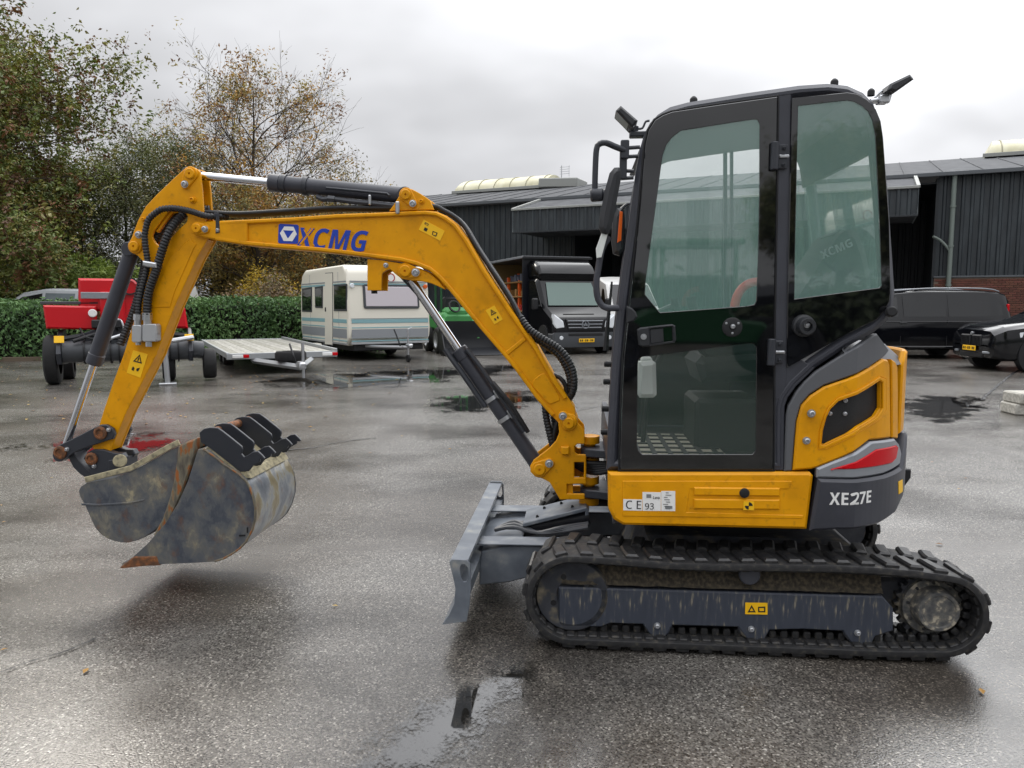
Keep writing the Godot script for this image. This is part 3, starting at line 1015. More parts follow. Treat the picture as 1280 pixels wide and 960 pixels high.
func build_cab() -> void:
	var zo := 0.685
	var outer: Array = [-0.65,0.787, -0.647,0.954, -0.636,1.195, -0.622,1.399, -0.604,1.567, -0.578,1.782, -0.546,2.042, -0.528,2.145, -0.513,2.199, -0.491,2.24, -0.459,2.274, -0.411,2.302, -0.341,2.319, -0.119,2.349, 0.1,2.375, 0.209,2.38, 0.287,2.37, 0.35,2.341, 0.392,2.297, 0.419,2.231, 0.44,2.122, 0.464,1.949, 0.49,1.726, 0.51,1.549, 0.509,1.484, 0.486,1.432, 0.438,1.386, 0.326,1.321, 0.205,1.234, 0.13,1.158, 0.099,1.111, 0.087,1.073, 0.094,0.801]
	var O := Geo.ccw(Geo.poly(outer))
	var inner := Geo.inset(O, 0.048)
	var cab := Node3D.new()
	cab.name = "cab"
	ex.add_child(cab)
	var g := Geo.new()
	g.prism(O, zo - 0.07, zo, 0.018, [inner])
	part("side_frame", g, M.graphite, cab)
	# the far frame and the windscreen lie a little further back: the front tapers towards that side
	var back := Transform2D(0, Vector2(0.042, 0))
	g = Geo.new()
	g.prism(back * O, -0.40, -0.34, 0.018, [back * inner])
	part("side_frame", g, M.graphite, cab)
	# roof, rear and front cross members, built as bands of the outline drawn across the cab
	var out_cw := Geo.poly(outer)
	var in_cw := Geo.inset(out_cw, -0.03)
	if Geometry2D.is_point_in_polygon(in_cw[12], out_cw) == false: in_cw = Geo.inset(out_cw, 0.03)
	var mk := func(a: int, b: int) -> PackedVector2Array:
		var o := PackedVector2Array()
		var s := Geo.inset(out_cw, -0.004) if Geometry2D.is_point_in_polygon(Geo.inset(out_cw, -0.004)[12], out_cw) else Geo.inset(out_cw, 0.004)
		for k in range(a, b + 1): o.append(s[k])
		for k in range(b, a - 1, -1): o.append(in_cw[k])
		return o
	g = Geo.new()
	g.prism(mk.call(8, 18), -0.36, 0.64)
	part("roof", g, M.graphite, cab)
	g = Geo.new()
	g.prism(mk.call(24, 32), -0.36, 0.64)
	part("rear_wall", g, M.graphite, cab)
	g = Geo.new()
	g.prism(mk.call(18, 20), -0.36, 0.64)
	part("rear_header", g, M.graphite, cab)
	g = Geo.new()
	g.prism(mk.call(20, 24), -0.34, 0.62)
	part("rear_window", g, M.glass, cab)
	g = Geo.new()
	g.prism(Transform2D(0, Vector2(0.045, 0)) * mk.call(1, 8), -0.34, 0.62)
	part("windscreen", g, M.glass, cab)
	g = Geo.new()
	g.prism(mk.call(0, 1), -0.36, 0.64)
	part("front_sill", g, M.graphite, cab)
	g = Geo.new()
	g.box(Vector3(-0.15, 0.80, 0.14), Vector3(0.95, 0.03, 0.98))
	part("cab_floor", g, M.dark, cab)
	# roof lining
	g = Geo.new()
	g.prism([-0.368,2.252, -0.283,2.283, 0.124,2.332, 0.29,2.332, 0.29,2.319, 0.124,2.32, -0.283,2.27, -0.367,2.236], -0.33, 0.60)
	part("roof_lining", g, M.lining, cab)
	# pillar between door and rear side window
	g = Geo.new()
	g.prism([0.009,2.346, 0.07,2.351, 0.093,1.185, 0.077,1.1, 0.037,1.1, 0.029,1.434], zo - 0.055, zo - 0.002, 0.006)
	part("door_pillar", g, M.graphite, cab)
	g = Geo.new()
	g.prism([0.03,1.301, 0.092,1.302, 0.204,1.236, 0.13,1.158, 0.099,1.111, 0.087,1.073, 0.094,0.801, 0.044,0.8], zo - 0.05, zo - 0.004, 0.004)
	part("pillar_foot", g, M.graphite, cab)
	# ------------- door: glass with a black printed border, two windows
	var door := Node3D.new()
	door.name = "door"
	cab.add_child(door)
	var dout: Array = [-0.592,0.794, -0.59,1.025, -0.584,1.278, -0.572,1.399, -0.558,1.54, -0.535,1.798, -0.519,2.009, -0.509,2.153, -0.497,2.207, -0.472,2.246, -0.44,2.265, -0.405,2.277, -0.214,2.301, 0.01,2.327, 0.019,1.922, 0.027,1.451, 0.045,0.806]
	var w1: Array = [-0.501,1.54, -0.499,1.6, -0.466,1.882, -0.44,2.104, -0.425,2.148, -0.403,2.177, -0.368,2.202, -0.211,2.224, -0.085,2.241, -0.066,2.24, -0.056,2.221, -0.048,1.942, -0.045,1.696, -0.046,1.513, -0.055,1.498, -0.084,1.492, -0.437,1.465]
	var w2: Array = [-0.524,0.901, -0.526,1.248, -0.523,1.268, -0.51,1.278, -0.285,1.308, -0.066,1.338, -0.05,1.334, -0.04,1.321, -0.034,1.1, -0.029,0.889, -0.042,0.87, -0.499,0.862, -0.517,0.877]
	g = Geo.new()
	g.prism(dout, zo + 0.001, zo + 0.008, 0.002, [w1, w2])
	part("glass_border", g, M.black_glass, door)
	g = Geo.new()
	g.prism(w1, zo + 0.002, zo + 0.0065)
	part("upper_window", g, M.glass, door)
	g = Geo.new()
	g.prism(w2, zo + 0.002, zo + 0.0065)
	part("lower_window", g, M.glass_dark, door)
	# thin rubber seal round the door
	var D := Geo.ccw(Geo.poly(dout))
	g = Geo.new()
	g.prism(Geo.inset(D, -0.010), zo - 0.012, zo + 0.003, 0.003, [Geo.inset(D, -0.001)])
	part("door_seal", g, M.dark, door)
	# handle
	g = Geo.new()
	g.prism([-0.533,1.393, -0.52,1.402, -0.388,1.417, -0.375,1.41, -0.37,1.354, -0.377,1.34, -0.509,1.32, -0.525,1.33], zo + 0.006, zo + 0.024, 0.006, [[-0.48,1.397, -0.388,1.405, -0.383,1.347, -0.476,1.333]])
	var hd := part("handle", g, M.plastic, door)
	g = Geo.new()
	g.prism([-0.48,1.395, -0.424,1.4, -0.42,1.342, -0.476,1.333], zo + 0.006, zo + 0.02, 0.003)
	part("handle_paddle", g, M.plastic, hd)
	g = Geo.new()
	g.lathe(Vector3(-0.505, 1.364, 0.709), Vector3(0, 0, 1), [Vector2(0, 0.013), Vector2(0.004, 0.012), Vector2(0.004, 0.006), Vector2(0.007, 0.005), Vector2(0.007, 0)], 16)
	part("lock", g, M.zinc, hd)
	# round latch plate with three screws
	g = Geo.new()
	g.lathe(Vector3(-0.141, 1.404, 0.692), Vector3(0, 0, 1), [Vector2(-0.003, 0.041), Vector2(0.007, 0.041), Vector2(0.011, 0.035), Vector2(0.011, 0.014), Vector2(0.005, 0.013), Vector2(0.005, 0)], 30)
	var lp := part("latch_plate", g, M.dark, door)
	bolt(lp, Vector3(-0.14, 1.408, 0.703), 0.01)
	for q in [Vector3(-0.167, 1.421, 0.703), Vector3(-0.118, 1.421, 0.703), Vector3(-0.141, 1.38, 0.703)]: bolt(lp, q, 0.005)
	# hinges
	for q in [[Vector3(0.007, 2.093, 0.69), Vector3(0.042, 2.092, 0.69)], [Vector3(0.022, 1.302, 0.69), Vector3(0.054, 1.302, 0.69)]]:
		g = Geo.new()
		g.cyl(q[0] + Vector3(-0.003, -0.055, 0.016), q[0] + Vector3(-0.003, 0.055, 0.016), 0.017, 14, 0.003)
		g.box(q[1] + Vector3(-0.01, 0.0, 0.004), Vector3(0.05, 0.095, 0.012), 0.003)
		var hg := part("hinge", g, M.dark_paint, door)
		for y in [-0.033, 0.033]: bolt(hg, q[1] + Vector3(0.0, y, 0.010), 0.009, Vector3(0, 0, 1), M.dark_paint)
		g = Geo.new()
		g.box(q[1] + Vector3(0, 0.0, 0.014), Vector3(0.04, 0.012, 0.01), 0.003)
		part("hinge_pin", g, M.zinc, hg)
	# grab cover at the front edge of the door
	g = Geo.new()
	g.prism([-0.578,1.493, -0.554,1.483, -0.538,1.467, -0.531,1.447, -0.547,1.427, -0.577,1.42], zo + 0.004, zo + 0.02, 0.006)
	part("corner_cover", g, M.plastic, door)
	# ------------- rear side window
	var rw := Node3D.new()
	rw.name = "rear_side_window"
	cab.add_child(rw)
	var ro: Array = [0.068,2.321, 0.28,2.338, 0.32,2.331, 0.358,2.309, 0.394,2.271, 0.415,2.224, 0.427,2.162, 0.467,1.831, 0.486,1.549, 0.483,1.51, 0.466,1.474, 0.437,1.438, 0.322,1.377, 0.087,1.237, 0.08,1.5]
	var rh: Array = [0.093,2.29, 0.281,2.307, 0.306,2.302, 0.335,2.288, 0.364,2.262, 0.382,2.228, 0.396,2.168, 0.426,1.854, 0.449,1.575, 0.44,1.566, 0.107,1.521, 0.103,1.663]
	g = Geo.new()
	g.prism(ro, zo + 0.001, zo + 0.008, 0.002, [rh])
	part("glass_border", g, M.black_glass, rw)
	g = Geo.new()
	g.prism(rh, zo + 0.002, zo + 0.0065)
	part("pane", g, M.glass, rw)
	g = Geo.new()
	g.lathe(Vector3(0.146, 1.411, 0.692), Vector3(0.1, -0.05, 1), [Vector2(-0.004, 0.047), Vector2(0.012, 0.045), Vector2(0.016, 0.038), Vector2(0.045, 0.036), Vector2(0.05, 0.032), Vector2(0.05, 0.02), Vector2(0.03, 0.018), Vector2(0.03, 0)], 28)
	var kb := part("window_knob", g, M.plastic, rw)
	bolt(kb, Vector3(0.152, 1.416, 0.72), 0.013, Vector3(0.1, 0, 1))
	g = Geo.new()
	g.cyl(Vector3(0.49, 1.468, 0.69), Vector3(0.477, 1.471, 0.74), 0.022, 16, 0.006)
	part("rubber_stop", g, M.dark, cab)
	# ------------- right-hand wall: low panel, posts, windows
	g = Geo.new()
	g.prism([-0.60, 0.8, 0.1, 0.8, 0.1, 1.02, 0.45, 1.38, -0.585, 1.30], -0.385, -0.345)
	part("right_wall", g, M.dark, cab)
	for q in [[-0.013,2.411, 0.005,2.41, 0.036,1.326, 0.017,1.326], [0.022,2.41, 0.037,2.41, 0.068,1.326, 0.053,1.326], [0.179,2.427, 0.274,2.434, 0.3,1.327, 0.207,1.327]]:
		g = Geo.new()
		g.prism(q, -0.375, -0.345, 0.003)
		part("window_post", g, M.graphite, cab)
	g = Geo.new()
	var Q := Geo.inset(O, 0.045)
	g.prism(Q, -0.372, -0.368)
	part("right_windows", g, M.glass_clear, cab)
	# ------------- seat and controls
	var seat := Node3D.new()
	seat.name = "operator_seat"
	cab.add_child(seat)
	g = Geo.new()
	g.prism([0.165,1.321, 0.184,1.457, 0.223,1.536, 0.307,1.677, 0.391,1.813, 0.417,1.833, 0.448,1.831, 0.473,1.809, 0.503,1.739, 0.529,1.641, 0.54,1.549, 0.491,1.422, 0.39,1.357, 0.252,1.314], -0.09, 0.37, 0.035)
	part("backrest", g, M.seat_cloth, seat)
	g = Geo.new()
	g.prism([0.391,1.82, 0.417,1.839, 0.451,1.837, 0.473,1.812, 0.518,1.718, 0.527,1.669, 0.48,1.666, 0.429,1.718], 0.02, 0.27, 0.03)
	part("headrest", g, M.seat_cloth, seat)
	g = Geo.new()
	g.prism([-0.234,1.228, -0.206,1.261, 0.183,1.285, 0.22,1.249, 0.21,1.147, -0.203,1.136], -0.08, 0.36, 0.03)
	part("seat_cushion", g, M.seat_cloth, seat)
	g = Geo.new()
	g.box(Vector3(-0.02, 0.93, 0.14), Vector3(0.42, 0.26, 0.4), 0.02)
	part("seat_base", g, M.dark, seat)
	pass
	var sp: Vector3 = Vector3(0.369, 1.745, 0.372)
	lettering("seat_lettering", "XCMG", 0.036, 0.002, M.grey_ink, seat, Transform3D(Basis(Vector3(0, 0, 1), 0.42), sp + Vector3(0, 0, 0.001)))
	for z in [0.42, -0.18]:
		g = Geo.new()
		g.prism([-0.276,1.392, 0.016,1.436, 0.069,1.422, 0.066,1.285, -0.209,1.262, -0.26,1.32], z - 0.05, z + 0.05, 0.015)
		var cs := part("control_console", g, M.plastic, cab)
		g = Geo.new()
		g.tube(PackedVector3Array([Vector3(-0.219, 1.385, 0.42) + Vector3(0, 0, z - 0.42), Vector3(-0.242, 1.435, 0.42) + Vector3(0, 0, z - 0.42), Vector3(-0.264, 1.482, 0.42) + Vector3(0, 0, z - 0.42)]), 0.016, 10)
		g.tube(PackedVector3Array([Vector3(-0.257, 1.471, 0.42) + Vector3(0, 0, z - 0.42), Vector3(-0.272, 1.504, 0.42) + Vector3(0, 0, z - 0.42), Vector3(-0.276, 1.532, 0.42) + Vector3(0, 0, z - 0.42)]), 0.022, 10)
		part("joystick", g, M.dark, cs)
	g = Geo.new()
	g.tube(Geo.curve([Vector3(-0.09, 1.486, 0.47), Vector3(-0.081, 1.532, 0.47), Vector3(-0.058, 1.57, 0.47), Vector3(-0.028, 1.591, 0.47), Vector3(0.006, 1.598, 0.47)]), 0.020, 10)
	part("safety_lever", g, M.red_plastic, cab)
	g = Geo.new()
	g.prism([-0.423,1.455, -0.321,1.5, -0.306,1.47, -0.319,1.418, -0.369,1.351, -0.415,1.388], 0.0, 0.10, 0.01)
	part("display", g, M.dark, cab)
	g = Geo.new()
	for z in [0.05, 0.22]: g.tube(Geo.curve([Vector3(-0.46, 0.82, z), Vector3(-0.44, 1.05, z), Vector3(-0.40, 1.22, z), Vector3(-0.37, 1.27, z)]), 0.012, 8)
	part("travel_levers", g, M.dark, cab)
	g = Geo.new()
	g.prism([-0.505,1.24, -0.444,1.248, -0.43,1.237, -0.424,1.095, -0.438,1.081, -0.499,1.08, -0.514,1.102], 0.38, 0.50, 0.018)
	g.box(Vector3(-0.469, 1.247, 0.44), Vector3(0.05, 0.03, 0.05), 0.008)
	part("white_canister", g, M.bottle, cab)
	g = Geo.new()
	g.box(Vector3(-0.32, 0.822, 0.25), Vector3(0.42, 0.012, 0.62), 0.003)
	var matp := part("floor_mat", g, M.floor_mat, cab)
	g = Geo.new()
	for a in 6: g.box(Vector3(-0.5 + 0.07 * a, 0.831, 0.25), Vector3(0.02, 0.006, 0.6))
	for a in 5: g.box(Vector3(-0.32, 0.831, 0.03 + 0.11 * a), Vector3(0.40, 0.0055, 0.02))
	part("tread_rib", g, M.dark, matp)
	# ------------- outside: mirrors, grab bars, lights, rubber buffers
	var mr := Node3D.new()
	mr.name = "mirror"
	cab.add_child(mr)
	g = Geo.new()
	g.prism([-0.667,1.782, -0.686,1.79, -0.698,1.811, -0.693,1.862, -0.675,1.959, -0.657,2.027, -0.638,2.049, -0.619,2.05, -0.609,2.036, -0.612,1.995, -0.641,1.833, -0.654,1.792], 0.70, 0.77, 0.018)
	part("mirror_head", g, M.plastic, mr)
	g = Geo.new()
	g.prism([-0.686,1.788, -0.661,1.784, -0.685,1.691, -0.705,1.688, -0.708,1.727], 0.735, 0.745, 0.002)
	part("paper_tag", g, M.bottle, mr)
	var br: Material = M.dark_paint
	g = Geo.new()
	g.tube(Geo.curve([Vector3(-0.715, 1.948, 0.72), Vector3(-0.714, 2.038, 0.72), Vector3(-0.71, 2.127, 0.72), Vector3(-0.699, 2.149, 0.72), Vector3(-0.673, 2.154, 0.72), Vector3(-0.637, 2.141, 0.71), Vector3(-0.586, 2.127, 0.68)], 0.02), 0.0125, 10)
	g.cyl(Vector3(-0.733, 1.945, 0.72), Vector3(-0.68, 1.948, 0.72), 0.028, 16, 0.006)
	g.tube(PackedVector3Array([Vector3(-0.687, 1.948, 0.72), Vector3(-0.655, 1.954, 0.74)]), 0.018, 10)
	part("mirror_arm", g, br, mr)
	g = Geo.new()
	g.box(Vector3(-0.593, 2.133, 0.68), Vector3(0.035, 0.075, 0.03), 0.004)
	g.box(Vector3(-0.598, 2.074, 0.67), Vector3(0.03, 0.12, 0.025), 0.004)
	for q in [[Vector3(-0.592, 2.143, 0.66), Vector3(-0.53, 2.146, 0.66)], [Vector3(-0.595, 2.108, 0.66), Vector3(-0.536, 2.11, 0.66)], [Vector3(-0.614, 2.053, 0.66), Vector3(-0.554, 2.049, 0.66)], [Vector3(-0.607, 2.02, 0.66), Vector3(-0.554, 2.023, 0.66)]]: g.cyl(q[0], q[1], 0.008, 8)
	part("mirror_bracket", g, br, mr)
	g = Geo.new()
	g.tube(Geo.curve([Vector3(-0.652, 1.777, 0.71), Vector3(-0.681, 1.731, 0.71), Vector3(-0.699, 1.633, 0.71), Vector3(-0.704, 1.573, 0.71), Vector3(-0.696, 1.52, 0.71), Vector3(-0.674, 1.49, 0.71), Vector3(-0.648, 1.483, 0.71), Vector3(-0.614, 1.483, 0.69)], 0.02), 0.014, 10)
	part("grab_bar", g, M.graphite, cab)
	var rm := Node3D.new()
	rm.name = "mirror_001"
	cab.add_child(rm)
	g = Geo.new()
	g.prism([-0.573,2.02, -0.543,2.024, -0.53,1.973, -0.531,1.794, -0.557,1.764, -0.591,1.777, -0.601,1.845, -0.594,1.973], -0.42, -0.33, 0.02)
	part("mirror_head", g, M.plastic, rm)
	g = Geo.new()
	g.prism([-0.56,2.003, -0.543,1.998, -0.549,1.845, -0.571,1.832], -0.335, -0.325, 0.003)
	part("orange_reflector", g, M.orange_lens, rm)
	g = Geo.new()
	g.tube(Geo.curve([Vector3(-0.552, 2.016, -0.38), Vector3(-0.513, 2.046, -0.38), Vector3(-0.466, 2.039, -0.36)], 0.02), 0.01, 8)
	part("mirror_arm", g, br, rm)
	for k in 2:
		var wl := Node3D.new()
		wl.name = "work_light" if k == 0 else "work_light_001"
		cab.add_child(wl)
		g = Geo.new()
		var fins: Array = [-0.632,2.289, -0.612,2.308, -0.542,2.248, -0.564,2.219] if k == 0 else [0.436,2.344, 0.448,2.37, 0.521,2.404, 0.537,2.385, 0.471,2.338]
		g.prism(fins, 0.55, 0.69, 0.008)
		part("lamp_body", g, M.plastic, wl)
		g = Geo.new()
		var lens: Array = [-0.632,2.286, -0.627,2.292, -0.554,2.226, -0.563,2.219] if k == 0 else [0.527,2.4, 0.534,2.393, 0.474,2.34, 0.469,2.346]
		g.prism(lens, 0.56, 0.68, 0.002)
		part("lamp_glass", g, M.zinc, wl)
		g = Geo.new()
		if k == 0:
			g.cyl(Vector3(-0.555, 2.242, 0.62), Vector3(-0.557, 2.213, 0.62), 0.022, 14, 0.004)
			g.box(Vector3(-0.534, 2.204, 0.62), Vector3(0.075, 0.022, 0.05), 0.004)
			g.tube(Geo.curve([Vector3(-0.541, 2.229, 0.62), Vector3(-0.518, 2.231, 0.62), Vector3(-0.505, 2.257, 0.62), Vector3(-0.489, 2.26, 0.62)], 0.01), 0.005, 6)
		else:
			g.cyl(Vector3(0.458, 2.348, 0.62), Vector3(0.45, 2.314, 0.62), 0.022, 14, 0.004)
			g.box(Vector3(0.444, 2.323, 0.62), Vector3(0.04, 0.03, 0.05), 0.004)
			g.cyl(Vector3(0.447, 2.326, 0.62), Vector3(0.397, 2.318, 0.62), 0.012, 10)
			g.tube(Geo.curve([Vector3(0.442, 2.361, 0.62), Vector3(0.427, 2.349, 0.62), Vector3(0.412, 2.333, 0.62)], 0.01), 0.004, 6)
		part("lamp_bracket", g, M.zinc if k == 1 else M.dark_paint, wl)
	for q in [Vector3(-0.31, 2.343, 0.62), Vector3(0.252, 2.4, 0.62), Vector3(0.51, 2.441, 0.3)]:
		g = Geo.new()
		g.lathe(q - Vector3(0, 0.02, 0), Vector3.UP, [Vector2(0, 0.016), Vector2(0.02, 0.016), Vector2(0.026, 0.013), Vector2(0.032, 0.006), Vector2(0.033, 0)], 12)
		part("roof_stud", g, M.dark, cab)
	for q in [Vector3(-0.654, 1.037, 0.55), Vector3(-0.656, 0.932, 0.55), Vector3(-0.648, 1.158, 0.55), Vector3(-0.645, 1.236, 0.55)]:
		g = Geo.new()
		g.cyl(q - Vector3(0.018, 0, 0), q + Vector3(0.03, 0, 0), 0.013, 12, 0.004)
		part("rubber_buffer", g, M.dark, cab)
	g = Geo.new()
	g.tube(PackedVector3Array([Vector3(-0.653, 1.29, 0.45), Vector3(-0.644, 1.428, 0.45), Vector3(-0.629, 1.6, 0.45)]), 0.014, 6, 0.0, 0.005)
	part("wiper_arm", g, M.dark, cab)


func arm_plate(g: Geo, P: Array, z0: float, z1: float, hole: Array, b := 0.004) -> void:
	g.prism(P, z0, z1, b, [hole])

func build_arm() -> void:
	var g := Geo.new()
	# ------------- swing bracket
	var brk: Array = [-0.875,0.902, -0.87,0.849, -0.886,0.808, -0.919,0.77, -0.959,0.738, -1,0.706, -1.018,0.675, -1.016,0.644, -0.992,0.619, -0.955,0.611, -0.918,0.591, -0.893,0.55, -0.864,0.502, -0.737,0.505, -0.738,0.535, -0.827,0.535, -0.828,0.583, -0.73,0.587, -0.732,0.74, -0.776,0.739, -0.79,0.751, -0.791,0.78, -0.777,0.793, -0.74,0.793, -0.741,0.847, -0.745,0.867, -0.782,0.908, -0.81,0.944]
	g.prism(brk, 0.075, 0.095, 0.004, [[-0.792,0.698, -0.743,0.699, -0.743,0.62, -0.791,0.619]])
	g.prism(brk, -0.095, -0.075, 0.004)
	var sb := part("swing_bracket", g, M.yellow, ex)
	g = Geo.new()
	g.prism([-0.866,0.771, -0.801,0.834, -0.798,0.506, -0.856,0.505, -0.905,0.587, -0.906,0.666], -0.078, 0.078)
	part("bracket_core", g, M.yellow, sb)
	pin_boss(sb, Vector3(-0.969, 0.661, 0.095), Vector3(-0.92, 0.693, 0.095), 0.042, 0.012)
	g = Geo.new()
	g.prism([-0.86,0.781, -0.821,0.782, -0.817,0.776, -0.817,0.739, -0.853,0.738, -0.859,0.75], 0.09, 0.115, 0.006)
	part("stop_block", g, M.yellow, sb)
	# ------------- boom
	var top: Array = [-2.732,1.923, -2.633,1.928, -2.479,1.933, -2.238,1.942, -2.008,1.956, -1.731,1.963, -1.555,1.969, -1.494,1.963, -1.442,1.941, -1.389,1.901, -1.333,1.823, -1.245,1.672, -1.112,1.468, -0.986,1.291, -0.88,1.105, -0.819,1.016, -0.794,0.972, -0.786,0.931]
	var low: Array = [-0.794,0.886, -0.822,0.858, -0.854,0.868, -0.879,0.901, -0.903,0.925, -0.993,1.023, -1.1,1.169, -1.157,1.238, -1.279,1.379, -1.4,1.528, -1.449,1.587, -1.49,1.631, -1.534,1.667, -1.604,1.695, -1.678,1.714, -1.772,1.726, -1.93,1.747, -2.096,1.766, -2.243,1.779, -2.489,1.801, -2.654,1.827, -2.735,1.848, -2.769,1.862, -2.777,1.887, -2.762,1.913]
	var outline := top + low
	g = Geo.new()
	g.prism(outline, -0.068, 0.068, 0.003)
	var boom := part("boom", g, M.yellow, ex)
	# flange edges of the box section
	g = Geo.new()
	g.strip([-2.633,1.926, -2.48,1.931, -2.238,1.94, -2.008,1.954, -1.731,1.961, -1.555,1.967, -1.494,1.961, -1.446,1.939, -1.394,1.899, -1.337,1.821, -1.249,1.67, -1.116,1.466, -0.99,1.289, -0.884,1.105, -0.831,1.028], -0.020, -0.083, 0.083, 0.005)
	g.strip([-0.908,0.929, -0.993,1.025, -1.1,1.171, -1.157,1.24, -1.279,1.381, -1.4,1.53, -1.449,1.589, -1.49,1.633, -1.534,1.669, -1.604,1.697, -1.678,1.716, -1.772,1.728, -1.93,1.749, -2.096,1.768, -2.243,1.781, -2.489,1.803, -2.654,1.829], -0.020, -0.083, 0.083, 0.005)
	part("boom_flange", g, M.yellow, boom)
	# tip fork, foot boss, cover plates
	g = Geo.new()
	for z in [[0.055, 0.082], [-0.082, -0.055]]:
		g.prism([-2.742,1.923, -2.635,1.926, -2.477,1.927, -2.481,1.811, -2.639,1.831, -2.737,1.848, -2.771,1.862, -2.778,1.887, -2.764,1.913], z[0], z[1], 0.005)
	part("tip_fork", g, M.yellow, boom)
	g = Geo.new()
	for z in [0.0]:
		g.cyl(Vector3(-0.822, 0.902, 0.1) - Vector3(0, 0, 0.20), Vector3(-0.822, 0.902, 0.1) - Vector3(0, 0, 0.004), 0.046, 24, 0.004)
	part("foot_boss", g, M.yellow, boom)
	pin_boss(boom, Vector3(-0.822, 0.902, 0.1), Vector3(-0.852, 0.938, 0.1), 0.040, 0.010)
	pin_boss(boom, Vector3(-2.742, 1.888, 0.083), Vector3(-2.698, 1.884, 0.083), 0.034, 0.010)
	g = Geo.new()
	g.prism([-1.01,1.1, -0.998,1.121, -0.969,1.145, -0.949,1.15, -0.933,1.137, -0.872,1.036, -0.867,1.012, -0.916,0.991, -0.936,1.003, -1.006,1.08], 0.066, 0.0725, 0.003)
	part("welded_plate", g, M.yellow, boom)
	g = Geo.new()
	g.prism([-1.153,1.254, -1.051,1.335, -1.039,1.319, -1.14,1.234], 0.066, 0.074, 0.004)
	part("weld_rib", g, M.yellow, boom)
	# arm-cylinder bracket on top
	g = Geo.new()
	for z in [[0.045, 0.065], [-0.065, -0.045]]:
		g.prism([-1.74,1.968, -1.715,1.999, -1.691,2.035, -1.674,2.066, -1.66,2.078, -1.644,2.082, -1.617,2.075, -1.583,2.057, -1.542,2.031, -1.526,2.017, -1.508,1.973], z[0], z[1], 0.003)
	var cb := part("cylinder_bracket", g, M.yellow, boom)
	pin_boss(cb, Vector3(-1.649, 2.048, 0.066), Vector3(-1.614, 2.004, 0.066), 0.036, 0.008)
	bolt(cb, Vector3(-1.571, 2.015, 0.066), 0.014, Vector3(0, 0, 1), M.yellow)
	# boom-cylinder bracket underneath with its guard box
	g = Geo.new()
	for z in [[0.05, 0.07], [-0.07, -0.05]]:
		g.prism([-1.855,1.728, -1.785,1.723, -1.685,1.707, -1.607,1.686, -1.537,1.658, -1.484,1.613, -1.456,1.573, -1.489,1.589, -1.526,1.605, -1.583,1.617, -1.635,1.62, -1.678,1.628, -1.711,1.652, -1.738,1.677, -1.761,1.669, -1.78,1.654, -1.785,1.569, -1.858,1.569], z[0], z[1], 0.003)
	var lb := part("lower_bracket", g, M.yellow, boom)
	g = Geo.new()
	g.prism([-1.853,1.728, -1.843,1.727, -1.846,1.571, -1.856,1.571], -0.052, 0.052)
	part("guard_plate", g, M.yellow, lb)
	pin_boss(lb, Vector3(-1.657, 1.667, 0.071), Vector3(-1.603, 1.66, 0.071), 0.042, 0.008)
	bolt(lb, Vector3(-1.758, 1.697, 0.071), 0.013)
	g = Geo.new()
	g.cyl(Vector3(-1.84, 1.573, 0), Vector3(-1.84, 1.554, 0), 0.016, 10)
	part("drain_plug", g, M.dark, lb)
	# stickers on the boom
	var q1: Array = [-1.56,1.924, -1.453,1.867, -1.478,1.818, -1.587,1.874]
	var s1 := warn_plate(boom, q1, 0.0685)
	g = Geo.new()
	g.prism([-1.555,1.886, -1.539,1.878, -1.547,1.864, -1.562,1.872], 0.0695, 0.0712)
	g.prism([-1.515,1.868, -1.49,1.857, -1.498,1.838, -1.519,1.848], 0.0695, 0.0712, 0, [[-1.511,1.862, -1.496,1.856, -1.5,1.844, -1.515,1.85]])
	g.prism([-1.553,1.912, -1.535,1.902, -1.539,1.892, -1.557,1.902], 0.0695, 0.0712, 0, [[-1.55,1.906, -1.539,1.9, -1.541,1.895, -1.553,1.902]])
	part("pictogram", g, M.ink, s1)
	var q2: Array = [-1.248,1.468, -1.203,1.493, -1.16,1.423, -1.203,1.397]
	var s2 := warn_plate(boom, q2, 0.0685)
	marks(s2, q2, 0.0695)
	# maker's emblem and lettering
	var blue: Material = M.blue
	g = Geo.new()
	g.prism([-2.308,1.91, -2.216,1.904, -2.21,1.897, -2.216,1.813, -2.223,1.807, -2.316,1.811, -2.322,1.817, -2.316,1.904], 0.067, 0.070)
	var em := part("emblem", g, blue, boom)
	g = Geo.new()
	g.prism([-2.286,1.896, -2.237,1.894, -2.221,1.857, -2.246,1.821, -2.292,1.823, -2.31,1.862], 0.0695, 0.0712, 0, [[-2.292,1.877, -2.236,1.874, -2.269,1.834]])
	part("emblem_hexagon", g, M.white_sticker, em)
	var t0: Vector3 = Vector3(-2.022, 1.825, 0.07)
	var ta: Vector3 = Vector3(-2.201, 1.835, 0.07)
	var tb: Vector3 = Vector3(-1.841, 1.812, 0.07)
	var dir := (tb - ta).normalized()
	var lt := lettering("brand_lettering", "XCMG", 0.100, 0.003, blue, boom, Transform3D())
	var wb: AABB = lt.mesh.get_aabb()
	var sx := ta.distance_to(tb) / wb.size.x
	lt.transform = Transform3D(Basis(dir * sx, Vector3(-dir.y + 0.22, dir.x, 0) * 1.02, Vector3(0, 0, 1)), t0 + Vector3(-0.012, 0, 0))
	g = Geo.new()
	g.prism([-2.21,1.804, -2.198,1.804, -2.132,1.885, -2.143,1.885], 0.0690, 0.0722)
	g.prism([-2.185,1.879, -2.176,1.879, -2.128,1.796, -2.137,1.796], 0.0690, 0.0724)
	part("letter_slash", g, M.yellow, lt.get_parent())
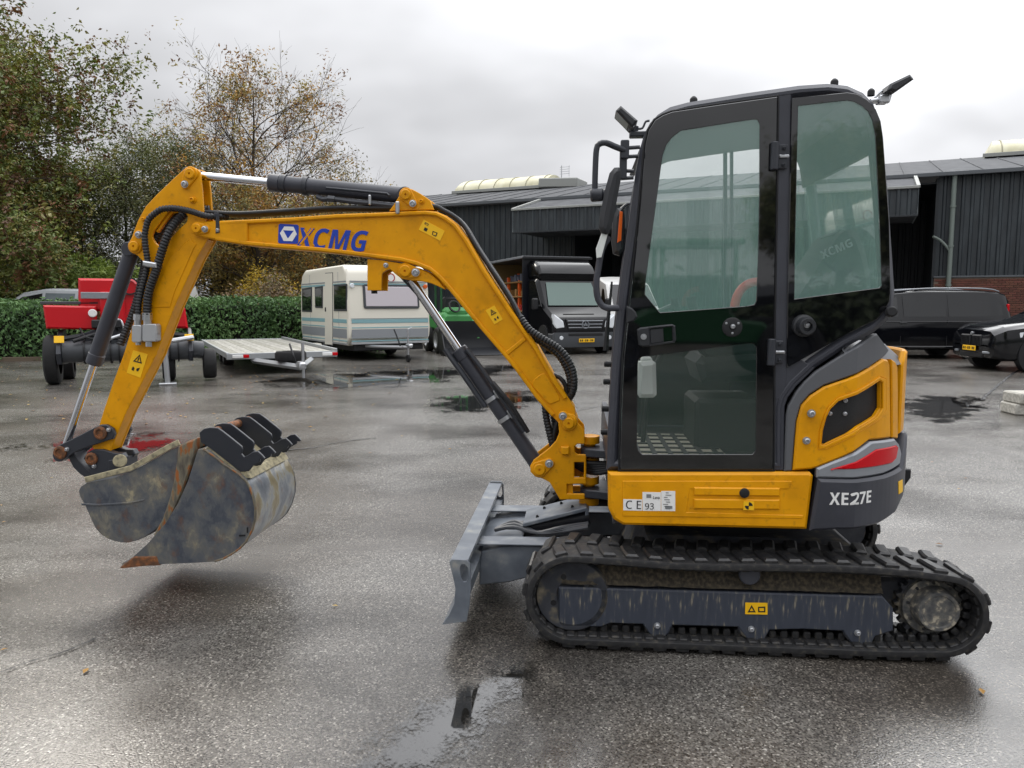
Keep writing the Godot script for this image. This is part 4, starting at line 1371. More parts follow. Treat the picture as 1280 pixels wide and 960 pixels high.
	# ------------- arm (dipper)
	var hole: Array = [-2.905,1.987, -2.861,1.989, -2.827,1.98, -2.807,1.951, -2.817,1.923, -2.866,1.882, -2.921,1.827, -2.949,1.804, -2.971,1.8, -2.99,1.817, -3.004,1.84, -3.007,1.858, -2.993,1.885, -2.946,1.94]
	var A: Array = [-2.732,2.176, -2.744,2.192, -2.773,2.206, -2.808,2.202, -2.88,2.144, -2.971,2.067, -3.035,2.007, -3.08,1.937, -3.112,1.868, -3.133,1.814, -3.132,1.789, -3.12,1.768, -3.092,1.753, -3.067,1.726, -3.058,1.684, -3.073,1.605, -3.124,1.428, -3.2,1.228, -3.262,1.09, -3.331,0.92, -3.38,0.788, -3.406,0.726, -3.38,0.695, -3.302,0.706, -3.209,0.904, -3.017,1.229, -2.902,1.487, -2.768,1.741, -2.708,1.832, -2.702,1.864, -2.713,1.914, -2.723,1.987, -2.725,2.081]
	g = Geo.new()
	g.prism(A, 0.038, 0.055, 0.003, [hole])
	g.prism(A, -0.055, -0.038, 0.003, [hole])
	var arm := part("dipper_arm", g, M.yellow, ex)
	# box between the plates below the opening, and the closing plates along the edges
	g = Geo.new()
	g.prism([-3.024,1.709, -2.968,1.767, -2.905,1.808, -2.833,1.849, -2.712,1.834, -2.773,1.739, -2.907,1.485, -3.022,1.227, -3.214,0.902, -3.304,0.71, -3.38,0.7, -3.401,0.728, -3.326,0.92, -3.258,1.09, -3.196,1.228, -3.118,1.428, -3.064,1.605], -0.048, 0.048)
	part("arm_box", g, M.yellow, arm)
	g = Geo.new()
	g.strip([-2.813,2.195, -2.88,2.14, -2.971,2.063, -3.033,2.003, -3.076,1.933, -3.108,1.867], 0.014, -0.040, 0.040)
	g.strip([-2.766,2.093, -2.816,2.037, -2.861,1.987, -2.905,1.983, -2.947,1.936, -2.993,1.881], 0.012, -0.040, 0.040)
	part("arm_closing_plate", g, M.yellow, arm)
	g = Geo.new()
	g.prism([-2.941,1.696, -2.912,1.742, -2.801,1.838, -2.765,1.809, -2.779,1.791, -2.894,1.567, -2.925,1.483, -3.022,1.481, -3.03,1.504], 0.053, 0.0585, 0.003)
	part("welded_plate", g, M.yellow, arm)
	pin_boss(arm, Vector3(-2.78, 2.169, 0.055), Vector3(-2.81, 2.116, 0.055), 0.038, 0.010)
	pin_boss(arm, Vector3(-3.101, 1.801, 0.055), Vector3(-3.073, 1.861, 0.055), 0.038, 0.010)
	bolt(arm, Vector3(-2.775, 2.037, 0.055), 0.018, Vector3(0, 0, 1), M.yellow)
	bolt(arm, Vector3(-3.047, 1.941, 0.055), 0.013, Vector3(0, 0, 1), M.yellow)
	var q3: Array = [-3.142,1.255, -3.061,1.234, -3.109,1.108, -3.185,1.134]
	var s3 := warn_plate(arm, q3, 0.0555)
	marks(s3, q3, 0.0565)
	# ------------- valve blocks and fittings
	g = Geo.new()
	g.prism([-3.115,1.383, -3.106,1.391, -3.069,1.391, -3.063,1.383, -3.067,1.307, -3.076,1.299, -3.111,1.299, -3.12,1.307], 0.055, 0.105, 0.004)
	g.prism([-3.058,1.387, -3.049,1.396, -2.987,1.396, -2.979,1.387, -2.983,1.312, -2.992,1.304, -3.054,1.303, -3.062,1.312], 0.055, 0.105, 0.004)
	var vb := part("valve_block", g, M.aluminium, arm)
	g = Geo.new()
	g.cyl(Vector3(-3.093, 1.391, 0.085), Vector3(-3.09, 1.425, 0.085), 0.018, 8)
	g.cyl(Vector3(-3.091, 1.416, 0.085), Vector3(-3.088, 1.446, 0.085), 0.022, 6)
	g.cyl(Vector3(-3.038, 1.393, 0.085), Vector3(-3.037, 1.433, 0.085), 0.020, 8)
	g.cyl(Vector3(-3.038, 1.416, 0.085), Vector3(-3.037, 1.454, 0.085), 0.025, 6)
	g.cyl(Vector3(-3.036, 1.303, 0.085), Vector3(-3.037, 1.277, 0.085), 0.016, 8)
	g.cyl(Vector3(-3.094, 1.298, 0.085), Vector3(-3.094, 1.285, 0.085), 0.014, 8)
	g.cyl(Vector3(-2.994, 1.349, 0.085), Vector3(-2.981, 1.349, 0.085), 0.013, 8)
	part("fitting", g, M.zinc, vb)
	hose([Vector3(-2.607, 1.953, 0.02), Vector3(-2.636, 1.951, 0.05), Vector3(-2.677, 1.949, 0.08), Vector3(-2.71, 1.955, 0.085), Vector3(-2.768, 1.974, 0.085), Vector3(-2.816, 1.985, 0.085), Vector3(-2.862, 1.992, 0.085), Vector3(-2.897, 1.992, 0.085), Vector3(-2.936, 1.986, 0.085), Vector3(-2.972, 1.964, 0.085), Vector3(-3.003, 1.938, 0.085), Vector3(-3.019, 1.901, 0.085), Vector3(-3.03, 1.849, 0.085), Vector3(-3.027, 1.782, 0.085), Vector3(-3.021, 1.716, 0.085), Vector3(-3.038, 1.646, 0.085), Vector3(-3.061, 1.575, 0.085), Vector3(-3.081, 1.5, 0.085), Vector3(-3.089, 1.429, 0.085)], 0.0155)
	hose([Vector3(-2.725, 1.996, -0.02), Vector3(-2.785, 1.994, 0), Vector3(-2.828, 1.98, 0.02), Vector3(-2.857, 1.944, 0.05), Vector3(-2.889, 1.884, 0.085), Vector3(-2.917, 1.817, 0.095), Vector3(-2.947, 1.74, 0.095), Vector3(-2.972, 1.67, 0.095), Vector3(-3.007, 1.596, 0.09), Vector3(-3.029, 1.525, 0.088), Vector3(-3.038, 1.433, 0.085)], 0.021)
	hose([Vector3(-2.74, 1.992, -0.05), Vector3(-2.81, 1.994, -0.03), Vector3(-2.865, 1.97, 0), Vector3(-2.929, 1.938, 0), Vector3(-2.98, 1.892, 0), Vector3(-3.022, 1.838, 0)], 0.022)
	hose([Vector3(-3.03, 1.858, -0.03), Vector3(-3.087, 1.756, -0.02), Vector3(-3.115, 1.65, -0.02), Vector3(-3.142, 1.534, -0.01), Vector3(-3.183, 1.414, 0), Vector3(-3.212, 1.329, 0.02), Vector3(-3.225, 1.278, 0.04)], 0.019)
	g = Geo.new()
	g.prism([-3.027,1.723, -2.989,1.717, -2.954,1.711, -2.955,1.686, -2.999,1.69, -3.029,1.699], 0.058, 0.125, 0.006)
	part("hose_clamp", g, M.zinc, arm)
	# ------------- cylinders
	var c1 := cylinder("arm_cylinder", Vector3(-1.663, 2.053, 0), Vector3(-2.808, 2.172, 0), 0.043, 0.0215, 0.63)
	g = Geo.new()
	for t in [0.36, 0.46]:
		var a: Vector3 = Vector3(-1.663, 2.053, 0).lerp(Vector3(-2.808, 2.172, 0), t + 0.1)
		g.lathe(a, Vector3(-1, 0.1, 0), [Vector2(-0.012, 0.044), Vector2(-0.012, 0.049), Vector2(0.012, 0.049), Vector2(0.012, 0.044)], 24)
	part("clamp_band", g, M.dark_paint, c1)
	g = Geo.new()
	g.tube(Geo.curve([Vector3(-2.121, 2.049, 0.03), Vector3(-2.086, 2.034, 0.045), Vector3(-2.043, 2.035, 0.05), Vector3(-1.934, 2.02, 0.05), Vector3(-1.843, 2.011, 0.05), Vector3(-1.728, 1.998, 0.045), Vector3(-1.69, 1.995, 0.03)], 0.03), 0.013, 8)
	g.cyl(Vector3(-2.059, 2.036, 0.05), Vector3(-2.022, 2.032, 0.05), 0.018, 6)
	part("steel_pipe", g, M.dark_paint, c1)
	g = Geo.new()
	g.box(Vector3(-1.838, 2.025, 0.06), Vector3(0.014, 0.05, 0.02), 0.004)
	part("pipe_clamp", g, M.zinc, c1)
	g = Geo.new()
	g.strip([-2.075,2.085, -1.906,2.068, -1.755,2.052, -1.747,2.042], 0.014, 0.03, 0.046, 0.005)
	part("port_housing", g, M.dark_paint, c1)
	cylinder("bucket_cylinder", Vector3(-3.152, 1.789, 0), Vector3(-3.614, 0.672, 0), 0.040, 0.020, 0.55)
	var c3 := cylinder("boom_cylinder", Vector3(-0.972, 0.641, 0), Vector3(-1.673, 1.669, 0), 0.041, 0.0205, 0.61)
	g = Geo.new()
	g.tube(Geo.curve([Vector3(-1.351, 1.271, 0.045), Vector3(-1.28, 1.181, 0.05), Vector3(-1.206, 1.074, 0.05), Vector3(-1.123, 0.95, 0.05), Vector3(-1.053, 0.842, 0.045)], 0.03), 0.012, 8)
	g.tube(Geo.curve([Vector3(-1.468, 1.269, 0.02), Vector3(-1.366, 1.129, 0.03), Vector3(-1.258, 0.971, 0.03)], 0.03), 0.015, 8)
	part("steel_pipe", g, M.dark_paint, c3)
	g = Geo.new()
	for t in [0.16, 0.26]:
		var a: Vector3 = Vector3(-0.972, 0.641, 0).lerp(Vector3(-1.673, 1.669, 0), t + 0.1)
		g.lathe(a, Vector3(-0.56, 0.83, 0), [Vector2(-0.010, 0.042), Vector2(-0.010, 0.049), Vector2(0.010, 0.049), Vector2(0.010, 0.042)], 24)
		g.box(a + Vector3(0.035, 0.03, 0.035), Vector3(0.05, 0.03, 0.03), 0.005, Basis(Vector3(0, 0, 1), -0.95))
	part("clamp_band", g, M.zinc, c3)
	g = Geo.new()
	g.strip([-1.731,1.659, -1.63,1.55, -1.526,1.399, -1.302,1.037, -1.124,0.791], 0.024, -0.062, -0.03, 0.004)
	part("rod_guard", g, M.dark_paint, ex)
	hose([Vector3(-1.214, 1.099, 0.05), Vector3(-1.171, 1.052, 0.07), Vector3(-1.13, 1.003, 0.07), Vector3(-1.081, 0.927, 0.06), Vector3(-1.033, 0.842, 0.04)], 0.012, false)
	# ------------- hose run along the boom's back
	for k in 4:
		var z := 0.045 - 0.03 * k
		var up := 1.5 * (k % 2)
		hose([Vector3(-2.716, 1.977, 0) + Vector3(0, 0, z), Vector3(-2.551, 1.967, 0) + Vector3(0, 0, z), Vector3(-2.334, 1.975, 0) + Vector3(0, 0, z), Vector3(-2.035, 1.991, 0) + Vector3(0, 0, z), Vector3(-1.756, 1.988, 0) + Vector3(0, 0, z), Vector3(-1.531, 1.995, 0) + Vector3(0, 0, z), Vector3(-1.465, 1.973, 0) + Vector3(0, 0, z), Vector3(-1.374, 1.911, 0) + Vector3(0, 0, z), Vector3(-1.284, 1.769, 0) + Vector3(0, 0, z), Vector3(-1.144, 1.557, 0) + Vector3(0, 0, z), Vector3(-1.078, 1.434, 0) + Vector3(0, 0, z)], 0.0115, false)
	g = Geo.new()
	g.prism([-2.651,1.967, -2.625,1.967, -2.625,1.866, -2.647,1.862, -2.643,1.943], 0.08, 0.086, 0.002)
	var hb := part("hose_bracket", g, M.dark_paint, boom)
	bolt(hb, Vector3(-2.634, 1.879, 0.087), 0.010)
	g = Geo.new()
	g.box(Vector3(-1.69, 1.983, 0.085), Vector3(0.02, 0.06, 0.02), 0.004)
	part("hose_clamp", g, M.zinc, boom)
	hose([Vector3(-1.074, 1.435, 0.05), Vector3(-1.024, 1.371, 0.07), Vector3(-0.95, 1.323, 0.08), Vector3(-0.869, 1.271, 0.08), Vector3(-0.816, 1.199, 0.08), Vector3(-0.796, 1.122, 0.08), Vector3(-0.803, 1.054, 0.06), Vector3(-0.836, 0.996, 0.02), Vector3(-0.869, 0.918, -0.02), Vector3(-0.894, 0.812, -0.02)], 0.017)
	hose([Vector3(-1.085, 1.435, 0.02), Vector3(-1.034, 1.353, 0.03), Vector3(-0.952, 1.297, 0.03), Vector3(-0.878, 1.24, 0.03), Vector3(-0.833, 1.166, 0.03), Vector3(-0.816, 1.092, 0.03), Vector3(-0.828, 1.031, 0), Vector3(-0.87, 0.958, -0.04), Vector3(-0.911, 0.83, -0.04)], 0.017)
	hose([Vector3(-0.912, 1.138, 0), Vector3(-0.87, 1.124, 0.02), Vector3(-0.841, 1.083, 0.02), Vector3(-0.836, 1.025, 0.02), Vector3(-0.853, 0.98, 0)], 0.012, false)
	for k in 3: hose([Vector3(-0.947, 0.986, 0.02), Vector3(-0.939, 0.915, 0.02), Vector3(-0.918, 0.819, 0.02), Vector3(-0.893, 0.727, 0)].map(func(q): return q + Vector3(0.035 * k, 0.01 * k, -0.035 * k)), 0.018)
	# ------------- bucket linkage
	g = Geo.new()
	var LK: Array = [-3.583,0.736, -3.559,0.747, -3.447,0.799, -3.362,0.842, -3.33,0.855, -3.298,0.856, -3.263,0.835, -3.254,0.804, -3.267,0.778, -3.299,0.769, -3.452,0.718, -3.499,0.696, -3.528,0.671, -3.56,0.662, -3.592,0.672, -3.606,0.698, -3.6,0.72]
	g.prism(LK, 0.062, 0.085, 0.004)
	g.prism(LK, -0.085, -0.062, 0.004)
	var lk := part("tipping_link", g, M.dark_paint, ex)
	for q in [[Vector3(-3.567, 0.7, 0.086), Vector3(-3.527, 0.719, 0.086)], [Vector3(-3.331, 0.811, 0.086), Vector3(-3.284, 0.829, 0.086)]]:
		g = Geo.new()
		g.lathe(q[0], Vector3(0, 0, 1), [Vector2(-0.02, 0.036), Vector2(0.008, 0.036), Vector2(0.012, 0.03), Vector2(0.012, 0.022), Vector2(0.006, 0.02), Vector2(0.006, 0)], 22)
		part("link_pin", g, M.rusty, lk)
		bolt(lk, q[1], 0.012)
	g = Geo.new()
	for z in [0.0]:
		g.prism([-3.555,0.674, -3.517,0.692, -3.483,0.644, -3.449,0.605, -3.409,0.57, -3.408,0.525, -3.434,0.54, -3.488,0.573, -3.527,0.612], -0.05, 0.05, 0.004)
	part("push_link", g, M.dark_paint, ex)
	g = Geo.new()
	for z in [[0.03, 0.075], [-0.075, -0.03]]:
		g.prism([-3.447,0.667, -3.422,0.701, -3.389,0.717, -3.334,0.718, -3.267,0.699, -3.226,0.698, -3.214,0.676, -3.239,0.64, -3.294,0.617, -3.296,0.586, -3.385,0.545, -3.407,0.567, -3.413,0.611], z[0], z[1], 0.004)
	g.prism([-3.301,0.661, -3.228,0.671, -3.231,0.605, -3.306,0.573], -0.08, 0.08, 0.004)
	var cp := part("bucket_hitch", g, M.dark_paint, ex)
	g = Geo.new()
	g.lathe(Vector3(-3.397, 0.667, 0.076), Vector3(0, 0, 1), [Vector2(-0.02, 0.034), Vector2(0.01, 0.034), Vector2(0.014, 0.026), Vector2(0.014, 0.02), Vector2(0.008, 0.018), Vector2(0.008, 0)], 20)
	part("hitch_pin", g, M.rusty, cp)
	bolt(cp, Vector3(-3.384, 0.627, 0.076), 0.012)
	bolt(cp, Vector3(-3.389, 0.554, 0.076), 0.010)
	g = Geo.new()
	g.cyl(Vector3(-3.209, 0.668, 0.12), Vector3(-3.361, 0.616, -0.12) , 0.035, 18, 0.004)
	part("hitch_roller", g, M.mud_light, cp)
	# ------------- the bucket on the arm, jaw turned to the cab
	var L: Array = [-3.323,0.574, -3.355,0.554, -3.368,0.532, -3.363,0.498, -3.337,0.452, -3.316,0.397, -3.289,0.333, -3.26,0.3, -3.226,0.279, -3.174,0.263, -3.122,0.258, -3.069,0.27, -3.019,0.291, -2.97,0.324, -2.933,0.36, -2.887,0.424, -2.849,0.493, -2.81,0.582, -2.797,0.683, -2.801,0.779, -2.853,0.757, -2.959,0.699, -3.071,0.64, -3.182,0.6]
	var bk := Node3D.new()
	bk.name = "bucket"
	ex.add_child(bk)
	for z in [0.24, -0.225]:
		g = Geo.new()
		g.prism(L, z - 0.014, z, 0.002)
		part("side_plate", g, M.bucket_steel, bk)
	g = Geo.new()
	g.strip([-2.801,0.779, -2.853,0.755, -2.96,0.697, -3.071,0.638, -3.182,0.596, -3.323,0.572, -3.355,0.552, -3.368,0.532, -3.363,0.498, -3.337,0.452, -3.316,0.397, -3.289,0.333, -3.26,0.3, -3.226,0.279, -3.174,0.263, -3.122,0.258, -3.069,0.27, -3.019,0.291, -2.97,0.324], 0.010, -0.235, 0.236)
	part("bucket_shell", g, M.bucket_steel, bk)
	g = Geo.new()
	g.strip([-3.323,0.576, -3.071,0.642, -2.959,0.701, -2.853,0.759, -2.801,0.783], 0.030, 0.236, 0.248, 0.003)
	part("rim_bar", g, M.mud_light, bk)
	g = Geo.new()
	g.prism([-3.358,0.465, -3.262,0.463, -3.095,0.477, -3.007,0.496, -3.008,0.488, -3.096,0.467, -3.262,0.452, -3.355,0.454], 0.238, 0.244, 0.002)
	part("weld_seam", g, M.bucket_steel, bk)
	g = Geo.new()
	g.prism([-2.804,0.78, -2.752,0.806, -2.709,0.819, -2.705,0.766, -2.736,0.682, -2.77,0.598, -2.823,0.475, -2.88,0.368, -2.925,0.32, -2.96,0.311, -2.908,0.397, -2.864,0.508, -2.833,0.618, -2.816,0.706], 0.20, 0.262, 0.008)
	part("side_cutter", g, M.weathered_edge, bk)
	g = Geo.new()
	g.prism([-2.752,0.806, -2.709,0.819, -2.705,0.77, -2.741,0.757], -0.24, 0.235, 0.006)
	part("cutting_edge", g, M.weathered_edge, bk)
	build_second_bucket()

func build_second_bucket() -> void:
	var b := thing("digging_bucket", "muddy blue-grey digging bucket with four hook ears, clamped against the bucket on the excavator's arm", "bucket", ex.position, ex.rotation.y)
	var R: Array = [-2.687,0.77, -2.663,0.773, -2.634,0.765, -2.598,0.737, -2.557,0.701, -2.508,0.671, -2.469,0.645, -2.439,0.613, -2.42,0.576, -2.403,0.527, -2.396,0.473, -2.401,0.415, -2.42,0.352, -2.451,0.295, -2.486,0.259, -2.53,0.228, -2.573,0.204, -2.621,0.187, -2.779,0.174, -2.943,0.163, -3.127,0.145, -3.067,0.195, -2.977,0.274, -2.877,0.383, -2.805,0.489, -2.747,0.607]
	var g: Geo
	for z in [0.285, -0.265]:
		g = Geo.new()
		g.prism(R, z - 0.014, z, 0.002)
		part("side_plate", g, M.bucket_steel, b)
	g = Geo.new()
	g.strip([-2.687,0.768, -2.664,0.771, -2.634,0.763, -2.598,0.735, -2.557,0.699, -2.508,0.669, -2.469,0.643, -2.44,0.611, -2.42,0.574, -2.405,0.527, -2.399,0.473, -2.403,0.415, -2.422,0.352, -2.453,0.297, -2.488,0.261, -2.53,0.232, -2.573,0.208, -2.62,0.192, -2.779,0.176, -2.943,0.165, -3.126,0.147], -0.014, -0.272, 0.279)
	part("bucket_shell", g, M.bucket_back, b)
	g = Geo.new()
	g.strip([-2.655,0.775, -2.598,0.739, -2.557,0.703, -2.508,0.673, -2.469,0.647, -2.435,0.611, -2.416,0.574, -2.401,0.527, -2.392,0.474, -2.396,0.415, -2.415,0.353, -2.449,0.295, -2.484,0.257, -2.528,0.226, -2.573,0.201, -2.621,0.185], -0.010, 0.276, 0.291, 0.003)
	part("rim_bar", g, M.weathered_edge, b)
	g = Geo.new()
	g.prism([-3.135,0.142, -3.054,0.204, -2.932,0.208, -2.918,0.159], -0.275, 0.29, 0.006)
	part("cutting_edge", g, M.rusty, b)
	# mounting beam and the four hook ears
	g = Geo.new()
	g.prism([-2.668,0.764, -2.637,0.789, -2.548,0.716, -2.482,0.66, -2.445,0.652, -2.425,0.62, -2.463,0.619, -2.52,0.659, -2.57,0.687, -2.623,0.732], -0.25, 0.262, 0.004)
	part("mounting_beam", g, M.mud_light, b)
	var E0: Array = [-2.687,0.851, -2.662,0.872, -2.629,0.879, -2.589,0.877, -2.565,0.861, -2.516,0.823, -2.469,0.785, -2.464,0.766, -2.47,0.746, -2.458,0.731, -2.44,0.738, -2.411,0.757, -2.384,0.761, -2.364,0.743, -2.35,0.727, -2.357,0.719, -2.373,0.721, -2.378,0.704, -2.412,0.687, -2.434,0.658, -2.48,0.653, -2.546,0.705, -2.636,0.774, -2.681,0.802]
	for z in [0.265, 0.125, -0.11, -0.245]:
		g = Geo.new()
		g.prism(E0, z - 0.016, z, 0.0025)
		part("hook_ear", g, M.ear_steel, b)
	g = Geo.new()
	g.cyl(Vector3(-2.652, 0.842, 0.26), Vector3(-2.652, 0.842, 0.26) - Vector3(0, 0, 0.52), 0.022, 14)
	part("cross_tube", g, M.rusty, b)
	g = Geo.new()
	g.prism([-2.445,0.373, -2.439,0.373, -2.44,0.344, -2.446,0.344], 0.284, 0.289)
	g.prism([-2.487,0.333, -2.455,0.335, -2.455,0.327, -2.487,0.324], 0.284, 0.289)
	part("welded_lug", g, M.dark, b)



# ---------------------------------------------------------------- the yard
func build_ground() -> void:
	var st := SurfaceTool.new()
	st.begin(Mesh.PRIMITIVE_TRIANGLES)
	var R := 400.0
	for q in [[-R, -R], [R, -R], [R, R], [-R, -R], [R, R], [-R, R]]:
		st.set_normal(Vector3.UP)
		st.set_uv(Vector2(q[0], q[1]) / 3.2)
		st.set_uv2(Vector2(q[0], q[1]) / 23.0)
		st.add_vertex(Vector3(q[0], 0, q[1]))
	var m := mat(Color.WHITE, 0.26)
	m.metallic_specular = 0.9
	m.albedo_texture = noise_tex(2048, 0.25, [[0.0, rgb(56, 54, 51)], [0.4, rgb(88, 85, 81)], [0.75, rgb(110, 107, 102)], [0.94, rgb(132, 129, 123)], [1.0, rgb(190, 186, 178)]], 31, 1, 0.0, FastNoiseLite.TYPE_CELLULAR, FastNoiseLite.RETURN_CELL_VALUE)
	m.heightmap_enabled = true
	m.heightmap_scale = 0.11
	m.heightmap_texture = noise_tex(2048, 0.25, [[0.0, Color.WHITE], [0.6, Color(0.5, 0.5, 0.5)], [1.0, Color.BLACK]], 31, 1, 0.0, FastNoiseLite.TYPE_CELLULAR, FastNoiseLite.RETURN_DISTANCE)
	m.detail_enabled = true
	m.detail_blend_mode = BaseMaterial3D.BLEND_MODE_MUL
	m.detail_uv_layer = BaseMaterial3D.DETAIL_UV_2
	m.detail_albedo = noise_tex(1024, 0.008, [[0.0, Color(0.60, 0.57, 0.54)], [0.3, Color(0.80, 0.78, 0.76)], [0.55, Color(1, 1, 1)], [1.0, Color(0.88, 0.86, 0.84)]], 33, 7)
	alone("asphalt_yard", st.commit(), m, "", "", "", "structure")
	# damp patches: water standing between the stones, drying unevenly
	st = SurfaceTool.new()
	st.begin(Mesh.PRIMITIVE_TRIANGLES)
	for q in [[0, 0], [1, 0], [1, 1], [0, 0], [1, 1], [0, 1]]:
		st.set_normal(Vector3.UP)
		st.set_uv(Vector2(q[0], q[1]) * 2.0)
		st.add_vertex(Vector3(-17.0 + 34.0 * q[0], 0.004, -19.0 + 20.0 * q[1]))
	var dm := mat(Color.WHITE, 0.16)
	var dt := noise_tex(1024, 0.005, [[0.0, Color(0.16, 0.15, 0.14, 0.0)], [0.42, Color(0.16, 0.15, 0.14, 0.0)], [0.6, Color(0.15, 0.14, 0.13, 0.14)], [0.8, Color(0.14, 0.13, 0.12, 0.34)], [1.0, Color(0.12, 0.115, 0.11, 0.55)]], 37, 8)
	dt.noise.fractal_gain = 0.6
	dm.albedo_texture = dt
	dm.transparency = BaseMaterial3D.TRANSPARENCY_ALPHA
	dm.metallic_specular = 0.8
	alone("damp_water_film", st.commit(), dm, "", "", "", "structure")
	puddle([Vector3(0.049, 0, -3.024), Vector3(0.055, 0, -2.943), Vector3(-0.025, 0, -2.829), Vector3(-0.107, 0, -2.645), Vector3(-0.178, 0, -2.492), Vector3(-0.246, 0, -2.346), Vector3(-0.479, 0, -2.346), Vector3(-0.426, 0, -2.516), Vector3(-0.327, 0, -2.711), Vector3(-0.208, 0, -2.804), Vector3(-0.126, 0, -2.878), Vector3(-0.039, 0, -2.976)], 0.14, 0.10, 1)
	puddle([Vector3(-4.509, 0, -14.859), Vector3(-3.64, 0, -16.585), Vector3(-2.18, 0, -17.392), Vector3(0, 0, -18.517), Vector3(0.273, 0, -17.392), Vector3(-1.311, 0, -15.676), Vector3(-2.111, 0, -14.409), Vector3(-3.16, 0, -13.715), Vector3(-3.886, 0, -13.849)], 0.9, 1.0, 2)
	puddle([Vector3(-1.074, 0, -12.187), Vector3(-0.539, 0, -12.848), Vector3(0.202, 0, -12.848), Vector3(0.503, 0, -11.981), Vector3(-0.116, 0, -11.048), Vector3(-0.788, 0, -10.713)], 0.5, 0.6, 3)
	puddle([Vector3(5.815, 0, -11.496), Vector3(6.703, 0, -12.293), Vector3(7.346, 0, -12.4), Vector3(7.136, 0, -11.685), Vector3(6.52, 0, -10.795), Vector3(5.979, 0, -10.248), Vector3(5.401, 0, -9.685), Vector3(5.614, 0, -10.475)], 0.25, 0.45, 4)
	puddle([Vector3(-4.914, 0, -8.027), Vector3(-4.702, 0, -8.412), Vector3(-4.154, 0, -8.565), Vector3(-3.727, 0, -8.215), Vector3(-4.038, 0, -7.803), Vector3(-4.541, 0, -7.675)], 0.6, 0.8, 5)
	crack([Vector3(-2.435, 0, -7.43), Vector3(-2.291, 0, -7.803), Vector3(-2.078, 0, -7.936), Vector3(-1.874, 0, -8.263), Vector3(-1.526, 0, -8.514)], 0.030, 7)
	crack([Vector3(7.39, 0, -11.981), Vector3(8.579, 0, -13.585), Vector3(10.423, 0, -16.027), Vector3(11.679, 0, -17.606)], 0.05, 8)
	crack([Vector3(-2.089, 0, -2.996), Vector3(-2.02, 0, -3.095), Vector3(-1.945, 0, -3.169), Vector3(-1.867, 0, -3.312)], 0.012, 9)
	crack([Vector3(0.539, 0, -10.248), Vector3(1.028, 0, -10.878), Vector3(1.436, 0, -11.403)], 0.02, 10)
	# wind-blown leaves, most of them near the hedge
	var r := RandomNumberGenerator.new()
	r.seed = 9
	var lm := Geo.new()
	lm.quad(Vector3(-0.03, 0, 0), Vector3(0, 0.006, 0.016), Vector3(0.035, 0.002, 0), Vector3(0, 0.008, -0.016))
	var mm := MultiMesh.new()
	mm.transform_format = MultiMesh.TRANSFORM_3D
	mm.use_colors = true
	mm.mesh = lm.mesh(0.0)
	mm.instance_count = 420
	for i in mm.instance_count:
		var p := Vector3(r.randf_range(-13, -2), 0.007, r.randf_range(-19, -9)) if i < 380 else Vector3(r.randf_range(-4, 4), 0.007, r.randf_range(-9, -2))
		mm.set_instance_transform(i, Transform3D(Basis(Vector3.UP, r.randf() * TAU).scaled(Vector3.ONE * r.randf_range(0.6, 1.3) * (1.0 if i < 380 else 0.6)), p))
		mm.set_instance_color(i, [Color(0.30, 0.16, 0.03), Color(0.18, 0.09, 0.03), Color(0.36, 0.24, 0.05)][i % 3])
	var mi := MultiMeshInstance3D.new()
	mi.name = "fallen_leaves"
	mi.multimesh = mm
	mi.material_override = mat(Color.WHITE, 0.7)
	mi.material_override.vertex_color_use_as_albedo = true
	add_child(mi)
	tag(mi, "brown and yellow fallen leaves scattered over the wet yard", "leaves", "", "stuff")
	# strip of bare soil under the hedge, with its kerb
	var kb := Geo.new()
	kb.box(Vector3(7.3, 0.05, 0.75), Vector3(14.8, 0.12, 0.10), 0.01)
	var kerb := alone("kerb", kb, M.soil_kerb, "", "", "", "structure")
	kerb.position = Vector3(-24.0, 0, -19.2)
	kerb.rotation.y = atan2(2.4, 14.4)

func crack(line: Array, w: float, sd: int) -> void:
	# a weathered joint in the asphalt
	var r := RandomNumberGenerator.new()
	r.seed = sd
	var g := Geo.new()
	var pts := Geo.curve(line, 0.05)
	var a0 := Vector3.ZERO
	var b0 := Vector3.ZERO
	for i in pts.size():
		var d := (pts[mini(i + 1, pts.size() - 1)] - pts[maxi(i - 1, 0)]).normalized()
		var s := Vector3(-d.z, 0, d.x)
		var c := pts[i] + s * r.randf_range(-0.5, 0.5) * w + Vector3(0, 0.0085, 0)
		var h := w * r.randf_range(0.15, 0.6)
		var a := c - s * h
		var b := c + s * h
		if i: g.quad(a0, b0, b, a)
		a0 = a
		b0 = b
	alone("ground_crack", g, M.dark, "", "", "", "structure")

